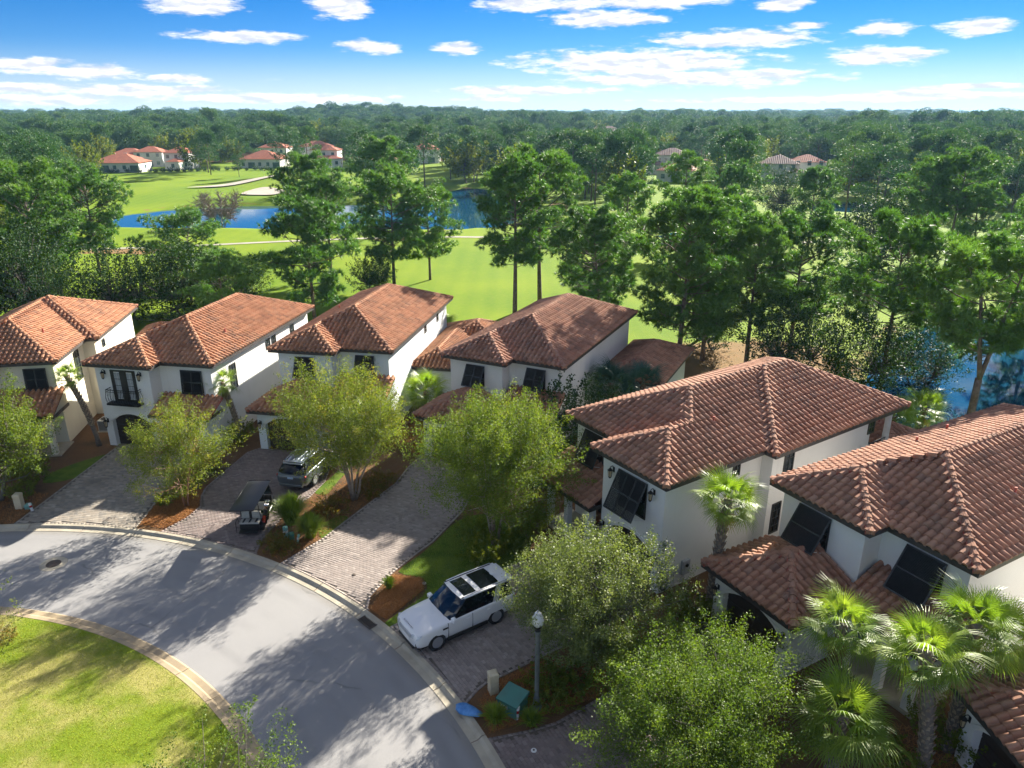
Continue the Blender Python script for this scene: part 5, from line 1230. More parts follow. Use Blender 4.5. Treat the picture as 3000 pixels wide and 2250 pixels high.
def blades(name, lab, cat, poly, n, h, seed, mat, z, flatness=0., w=.012, test=None):
    """grass or straw blades scattered over a polygon: one mass nobody could count"""
    rng = np.random.default_rng(seed); P = np.array(poly); lo, hi = P.min(0), P.max(0); q = rng.uniform(lo, hi, (int(n * 1.6), 2)); q = q[poly_sd(q[:, 0], q[:, 1], poly) > .03]
    if test is not None: q = q[test(q)]
    q = q[:n]; k = len(q); zz = z(q) if callable(z) else np.full(k, z); a = rng.uniform(0, 6.283, k); ln = h * rng.uniform(.5, 1.3, k)
    dirv = np.c_[np.cos(a) * (.35 + flatness), np.sin(a) * (.35 + flatness), np.full(k, 1 - .85 * flatness)] * ln[:, None]; b = np.c_[q, zz]; s = np.c_[-np.sin(a), np.cos(a), np.zeros(k)] * w
    V = np.stack([b - s, b + s, b + dirv], 1).reshape(-1, 3); o = obj(name, np_mesh(name, V, np.arange(3 * k).reshape(-1, 3), np.repeat(np.clip(rng.normal(.45, .25, k), 0, 1), 3)), mat); tag(o, lab, cat, kind='stuff')
blades('grass', 'short grass blades over the central lawn', 'grass', [on_arc(20.5, a) for a in range(10, 110, 4)] + [(-27, 14), (-10, 10)], 60000, .075, 1, M['lawn_blade'], lambda q: .08 + .35 * (1 - (np.hypot(q[:, 0] - C0[0], q[:, 1] - C0[1]) / 20.6) ** 2), .2, .011)
blades('grass', 'short grass blades on the lawn strip beside the white car', 'grass', [(-4.2, 29.6), (-5.5, 30.2), (-4.6, 31.7), (-2.9, 35), (-1.2, 35.6), (.5, 33.8), (.9, 31.8), (-2.98, 28.3), (-5.2, 26.3)], 12000, .06, 2, M['blade'], .1, .2, .010)
STRAW = [((-20.1, 34.5), (-18.6, 34.1), (-17.8, 35.3), (-17.7, 36.4), (-18.3, 38.6), (-20.3, 37)), ((-12.7, 31.9), (-11.4, 31), (-9.9, 33.2), (-8.6, 36), (-7, 39.3), (-9, 41), (-11.3, 38), (-12.7, 35)), ((-6.4, 27.3), (-5.5, 26.6), (-4.1, 28.8), (-4.3, 29.7), (-5.7, 30)), ((-1.3, 21.9), (-.8, 20.3), (3.2, 22), (4, 23.6), (1.4, 24.2), (-.5, 23)), ((-4.2, 43.5), (-6.3, 43), (-8.6, 46.5), (-6.2, 49)), ((11, 14), (13, 21), (17, 20), (15, 14)), ((-34, 34), (-27, 34.6), (-27, 38), (-33, 39))]
for i, sp in enumerate(STRAW): blades('pine_straw', 'loose brown pine straw ' + ('under the reddish trunked crape myrtle', 'under the pale multi stemmed crape myrtle', 'in the bed by the storm grate', 'round the green utility box', 'in the gap by the bushy palm', 'under the tall booted palm', 'left of the cobbled driveway')[i], 'straw', list(sp), 9000, .17, 20 + i, M['straw_blade'], .085, .62, .010)
# ================================================================ vehicles
def loft(stations, mirror=True):
    """stations: (x, ring of (y, z) from bottom centre to top centre)"""
    m = MB(); n = len(stations[0][1])
    for x, rg in stations:
        for y, z in rg: m.v.append((x, y, z))
        for y, z in rg[::-1][1:-1]: m.v.append((x, -y, z))
    k = 2 * n - 2
    for i in range(len(stations) - 1):
        for j in range(k): m.f.append((i * k + j, i * k + (j + 1) % k, (i + 1) * k + (j + 1) % k, (i + 1) * k + j))
    m.f += [tuple(range(k - 1, -1, -1)), tuple(range((len(stations) - 1) * k, len(stations) * k))]
    return m
def baked(o, mods):
    for kind, kw in mods:
        md = o.modifiers.new('m', kind)
        for k, v in kw.items(): setattr(md, k, v)
    bpy.context.view_layer.update()
    me = bpy.data.meshes.new_from_object(o.evaluated_get(bpy.context.evaluated_depsgraph_get())); o.modifiers.clear(); o.data = me; return o
def recalc(me):
    import bmesh
    bm = bmesh.new(); bm.from_mesh(me); bmesh.ops.recalc_face_normals(bm, faces=bm.faces); bm.to_mesh(me); bm.free()
def wheel(parent, x, y, r, w, side, spokes=10):
    Mw = Matrix.Translation((x, y, r)) @ Matrix.Rotation(R(90) * side, 4, 'X')     # local +Z points outward
    t = MB(); t.lathe([(r * .60, -w / 2), (r * .95, -w / 2), (r, -w / 2 + .03), (r, w / 2 - .03), (r * .95, w / 2), (r * .64, w / 2), (r * .60, w / 2 - .03)], 28, Mw)
    wh = t.build('wheel', M['rubber'], parent, True)
    d = MB(); d.lathe([(r * .62, -w / 2 + .02), (r * .63, w / 2 - .02), (r * .61, w / 2 - .012), (r * .60, w / 2 - .05), (.05, w / 2 - .10), (0, w / 2 - .10)], 28, Mw); d.build('rim_barrel', M['black'], wh, True)
    s = MB(); s.lathe([(.06, w / 2 - .09), (.065, w / 2 - .03), (.03, w / 2 - .02), (0, w / 2 - .02)], 14, Mw)
    for k in range(spokes):
        a = 2 * math.pi * k / spokes + (.12 if k % 2 else -.12); B = Mw @ Matrix.Rotation(a, 4, 'Z'); s.box(.04, r * .62, -.014, .014, w / 2 - .055, w / 2 - .022, B)
    s.lathe([(r * .60, w / 2 - .03), (r * .64, w / 2 - .028), (r * .645, w / 2 - .003), (r * .60, w / 2 - .003)], 28, Mw); s.build('rim', M['rim'], wh); return wh
def text_mesh(body, size, ext=.004):
    cu = bpy.data.curves.new('text', 'FONT'); cu.body = body; cu.size = size; cu.extrude = ext; cu.align_x = 'CENTER'; cu.space_character = 1.9
    o = bpy.data.objects.new('tmp', cu); COL.objects.link(o); bpy.context.view_layer.update()
    me = bpy.data.meshes.new_from_object(o.evaluated_get(bpy.context.evaluated_depsgraph_get())); bpy.data.objects.remove(o); bpy.data.curves.remove(cu); me.materials.clear(); return me
def car(label, x, y, head, paint, boxy, wb, fx, r):
    root = thing('parked_car', label, 'car', (x, y, .122), R(head))
    P = M[paint]
    def ring_(zb, wl, wm, zs, ws, zt): return [(0, zb), (wl * .9, zb), (wl, zb + .10), (wm, .62), (wm, zs - .10), (ws + .025, zs - .02), (ws - .05, zs + .012), (ws * .55, zt), (0, zt + .012)]
    if boxy:
        st = [(2.47, (.46, .50, .60, .82, .50, .84)), (2.43, (.36, .76, .84, .96, .72, .99)), (2.28, (.28, .88, .95, 1.05, .84, 1.09)), (1.8, (.26, .92, .99, 1.10, .90, 1.15)), (1.25, (.26, .93, 1.0, 1.13, .93, 1.19)), (.9, (.26, .93, 1.0, 1.14, .95, 1.20)),
              (0, (.26, .94, 1.0, 1.16, .96, 1.18)), (-1.2, (.26, .94, 1.0, 1.18, .96, 1.20)), (-2.1, (.27, .93, 1.0, 1.19, .95, 1.20)), (-2.38, (.32, .90, .97, 1.18, .93, 1.19)), (-2.48, (.42, .82, .90, 1.12, .86, 1.13)), (-2.51, (.5, .7, .8, 1.0, .74, 1.01))]
        bx0, bx1, tx0, tx1, zr, bw, tw = 1.06, -2.44, .20, -2.22, 1.80, .945, .75
    else:
        st = [(2.46, (.48, .42, .52, .74, .42, .76)), (2.38, (.36, .72, .80, .88, .66, .90)), (2.15, (.28, .86, .93, .98, .80, 1.01)), (1.6, (.25, .90, .97, 1.04, .86, 1.08)), (1.0, (.25, .92, .98, 1.08, .90, 1.13)), (0, (.25, .92, .98, 1.10, .92, 1.12)),
              (-1.3, (.25, .92, .99, 1.13, .93, 1.15)), (-2.0, (.27, .91, .98, 1.14, .91, 1.16)), (-2.32, (.33, .86, .94, 1.10, .86, 1.11)), (-2.44, (.42, .78, .86, 1.0, .78, 1.01)), (-2.48, (.5, .66, .74, .9, .66, .91))]
        bx0, bx1, tx0, tx1, zr, bw, tw = 1.15, -2.34, .12, -1.80, 1.66, .90, .66
    mb = loft([(a, ring_(*b)) for a, b in st]); body = mb.build('body', P, root, True); recalc(body.data)
    cut = MB()
    for ax in (fx, fx - wb):
        for s in (-1, 1): cut.tube([(ax, s * .62, r + .02), (ax, s * 1.3, r + .02)], r * 1.17, 26)
    co = cut.build('tmp'); recalc(co.data)
    baked(body, [('SUBSURF', dict(levels=2, render_levels=2)), ('BOOLEAN', dict(operation='DIFFERENCE', object=co, solver='EXACT'))]); cm = co.data; bpy.data.objects.remove(co); bpy.data.meshes.remove(cm)
    body.data.polygons.foreach_set('use_smooth', [True] * len(body.data.polygons))
    under = MB(); under.box(-2.2, 2.15, -.78, .78, .22, .62); under.build('underbody', M['black'], root)
    # greenhouse of glass
    g = MB(); zb = 1.10
    def grid(bx, tx, z): return bx, tx, z
    lv = []
    for t in (0, .35, .7, 1.0):
        x0 = bx0 + (tx0 - bx0) * t; x1 = bx1 + (tx1 - bx1) * t ** 1.5; w = bw + (tw - bw) * t ** 1.25; z = zb + (zr - zb) * t; q = .16
        lv.append([(x0, 0, z), (x0 - .03, w * .55, z), (x0 - .14, w - .06, z), (x0 - .26, w, z), (x1 + .22, w, z), (x1 + .07, w - .07, z), (x1, w * .55, z), (x1 - .01, 0, z), (x1, -w * .55, z), (x1 + .07, -w + .07, z), (x1 + .22, -w, z), (x0 - .26, -w, z), (x0 - .14, -w + .06, z), (x0 - .03, -w * .55, z)])
    k = 14
    for l in lv: g.v += l
    for i in range(3):
        for j in range(k): g.f.append((i * k + j, i * k + (j + 1) % k, (i + 1) * k + (j + 1) % k, (i + 1) * k + j))
    g.f.append(tuple(range(3 * k, 4 * k))); go = g.build('windows', M['car_glass'], root); recalc(go.data)
    # roof skin following the top ring
    def roof_patch(name, xa, xb, wf, mat, z0, dz=.03):
        m = MB(); nx, ny = 6, 8
        for i in range(nx + 1):
            xx = xa + (xb - xa) * i / nx
            for j_ in range(ny + 1):
                yy = -1 + 2 * j_ / ny; m.v.append((xx - .07 * (abs(yy) ** 2) * (1 if i < 2 and xa > 0 else 0), yy * wf, z0 + dz * (1 - yy * yy) + .012 * math.sin(math.pi * min(1, max(0, (tx0 - xx) / (tx0 - tx1))))))
        m.f = [(i * (ny + 1) + j_, (i + 1) * (ny + 1) + j_, (i + 1) * (ny + 1) + j_ + 1, i * (ny + 1) + j_ + 1) for i in range(nx) for j_ in range(ny)]
        o = m.build(name, mat, root, True); recalc(o.data)
        if sum(p.normal.z for p in o.data.polygons) < 0: o.data.flip_normals()
        return o
    if boxy:
        rf = roof_patch('roof', tx0 + .03, tx1 - .14, tw - .0, P, zr + .002, .035)
        roof_patch('sunroof', tx0 - .22, -.62, tw - .14, M['car_glass'], zr + .014, .035); roof_patch('sunroof', -.86, -1.78, tw - .14, M['car_glass'], zr + .02, .035)
        bl = MB()
        for s in (-1, 1): bl.tube([(tx0 - .05, s * (tw - .05), zr + .022), (-.9, s * (tw - .045), zr + .035), (tx1 + .05, s * (tw - .05), zr + .026)], .02, 5)
        bl.build('roof_rail', M['black'], root)
        sp = MB(); sp.add([(-2.02, -.62, zr + .03), (-2.02, .62, zr + .03), (-2.48, .66, zr - .01), (-2.48, -.66, zr - .01), (-2.02, -.62, zr - .03), (-2.02, .62, zr - .03), (-2.46, .66, zr - .05), (-2.46, -.66, zr - .05)], [(0, 3, 2, 1), (4, 5, 6, 7), (0, 1, 5, 4), (1, 2, 6, 5), (2, 3, 7, 6), (3, 0, 4, 7)]); spo = sp.build('spoiler', P, root); recalc(spo.data)
        fin = MB(); fin.cbox(-1.95, -1.75, -.09, .09, zr + .05, zr + .10, .02); fin.build('antenna', P, root)
    else:
        roof_patch('roof', tx0 + .05, tx1 - .16, tw + .015, P, zr + .002, .04)
        rr = MB()
        for s in (-1, 1): rr.tube([(tx0 - .2, s * (tw - .04), zr + .01), (tx0 - .35, s * (tw - .04), zr + .055), (-1.6, s * (tw - .05), zr + .055), (-1.75, s * (tw - .05), zr + .01)], .02, 6)
        rr.build('roof_rail', M['chrome'], root)
        rb = MB()
        for yy in (-.36, -.12, .12, .36): rb.tube([(tx0 - .25, yy, zr + .04), (-.9, yy, zr + .052), (tx1 + .1, yy, zr + .036)], .012, 4)
        rb.build('roof_rib', P, root)
    # pillars
    for s in (-1, 1):
        def side(xb_, xt_, wid, name, mat, off=.012):
            m = MB(); y0 = s * (bw + off); y1 = s * (tw + off + .012)
            m.add([(xb_, y0, zb), (xb_ - wid, y0, zb), (xt_ - wid * .8, y1, zr + .004), (xt_, y1, zr + .004)], [(0, 1, 2, 3), (3, 2, 1, 0)]); return m.build(name, mat, root)
        if boxy: side(-1.22, -1.55, .32, 'pillar', P)
        else: side(-1.95, -1.62, .26, 'pillar', P, .006)
        side(bx0 - .24, tx0 - .24, .07, 'pillar', P if not boxy else M['black'], .008)
        top = MB(); top.tube([(tx0 - .16, s * (tw - .01), zr + .008), (-.8, s * (tw + .008), zr + .02), (tx1 + .0, s * (tw - .01), zr + .008)], .045, 6); top.build('roof_edge', P, root, True)
        # mirror, handles, door gaps, cladding
        mi = MB(); mi.cbox(.62, .80, s * 1.02 - .12, s * 1.02 + .12, 1.10, 1.29, .05); mi.build('mirror', P, root)
        hd = MB()
        for hx in (.02, -.98): hd.cbox(hx - .11, hx + .11, s * 1.0 - .02, s * 1.0 + .02, .955, .99, .01)
        hd.build('door_handle', P if boxy else M['chrome'], root)
        dl = MB()
        for hx in (.98, -.20): dl.box(hx - .006, hx + .006, s * .985 - .025, s * .985 + .025, .40, 1.12)
        dl.build('door_gap', M['black'], root)
        cl = MB(); cl.cbox(fx - wb + r * 1.2, fx - r * 1.2, s * .975 - .04, s * .975 + .04, .27, .42, .02); cl.build('sill', M['black'], root)
        if boxy: sv = MB(); sv.box(1.0, 1.24, s * 1.0 - .02, s * 1.0 + .02, .90, .96); sv.build('side_vent', M['black'], root)
    for ax in (fx, fx - wb):
        for s in (-1, 1): wheel(root, ax, s * .86, r, .26, -s)
    # front and rear
    if boxy:
        gr = MB(); gr.cbox(2.36, 2.50, -.50, .50, .78, .92, .02); gr.build('grille', M['grey_box'], root)
        for s in (-1, 1):
            hl = MB(); hl.add([(2.50, s * .50, .80), (2.38, s * .90, .82), (2.26, s * .98, .98), (2.45, s * .56, .98), (2.30, s * .48, .80), (2.1, s * .88, .84), (2.1, s * .9, .98), (2.3, s * .52, .94)], [(0, 1, 2, 3), (3, 2, 1, 0), (0, 4, 5, 1), (3, 2, 6, 7)]); hl.build('headlight', M['head_lamp'], root)
            fg = MB(); fg.box(2.36, 2.42, s * .78 - .012, s * .78 + .012, .42, .64); fg.build('bumper_slot', M['black'], root)
        bp = MB(); bp.cbox(2.28, 2.47, -.62, .62, .30, .44, .03); bp.build('bumper', M['black'], root)
        pl = MB(); pl.box(2.44, 2.485, -.26, .26, .50, .62); pl.build('number_plate', M['white_paint'], root)
        bd = obj('badge', text_mesh('DISCOVERY', .085), M['black'], root, (2.33, 0, 1.068), (R(12), 0, 0)); bd.rotation_euler = Euler((R(25), 0, R(90)), 'XYZ')
    for s in (-1, 1):
        tl = MB(); zz = (.86, 1.08) if boxy else (.92, 1.04); xx = -2.47 if boxy else -2.36
        tl.cbox(xx - .03, xx + .14, s * .76 - .16, s * .76 + .16, zz[0], zz[1], .02); tl.build('tail_light', M['red_lamp'], root)
    if not boxy:
        rw = MB(); rw.add([(-2.40, -.64, 1.13), (-2.40, .64, 1.13), (-2.07, .54, 1.5), (-2.07, -.54, 1.5)], [(0, 1, 2, 3), (3, 2, 1, 0)]); rw.build('rear_window', M['car_glass'], root)
        np_ = MB(); np_.box(-2.505, -2.46, -.17, .17, .84, .94); np_.build('number_plate', M['plate'], root)
        b2 = MB(); b2.cbox(-2.52, -2.3, -.72, .72, .36, .50, .03); b2.build('bumper', P, root)
        sp = MB(); sp.cbox(-2.12, -1.82, -.6, .6, 1.60, 1.655, .015); sp.build('spoiler', P, root)
    return root
car('white car with black glass roof panels parked nose to the kerb', -2.39, 26.29, -145, 'white_paint', True, 2.92, 1.50, .40)
car('grey car with roof rails parked under the yellowing crape myrtle', -12.35, 40.55, 77, 'grey_paint', False, 2.82, 1.46, .38)
def golf_cart():
    r = thing('golf_cart', 'black golf cart with cream striped seats on the reddish driveway', 'golf cart', (-13.83, 35.1, .12), R(2))
    f = MB(); f.cbox(-.52, .52, -1.45, 1.30, .26, .36, .03); f.box(-.5, .5, -1.2, -.45, .36, .62); f.box(-.5, .5, -.15, .45, .36, .60); f.build('chassis', M['black_paint'], r)
    c = MB(); c.add([(-.52, .95, .36), (.52, .95, .36), (.45, 1.52, .36), (-.45, 1.52, .36), (-.48, .98, .92), (.48, .98, .92), (.40, 1.46, .66), (-.40, 1.46, .66)], [(0, 3, 2, 1), (4, 5, 6, 7), (0, 1, 5, 4), (1, 2, 6, 5), (2, 3, 7, 6), (3, 0, 4, 7)]); c.build('cowl', M['black_paint'], r)
    for yb, yc, face in ((-.12, .36, 1), (-1.05, -.62, 1)):
        s = MB(); s.cbox(-.5, .5, yb + .02, yc, .62, .72, .03); so = s.build('seat', M['seat_white'], r)
        for xx in (-.30, 0, .30): q = MB(); q.box(xx - .035, xx + .035, yb + .03, yc - .01, .716, .724); q.build('seat_stripe', M['black'], so)
        b = MB(); b.cbox(-.5, .5, yb - .06, yb + .03, .74, 1.12, .02); b.build('backrest', M['seat_white'], r)
    # rear facing seat and grab bar
    s = MB(); s.cbox(-.5, .5, -1.62, -1.2, .64, .74, .03); so = s.build('seat', M['seat_white'], r)
    for xx in (-.30, 0.02, .34): q = MB(); q.box(xx - .05, xx + .05, -1.61, -1.21, .735, .745); q.build('seat_stripe', M['black'], so)
    b = MB(); b.cbox(-.5, .5, -1.2, -1.12, .76, 1.14, .02); bo = b.build('backrest', M['seat_white'], r)
    q = MB(); q.box(-.07, .07, -1.21, -1.11, .77, 1.145); q.build('backrest_stripe', M['black'], bo)
    st = MB(); st.box(-.48, .48, -1.95, -1.55, .28, .33); st.box(-.5, .5, -1.58, -1.45, .3, .64); st.build('footrest', M['black'], r)
    gb = MB(); gb.tube([(-.56, -1.95, .3), (-.56, -1.95, .95), (-.56, -1.6, 1.0), (-.56, -1.5, .7)], .018, 6); gb.tube([(-.56, -1.95, .62), (.2, -1.95, .62)], .016, 6); gb.build('grab_bar', M['dark_metal'], r)
    p = MB()
    for sx in (-1, 1):
        p.tube([(sx * .5, 1.12, .9), (sx * .47, .72, 1.82)], .022, 6); p.tube([(sx * .5, -.2, .6), (sx * .48, -.28, 1.84)], .022, 6); p.tube([(sx * .5, -1.15, .65), (sx * .48, -1.35, 1.84)], .022, 6)
    p.build('roof_post', M['dark_metal'], r)
    t = MB(); nx, ny = 6, 10
    for i in range(nx + 1):
        for j in range(ny + 1):
            u = -1 + 2 * i / nx; v = -1 + 2 * j / ny; t.v.append((u * .60, -.78 + v * 1.62, 1.90 + .045 * (1 - u ** 4) * (1 - v ** 8) - .05 * max(0, -v - .8)))
    t.f = [(i * (ny + 1) + j, (i + 1) * (ny + 1) + j, (i + 1) * (ny + 1) + j + 1, i * (ny + 1) + j + 1) for i in range(nx) for j in range(ny)]
    to = t.build('canopy', M['black_paint'], r, True)
    e = MB(); e.tube([(-.6, -2.4, 1.88), (.6, -2.4, 1.88), (.6, .84, 1.90), (-.6, .84, 1.90), (-.6, -2.4, 1.88)], .025, 6); e.build('canopy_rim', M['black_paint'], to)
    ws = MB(); ws.add([(-.47, 1.10, .92), (.47, 1.10, .92), (.45, .74, 1.8), (-.45, .74, 1.8)], [(0, 1, 2, 3), (3, 2, 1, 0)]); ws.build('windscreen', M['glass'], r)
    sw = MB(); sw.tube([(-.24 + .17 * math.cos(a), .78 + .07 * math.sin(a), 1.0 + .15 * math.sin(a)) for a in [k * 2 * math.pi / 14 for k in range(15)]], .015, 5); sw.tube([(-.24, .78, 1.0), (-.24, 1.0, .8)], .015, 5); sw.build('steering_wheel', M['black'], r)
    return r
def cart_wheels(r):
    for wy in (1.18, -1.12):
        for s_ in (-1, 1):
            Mw = Matrix.Translation((s_ * .5, wy, .25)) @ Matrix.Rotation(R(90) * s_, 4, 'Y'); t = MB(); t.lathe([(.14, -.1), (.235, -.1), (.25, -.07), (.25, .07), (.235, .1), (.14, .1)], 20, Mw); w = t.build('wheel', M['rubber'], r, True)
            h = MB(); h.lathe([(.15, .06), (.15, .095), (.05, .075), (0, .08)], 14, Mw); h.build('rim', M['rim'], w)
_gc = golf_cart(); cart_wheels(_gc)
def golf_bag(lab, x, y, z, tilt, col):
    r = thing('golf_bag', lab, 'golf bag', (x, y, z)); r.rotation_euler = (tilt, R(8), 0)
    b = MB(); b.lathe([(.12, 0), (.14, .05), (.13, .4), (.14, .78), (.13, .80), (.10, .76)], 12); bo = b.build('bag_body', M['black'], r)
    p = MB(); p.cbox(-.08, .08, -.19, -.12, .12, .5, .03); p.build('pocket', M[col], r)
    c = MB(); rnd = random.Random(3)
    for k in range(8): a = k * .785; c.tube([(.07 * math.cos(a), .07 * math.sin(a), .5), (.10 * math.cos(a), .10 * math.sin(a), 1.0 + .06 * rnd.random())], .008, 4); c.lathe([(.01, 0), (.035, .03), (.03, .07), (.0, .09)], 6, Matrix.Translation((.10 * math.cos(a), .10 * math.sin(a), 1.0)))
    c.build('clubs', M['chrome'], r)
golf_bag('black golf bag with red pocket strapped at the side of the golf cart', -13.2, 34.1, .42, R(-14), 'red_lamp')
golf_bag('black golf bag with pale pocket beside the red pocketed bag', -13.22, 34.5, .45, R(-8), 'grey_box')
# ================================================================ street furniture
def street_lamp():
    r = thing('street_lamp', 'dark fluted lamp post with clear acorn globe beside the silvery oak', 'street lamp', (.92, 21.55, .08))
    p = MB(); p.lathe([(.20, 0), (.20, .06), (.15, .12), (.13, .45), (.10, .5), (.085, .55), (.075, 3.35), (.10, 3.4), (.10, 3.46), (.07, 3.5)], 16)
    for k in range(12): a = k * math.pi / 6; p.tube([(.078 * math.cos(a), .078 * math.sin(a), .6), (.072 * math.cos(a), .072 * math.sin(a), 3.3)], .010, 4, False)
    p.build('post', M['post'], r, False)
    h = MB(); h.lathe([(.07, 3.48), (.11, 3.52), (.12, 3.62), (.17, 3.70), (.17, 3.73), (.12, 3.74)], 14); h.build('lamp_holder', M['dark_metal'], r)
    m, t, b = new_mat('globe'); b.inputs['Base Color'].default_value = (.86, .87, .88, 1); b.inputs['Roughness'].default_value = .12; b.inputs['Transmission Weight'].default_value = .35
    g = MB(); g.lathe([(.12, 3.73), (.20, 3.83), (.225, 3.95), (.20, 4.10), (.14, 4.20), (.11, 4.23), (.12, 4.27), (.08, 4.31), (.0, 4.33)], 20); go = g.build('globe', m, r, True)
    f = MB(); f.lathe([(.11, 4.228), (.125, 4.24), (.12, 4.27), (.11, 4.28)], 14); f.lathe([(.03, 4.32), (.04, 4.36), (.015, 4.40), (0, 4.42)], 8); f.build('finial', M['grey_box'], go)
street_lamp()
def pedestal(lab, x, y, w, h, mat, rz=0., ribs=0, name='utility_pedestal'):
    r = thing(name, lab, 'utility box', (x, y, .085), R(rz)); b = MB(); b.cbox(-w / 2, w / 2, -w / 2, w / 2, 0, h, .05); b.build('housing', M[mat], r)
    c = MB(); c.cbox(-w / 2 - .012, w / 2 + .012, -w / 2 - .012, w / 2 + .012, h - .16, h + .015, .05); c.build('cap', M[mat], r)
    for k in range(ribs): q = MB(); q.box(-w / 2 - .008, w / 2 + .008, -w / 2 - .008, w / 2 + .008, .12 + k * (h - .35) / ribs, .14 + k * (h - .35) / ribs); q.build('rib', M[mat], r)
pedestal('cream ribbed utility pedestal beside the green utility box', -.72, 22.35, .34, .95, 'cream_plastic', 20, 5)
pedestal('cream utility pedestal left of the cobbled driveway', -27.7, 36.35, .36, .9, 'cream_plastic', 5, 5)
pedestal('low green utility pedestal next to the cream one by the cobbled driveway', -27.2, 36.3, .28, .28, 'green_plastic', 10)
def post_marker(lab, x, y, h, r_, mat, tilt=0., dome=False):
    r = thing('marker_post', lab, 'post', (x, y, .08)); r.rotation_euler = (0, tilt, 0); b = MB()
    b.lathe([(r_, 0), (r_, h - .04), (r_ * 1.05, h - .04), (r_ * 1.05, h), (0, h + (.06 if dome else .01))], 14); b.build('tube', M[mat], r, False)
    s = MB(); s.lathe([(r_ + .003, h * .5), (r_ + .003, h * .72), (r_, h * .72)], 14); s.build('sticker', M['sticker'] if mat != 'sticker' else M['red_lamp'], r)
post_marker('white pipe marker beside the green utility box', .16, 21.0, .62, .075, 'sticker', .08)
post_marker('pale leaning pipe marker left of the cobbled driveway', -26.8, 36.0, .5, .07, 'sticker', -.15)
post_marker('pale green domed pedestal in the reddish shrubs', -11.84, 33.3, .62, .13, 'green_plastic', 0, True)
post_marker('pale leaning pipe marker in the reddish shrubs', -11.1, 32.7, .55, .065, 'green_plastic', .25)
pedestal('small dark green utility box with white stickers in the reddish shrubs', -11.45, 33.0, .26, .45, 'green_box', 15)
def transformer():
    r = thing('utility_box', 'large green steel transformer box at the foot of the lamp post', 'utility box', (.02, 21.45, .08), R(-35))
    b = MB(); b.cbox(-.42, .42, -.36, .40, 0, .58, .02); b.build('cabinet', M['green_box'], r)
    l = MB(); l.add([(-.46, -.42, .58), (.46, -.42, .58), (.46, .44, .66), (-.46, .44, .66), (-.46, -.42, .66), (.46, -.42, .66), (.46, .44, .78), (-.46, .44, .78)], [(3, 2, 1, 0), (4, 5, 6, 7), (0, 1, 5, 4), (1, 2, 6, 5), (2, 3, 7, 6), (3, 0, 4, 7)]); lo = l.build('lid', M['green_box'], r)
    g = MB(); g.box(-.462, .462, -.425, -.415, .60, .612); g.build('seam', M['black'], lo)
    s = MB()
    for k in range(3): s.box(-.30 + k * .12, -.22 + k * .12, -.368, -.358, .3, .44)
    s.build('sticker', M['sticker'], r)
transformer()
def bag():
    rnd = random.Random(2); m = MB(); n = 14
    r = thing('plastic_bag', 'crumpled blue plastic bag lying on the kerb', 'bag', (-1.72, 21.35, .118), R(-25))
    prof = [(.30, .0), (.36, .07), (.30, .16), (.17, .21), (.02, .20)]
    for i, (rr, z) in enumerate(prof):
        for j in range(n): a = 2 * math.pi * j / n; k = rr * (1 + rnd.uniform(-.16, .16)); m.v.append((k * math.cos(a) * (1.25 + .5 * (math.cos(a) > .7)), k * math.sin(a) * .72, max(0, z + rnd.uniform(-.03, .03)) if i else 0))
    m.f = [(i * n + j, i * n + (j + 1) % n, (i + 1) * n + (j + 1) % n, (i + 1) * n + j) for i in range(len(prof) - 1) for j in range(n)] + [tuple(range((len(prof) - 1) * n, len(prof) * n))]
    m.build('bag_body', M['blue_bag'], r, True)
bag()
def storm_grate():
    a = arc_deg((-6.2, 26.65)); cx, cy = on_arc(R_OUT - .30, a); r = thing('storm_grate', 'rusty storm drain grate set in the kerb', 'grate', (cx, cy, .03), R(a - 90))
    f = MB(); f.box(-.42, .42, -.30, .30, .0, .006); f.build('pit', M['black'], r)
    fr = MB(); fr.box(-.46, .46, -.34, -.29, 0, .035); fr.box(-.46, .46, .29, .34, 0, .035); fr.box(-.46, -.41, -.29, .29, 0, .035); fr.box(.41, .46, -.29, .29, 0, .035); fr.build('frame', M['iron'], r)
    for k in range(9): b = MB(); x = -.36 + k * .09; b.box(x - .018, x + .018, -.29, .29, .008, .03); b.build('bar', M['iron'], r)
storm_grate()
def manhole():
    r = thing('manhole_cover', 'round iron manhole cover in a pale concrete collar on the road', 'manhole cover', (-22.72, 31.0, .002))
    c = MB(); c.lathe([(.62, 0), (.62, .006), (.36, .010), (0, .010)], 32); c.build('collar', M['concrete'], r)
    d = MB(); d.lathe([(.34, .010), (.34, .022), (0, .022)], 28); do = d.build('cover', M['iron'], r)
    for k in range(5):
        w = .28 * math.cos(math.asin(min(1, abs(k - 2) * .12 / .3))); b = MB(); b.box(-w, w, (k - 2) * .12 - .02, (k - 2) * .12 + .02, .0225, .032); b.build('rib', M['iron'], do)
manhole()
def valve(lab, x, y, z, mat='sticker'):
    r = thing('valve_cap', lab, 'valve cap', (x, y, z)); b = MB(); b.lathe([(.10, 0), (.10, .02), (.08, .03), (0, .03)], 16); b.build('rim', M[mat], r); c = MB(); c.lathe([(.04, .03), (.035, .045), (0, .045)], 10); c.build('knob', M['iron'], r)
valve('white round valve cap on the shaded paved driveway', .76, 19.55, .121); valve('dark round valve cap on the tan paved driveway', -7.6, 29.9, .121, 'iron'); valve('pale round cleanout cap in the straw bed by the lawn strip', -4.15, 29.25, .10, 'concrete')
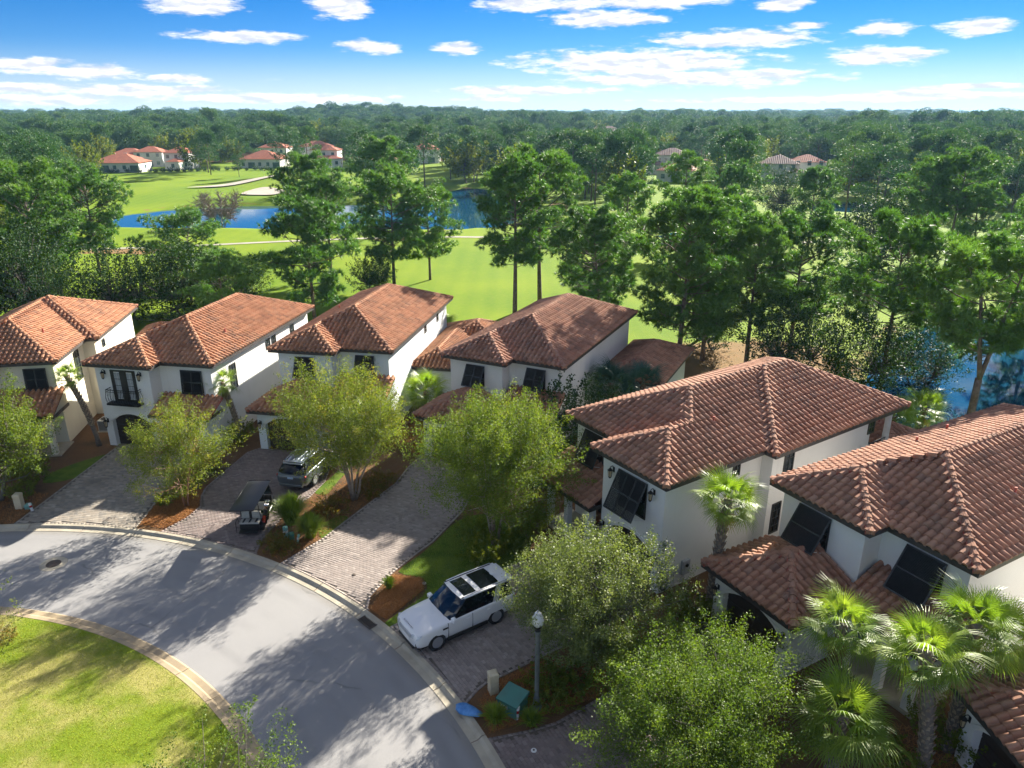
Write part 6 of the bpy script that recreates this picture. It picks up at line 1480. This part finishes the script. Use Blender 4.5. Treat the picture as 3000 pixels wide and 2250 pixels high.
def ac_unit(lab, x, y, rz):
    r = thing('air_conditioner', lab, 'air conditioner', (x, y, .085), R(rz)); b = MB(); b.cbox(-.42, .42, -.42, .42, .05, .85, .03); b.build('casing', M['grey_box'], r)
    for s in range(4):
        Fm = Matrix.Rotation(s * math.pi / 2, 4, 'Z'); g = MB()
        for k in range(11): g.box(-.36, .36, -.432, -.42, .14 + k * .06, .165 + k * .06, Fm)
        g.build('grille', M['dark_metal'], r)
    t = MB(); t.lathe([(.34, .85), (.34, .87), (.30, .87), (.28, .855)], 20)
    for k in range(6): t.tube([(.05 * math.cos(k), .05 * math.sin(k), .865), (.32 * math.cos(k * 1.05), .32 * math.sin(k * 1.05), .865)], .01, 4)
    t.build('fan_guard', M['dark_metal'], r)
    p = MB(); p.box(-.5, .5, -.5, .5, 0, .05); p.build('pad', M['concrete'], r)
ac_unit('grey air conditioner nearer the driveway between the cream and balcony houses', -28.35, 47.2, 0); ac_unit('grey air conditioner deeper in the gap between the cream and balcony houses', -28.75, 48.9, 0); ac_unit('air conditioner behind the bushy palm', -5.3, 49.8, -20)
# ================================================================ far villas
def far_roof_mesh(x0, x1, y0, y1, ez, pitch=.42, st=.62):
    m = MB(); h = min(x1 - x0, y1 - y0) / 2; ov = .4; x0 -= ov; x1 += ov; y0 -= ov; y1 += ov; h += ov
    def slope(a, d, s, L_):                      # eave start, eave direction, inward direction
        n = max(2, int(L_ / st)); 
        for i in range(n):
            q = []
            for k, up in ((i, 0), (i + .5, .07), (i + 1, 0)):
                u = L_ * k / n; t = min(h, u, L_ - u); q.append(((a[0] + d[0] * u, a[1] + d[1] * u, ez + up), (a[0] + d[0] * u + s[0] * t, a[1] + d[1] * u + s[1] * t, ez + pitch * t + up)))
            m.add([q[0][0], q[1][0], q[1][1], q[0][1]], [(0, 1, 2, 3)]); m.add([q[1][0], q[2][0], q[2][1], q[1][1]], [(0, 1, 2, 3)])
    slope((x0, y0), (1, 0), (0, 1), x1 - x0); slope((x1, y0), (0, 1), (-1, 0), y1 - y0); slope((x1, y1), (-1, 0), (0, -1), x1 - x0); slope((x0, y1), (0, -1), (1, 0), y1 - y0)
    m.add([(x0, y0, ez - .05), (x0, y1, ez - .05), (x1, y1, ez - .05), (x1, y0, ez - .05)], [(0, 1, 2, 3)])
    return m
M['far_red'] = pmat('far_red', (.50, .17, .09), (.40, .13, .075), .8, .8, coord='World'); M['far_brown'] = pmat('far_brown', (.20, .12, .10), (.27, .16, .12), .8, .8, coord='World'); M['far_wall'] = pmat('far_wall', (.70, .69, .66), (.62, .61, .58), .4, .9, coord='World')
M['far_glass'] = pmat('far_glass', (.05, .09, .10), (.09, .15, .15), .7, .15, coord='World')
def far_villa(lab, x, y, ang, blocks, roof='far_red'):
    r = thing('far_villa', lab, 'house', (x, y, float(terrain_z(x, y))), R(ang), 'villas across the golf course')
    for x0, x1, y0, y1, h, nw in blocks:
        w = MB(); w.box(x0, x1, y0, y1, -.3, h); wo = w.build('wall', M['far_wall'], r)
        far_roof_mesh(x0, x1, y0, y1, h, .42 + .004 * (h > 4)).build('roof', M[roof], r)
        fl = [1.0] if h < 4.5 else [1.0, 4.0]
        for z in fl:
            for k in range(nw):
                c = x0 + (x1 - x0) * (k + .5) / nw; big = (k % 3 == 1 and z < 2); ww = min((x1 - x0) / nw * .42, 1.5 if big else .6)
                f = MB(); f.box(c - ww - .1, c + ww + .1, y0 - .05, y0 + .05, (z - .9 if big else z) - .1, z + 1.5); fo = f.build('window', M['trim'], r)
                g = MB(); g.box(c - ww, c + ww, y0 - .08, y0 - .04, z - .9 if big else z, z + 1.4); g.build('pane', M['far_glass'], fo)
        s = MB(); s.box(x1 - .03, x1 + .05, (y0 + y1) / 2 - .6, (y0 + y1) / 2 + .6, 1.0, 2.3); s.build('window', M['far_glass'], r)
FV = [
 ('long low villa with dark veranda at the left end of the far row', -143, 280, 4, [(-9, 8, -5, 7, 3.2, 5), (-6, 4, 1.0, 9, 4.2, 0)], 'far_red'),
 ('two storey villa with a small square turret room', -129, 297, 0, [(-5, 4.5, -2, 8, 6.0, 3), (-1.5, 3, -8, -2.3, 3.1, 1)], 'far_red'),
 ('wide single storey villa under a big hipped red roof', -99, 306, 0, [(-8, 8, -6, 8, 3.5, 5)], 'far_red'),
 ('two storey villa with a columned ground floor veranda', -76, 312, 0, [(-6, 5, 0, 9, 6.2, 3), (-4, 7, -5, -.3, 3.2, 4)], 'far_red'),
 ('white single storey villa half hidden by the pond pines', -52, 303, 0, [(-8, 6, -4, 7, 3.3, 4)], 'far_red'),
 ('two storey white villa with a dark brown roof', 60, 282, -8, [(-7, 5, -2, 8, 6.4, 5), (-12, -3, -7, -2.3, 3.1, 2)], 'far_brown'),
 ('low white villa with bright red roof before the brown roofed villa', 53, 243, -20, [(-6, 6, -5, 6, 3.4, 3)], 'far_red'),
 ('pale villa with tall shuttered windows beside the small pond strip', 87, 238, -12, [(-9, 2, -3, 8, 5.6, 3), (-1, 8, -6, -3.3, 3.3, 2)], 'far_brown'),
 ('red roofed villa right of the shuttered pale villa', 99, 258, -10, [(-5, 6, -4, 6, 5.0, 3)], 'far_red'),
 ('red roofed villa peeking out above the long low villa', -160, 322, 5, [(-7, 7, -5, 6, 4.6, 3)], 'far_red'),
 ('white villa with stepped red roof behind the long low villa', -147, 312, 5, [(-5, 6, -4, 5, 5.8, 3)], 'far_red'),
 ('red roofed villa behind the wide hipped villa', -106, 345, 0, [(-6, 6, -5, 6, 6.2, 3)], 'far_red'),
 ('second red roofed villa deep behind the wide hipped villa', -92, 362, 0, [(-7, 7, -5, 6, 5.6, 3)], 'far_red'),
 ('red roof ridge between the crowns beyond the main pond', -38, 338, 0, [(-6, 6, -5, 6, 5.6, 2)], 'far_red'),
 ('villa with slate dark roof far off in the wood', 62, 520, 0, [(-12, 12, -6, 8, 9.0, 4)], 'far_brown'),
]
for a in FV: far_villa(*a)
# hedge bushes along the far villas
bush_me = broad_proto(401, 1.3, .95, .0, 2, 500, .3, 40, stem_r=.03)
for i in range(46):
    rnd = random.Random(i); x = -150 + i * 2.3 + rnd.uniform(-.6, .6); y = 271 + (x + 150) * .28 + rnd.uniform(-1.5, 1.5)
    plant('hedge_bush', 'small clipped bush in the hedge line before the far villas', 'shrub', (None, bush_me[1]), (None, M['shrub']), x, y, rnd.uniform(.7, 1.2), i, group='bushes before the far villas', parts=('stem', 'foliage'))
# ================================================================ golfers on the green
def person(lab, x, y, rz, shirt, trousers, arm=.3):
    me = bpy.data.meshes.new('body'); V = [(0, 0, .98), (0, 0, 1.2), (0, .0, 1.42), (0, 0, 1.52), (0, .02, 1.66), (0, .02, 1.76), (.10, 0, .9), (.12, .04, .5), (.13, .0, .08), (.13, -.12, .04), (-.10, 0, .9), (-.12, -.02, .5), (-.14, .0, .08), (-.14, -.12, .04), (.20, 0, 1.42), (.27, -.04, 1.14), (.22, -.2 * arm - .1, .92), (-.20, 0, 1.42), (-.27, -.04, 1.14), (-.22, -.2 * arm - .1, .92)]
    E_ = [(0, 1), (1, 2), (2, 3), (3, 4), (4, 5), (0, 6), (6, 7), (7, 8), (8, 9), (0, 10), (10, 11), (11, 12), (12, 13), (2, 14), (14, 15), (15, 16), (2, 17), (17, 18), (18, 19)]
    Rd = [.15, .15, .14, .06, .10, .09, .10, .075, .05, .045, .10, .075, .05, .045, .07, .05, .035, .07, .05, .035]
    me.from_pydata(V, E_, []); o = bpy.data.objects.new('body', me); COL.objects.link(o); o.modifiers.new('s', 'SKIN')
    for v, rr in zip(me.skin_vertices[0].data, Rd): v.radius = (rr, rr)
    me.skin_vertices[0].data[0].use_root = True
    baked(o, [('SUBSURF', dict(levels=1, render_levels=1))])
    for m in (trousers, shirt, 'skin'): o.data.materials.append(M[m])
    for p in o.data.polygons: z = p.center.z; p.material_index = 0 if z < .98 else (2 if z > 1.5 or (abs(p.center.x) > .2 and z < 1.15) else 1); p.use_smooth = True
    r = thing('person', lab, 'person', (x, y, float(terrain_z(x, y)) + .0), rz); o.parent = r
    h = MB(); h.lathe([(.17, 1.76), (.11, 1.77), (.10, 1.84), (0, 1.87)], 10); h.build('hat', M['sticker'], r)
M['skin'] = pmat('skin', (.45, .27, .19), None, rough=.6); M['navy'] = pmat('navy', (.03, .045, .09), None, rough=.8); M['khaki'] = pmat('khaki', (.35, .3, .22), None, rough=.85); M['pink_shirt'] = pmat('pink_shirt', (.55, .2, .2), None, rough=.8)
person('golfer in dark clothes beside the push carts on the green', -68.8, 234.7, .5, 'navy', 'navy'); person('golfer in dark shirt and shorts standing on the green', -62.2, 225.5, 2, 'navy', 'black'); person('golfer in pale shirt and dark trousers at the right of the green', -59.4, 223.3, 1, 'sticker', 'navy'); person('golfer in pink shirt behind the push carts', -72.2, 239.5, 4, 'pink_shirt', 'khaki')
for i, (gx, gy, lab) in enumerate(((-73.8, 241.6, 'dark push cart with golf bag left of the group on the green'), (-71.2, 237.6, 'grey push cart with golf bag beside the dark clothed golfer'))):
    r = thing('push_cart', lab, 'golf trolley', (gx, gy, float(terrain_z(gx, gy)))); b = MB(); b.lathe([(.16, .25), (.19, .5), (.18, 1.1), (.10, 1.12), (.12, 1.35)], 10); b.build('bag_body', M['grey_box' if i else 'navy'], r)
    for s in (-1, 1): w = MB(); w.tube([(s * .36 - .03, 0, .17), (s * .36 + .03, 0, .17)], .17, 14); w.build('wheel', M['rubber'], r)
    f = MB(); f.tube([(-.36, 0, .17), (.36, 0, .17)], .02, 5); f.tube([(0, 0, .2), (0, -.5, 1.0)], .02, 5); f.build('frame', M['dark_metal'], r)
fr_ = thing('flagstick', 'thin flagstick with small flag on the green', 'flag', (-79.7, 244.7, float(terrain_z(-79.7, 244.7)))); q = MB(); q.tube([(0, 0, 0), (0, 0, 2.3)], .025, 5); q.build('pole', M['sticker'], fr_); q = MB(); q.add([(0, 0, 2.3), (.45, .02, 2.15), (0, 0, 2.0)], [(0, 1, 2), (2, 1, 0)]); q.build('flag', M['red_lamp'], fr_)
# ================================================================ the wood
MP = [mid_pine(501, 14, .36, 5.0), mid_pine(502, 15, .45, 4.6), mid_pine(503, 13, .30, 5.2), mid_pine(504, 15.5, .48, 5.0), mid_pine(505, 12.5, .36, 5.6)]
MBR = [broad_proto(511, 10, 5.0, .14, 1, 3600, .55, 90, stem_r=.2, irregular=.4, aspect=.7), broad_proto(512, 9, 5.4, .12, 2, 3600, .55, 90, stem_r=.16, irregular=.4, aspect=.7)]
PF = (M['bark_pine'], M['pine_far']); OF = (M['bark_oak'], M['yellow_leaf']); OD = (M['bark_oak'], M['shrub'])
for x, y, s, lab in ((-118, 287, 1.35, 'big round oak before the turret room villa'), (-98, 132, 1.5, 'large rounded live oak at the left edge of the fairway')): plant('oak_tree', lab, 'tree', MBR[0], (M['bark_oak'], M['yellow_leaf']), x, y, s, 1.)
for i, (x, y, s) in enumerate(((-76, 258, 1.12), (-71.5, 268, 1.1), (-52, 262, 1.0), (-36, 199, 1.0), (-30, 207, 1.05), (-42, 216, 1.1), (-26, 226, 1.15), (-34, 232, 1.05), (-94, 262, .5), (-20, 248, 1.1), (-12, 240, 1.0), (-106, 268, 1.0), (-110, 276, 1.05))):
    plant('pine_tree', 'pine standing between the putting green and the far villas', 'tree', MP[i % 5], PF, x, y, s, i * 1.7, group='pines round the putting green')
OPEN = [(-78, 30), (-78, 112), (-88, 118), (-86, 140), (-92, 150), (-96, 195), (-122, 255), (-160, 268), (-158, 292), (-90, 300), (-28, 300), (-28, 255), (-22, 232), (-10, 232), (8, 208), (14, 160), (24, 146), (60, 146), (66, 160), (104, 150), (118, 90), (90, 30)]
def scatter():
    rng = np.random.default_rng(77); out = []
    for y0, y1, sp, sxy in ((110, 320, 8.6, 1.0), (320, 620, 9.6, 1.05), (620, 1200, 12.5, 1.3), (1200, 3000, 23, 2.0), (3000, 6000, 48, 3.6)):
        xs = np.arange(-.78 * y1 - 30, .78 * y1 + 30, sp); ys = np.arange(y0, y1, sp); X, Y = np.meshgrid(xs, ys); X = X.ravel() + rng.uniform(-.42, .42, X.size) * sp; Y = Y.ravel() + rng.uniform(-.42, .42, Y.size) * sp
        k = np.abs(X) < .76 * Y + 22; X, Y = X[k], Y[k]
        ok = poly_sd(X, Y, OPEN) < -1.5
        for p in PONDS: ok &= poly_sd(X, Y, p) < -3
        ok &= ~((((X - 226) / 26) ** 2 + ((Y - 515) / 45) ** 2) < 1)
        for _, hx, hy, a, bl, _r in FV:
            dx, dy = X - hx, Y - hy; ok &= ~((np.abs(dx) < 12) & (np.abs(dy) < 12))
            t = dy / hy; lane = np.abs(X - hx * Y / hy) < 10                       # keep the view to each villa mostly clear
            ok &= ~(lane & (dy < 0) & (dy > -130) & (rng.random(X.size) < .95))
        X, Y = X[ok], Y[ok]; out.append(np.c_[X, Y, np.full(len(X), sxy), rng.uniform(.7, 1.28, len(X)), rng.uniform(0, 6.28, len(X)), rng.integers(0, 7, len(X))])
    return np.concatenate(out)
SC = scatter(); SC[:, 3] *= 1 + .22 * np.sin(SC[:, 0] / 61 + 1.0) * np.sin(SC[:, 1] / 83) + .10 * np.sin(SC[:, 0] / 23) * np.sin(SC[:, 1] / 31 + 2) + .0; SC = SC[np.argsort(np.hypot(SC[:, 0], SC[:, 1]))]
SC[:, 3] = np.where(SC[:, 1] < 400, np.minimum(SC[:, 3], 1.1), SC[:, 3])
vis = np.abs(SC[:, 0]) < .71 * SC[:, 1] + 4
ind = SC[vis][:250]; rest = np.concatenate([SC[vis][250:], SC[~vis]])
def zone(x, y):
    if x < -60: return 'left of the fairway before the long low villa' if y < 230 else 'round the long low villa'
    if x < -12: return 'behind the white half hidden villa'
    if x < 30: return 'right of the main pond' if y < 235 else 'deep behind the right bank of the main pond'
    if x < 70: return 'before the brown roofed villa' if y < 235 else 'round the brown roofed villa'
    return 'beyond the right fairway before the small strip of water' if y < 190 else 'round the shuttered pale villa'
for x, y, sxy, s, a, k in ind:
    k = int(k)
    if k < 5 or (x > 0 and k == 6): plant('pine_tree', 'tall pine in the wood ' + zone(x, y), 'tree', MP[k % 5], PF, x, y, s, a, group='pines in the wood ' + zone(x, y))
    else: plant('oak_tree', 'rounded broadleaf tree in the wood ' + zone(x, y), 'tree', MBR[k - 5], OF if k == 5 and x < 0 else OD, x, y, s, a, group='broadleaf trees in the wood ' + zone(x, y))
def forest():
    n = len(rest); z = terrain_z(rest[:, 0], rest[:, 1]); me = bpy.data.meshes.new('forest'); me.vertices.add(n); me.vertices.foreach_set('co', np.c_[rest[:, 0], rest[:, 1], z].astype(np.float32).ravel())
    def at(nm, v, t='FLOAT'): a = me.attributes.new(nm, t, 'POINT'); a.data.foreach_set('value', v)
    at('sxy', (rest[:, 2] * rest[:, 3]).astype(np.float32)); at('sz', (rest[:, 3] * (1 + .06 * (rest[:, 2] - 1))).astype(np.float32)); at('rot', rest[:, 4].astype(np.float32)); at('pick', rest[:, 5].astype(np.int32), 'INT')
    o = bpy.data.objects.new('forest', me); COL.objects.link(o); tag(o, 'dense pine wood stretching to the horizon', 'forest', kind='stuff')
    ng = bpy.data.node_groups.new('wood', 'GeometryNodeTree'); ng.interface.new_socket('Geometry', in_out='INPUT', socket_type='NodeSocketGeometry'); ng.interface.new_socket('Geometry', in_out='OUTPUT', socket_type='NodeSocketGeometry')
    L = ng.links.new; gi = ng.nodes.new('NodeGroupInput'); go = ng.nodes.new('NodeGroupOutput'); ip = ng.nodes.new('GeometryNodeInstanceOnPoints'); jn = ng.nodes.new('GeometryNodeJoinGeometry')
    srcs = []
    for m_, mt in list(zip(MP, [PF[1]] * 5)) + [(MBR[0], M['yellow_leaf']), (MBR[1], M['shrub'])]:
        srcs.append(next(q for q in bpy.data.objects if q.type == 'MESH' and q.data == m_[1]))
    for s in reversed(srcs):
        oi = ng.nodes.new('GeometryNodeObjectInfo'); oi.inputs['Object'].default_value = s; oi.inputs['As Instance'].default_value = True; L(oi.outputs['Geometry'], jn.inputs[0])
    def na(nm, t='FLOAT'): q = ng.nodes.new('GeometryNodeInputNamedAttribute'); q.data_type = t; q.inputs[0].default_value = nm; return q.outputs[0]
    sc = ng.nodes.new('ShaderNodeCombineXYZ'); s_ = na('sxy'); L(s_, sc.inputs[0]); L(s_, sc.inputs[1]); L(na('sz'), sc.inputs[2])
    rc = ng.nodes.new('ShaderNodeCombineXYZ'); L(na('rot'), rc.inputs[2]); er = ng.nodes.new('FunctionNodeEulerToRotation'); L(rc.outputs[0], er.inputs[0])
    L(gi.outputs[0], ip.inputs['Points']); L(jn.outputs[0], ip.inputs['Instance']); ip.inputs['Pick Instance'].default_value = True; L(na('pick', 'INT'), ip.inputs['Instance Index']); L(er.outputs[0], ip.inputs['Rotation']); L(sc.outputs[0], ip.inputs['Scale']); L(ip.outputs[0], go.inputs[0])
    md = o.modifiers.new('wood', 'NODES'); md.node_group = ng
forest()
# ================================================================ haze
hz = MB(); hz.box(-22000, 22000, -22000, 22000, -2.6, 36.0); ho = hz.build('haze'); tag(ho, kind='stuff')
hm = bpy.data.materials.new('haze'); hm.use_nodes = True; ht = hm.node_tree; ht.nodes.clear(); ou = ht.nodes.new('ShaderNodeOutputMaterial'); pv = ht.nodes.new('ShaderNodeVolumePrincipled')
pv.inputs['Color'].default_value = (.34, .64, 1.0, 1); pv.inputs['Density'].default_value = .00010; pv.inputs['Anisotropy'].default_value = .2
ht.links.new(pv.outputs[0], ou.inputs['Volume']); ho.data.materials.append(hm); ho.display_type = 'WIRE'
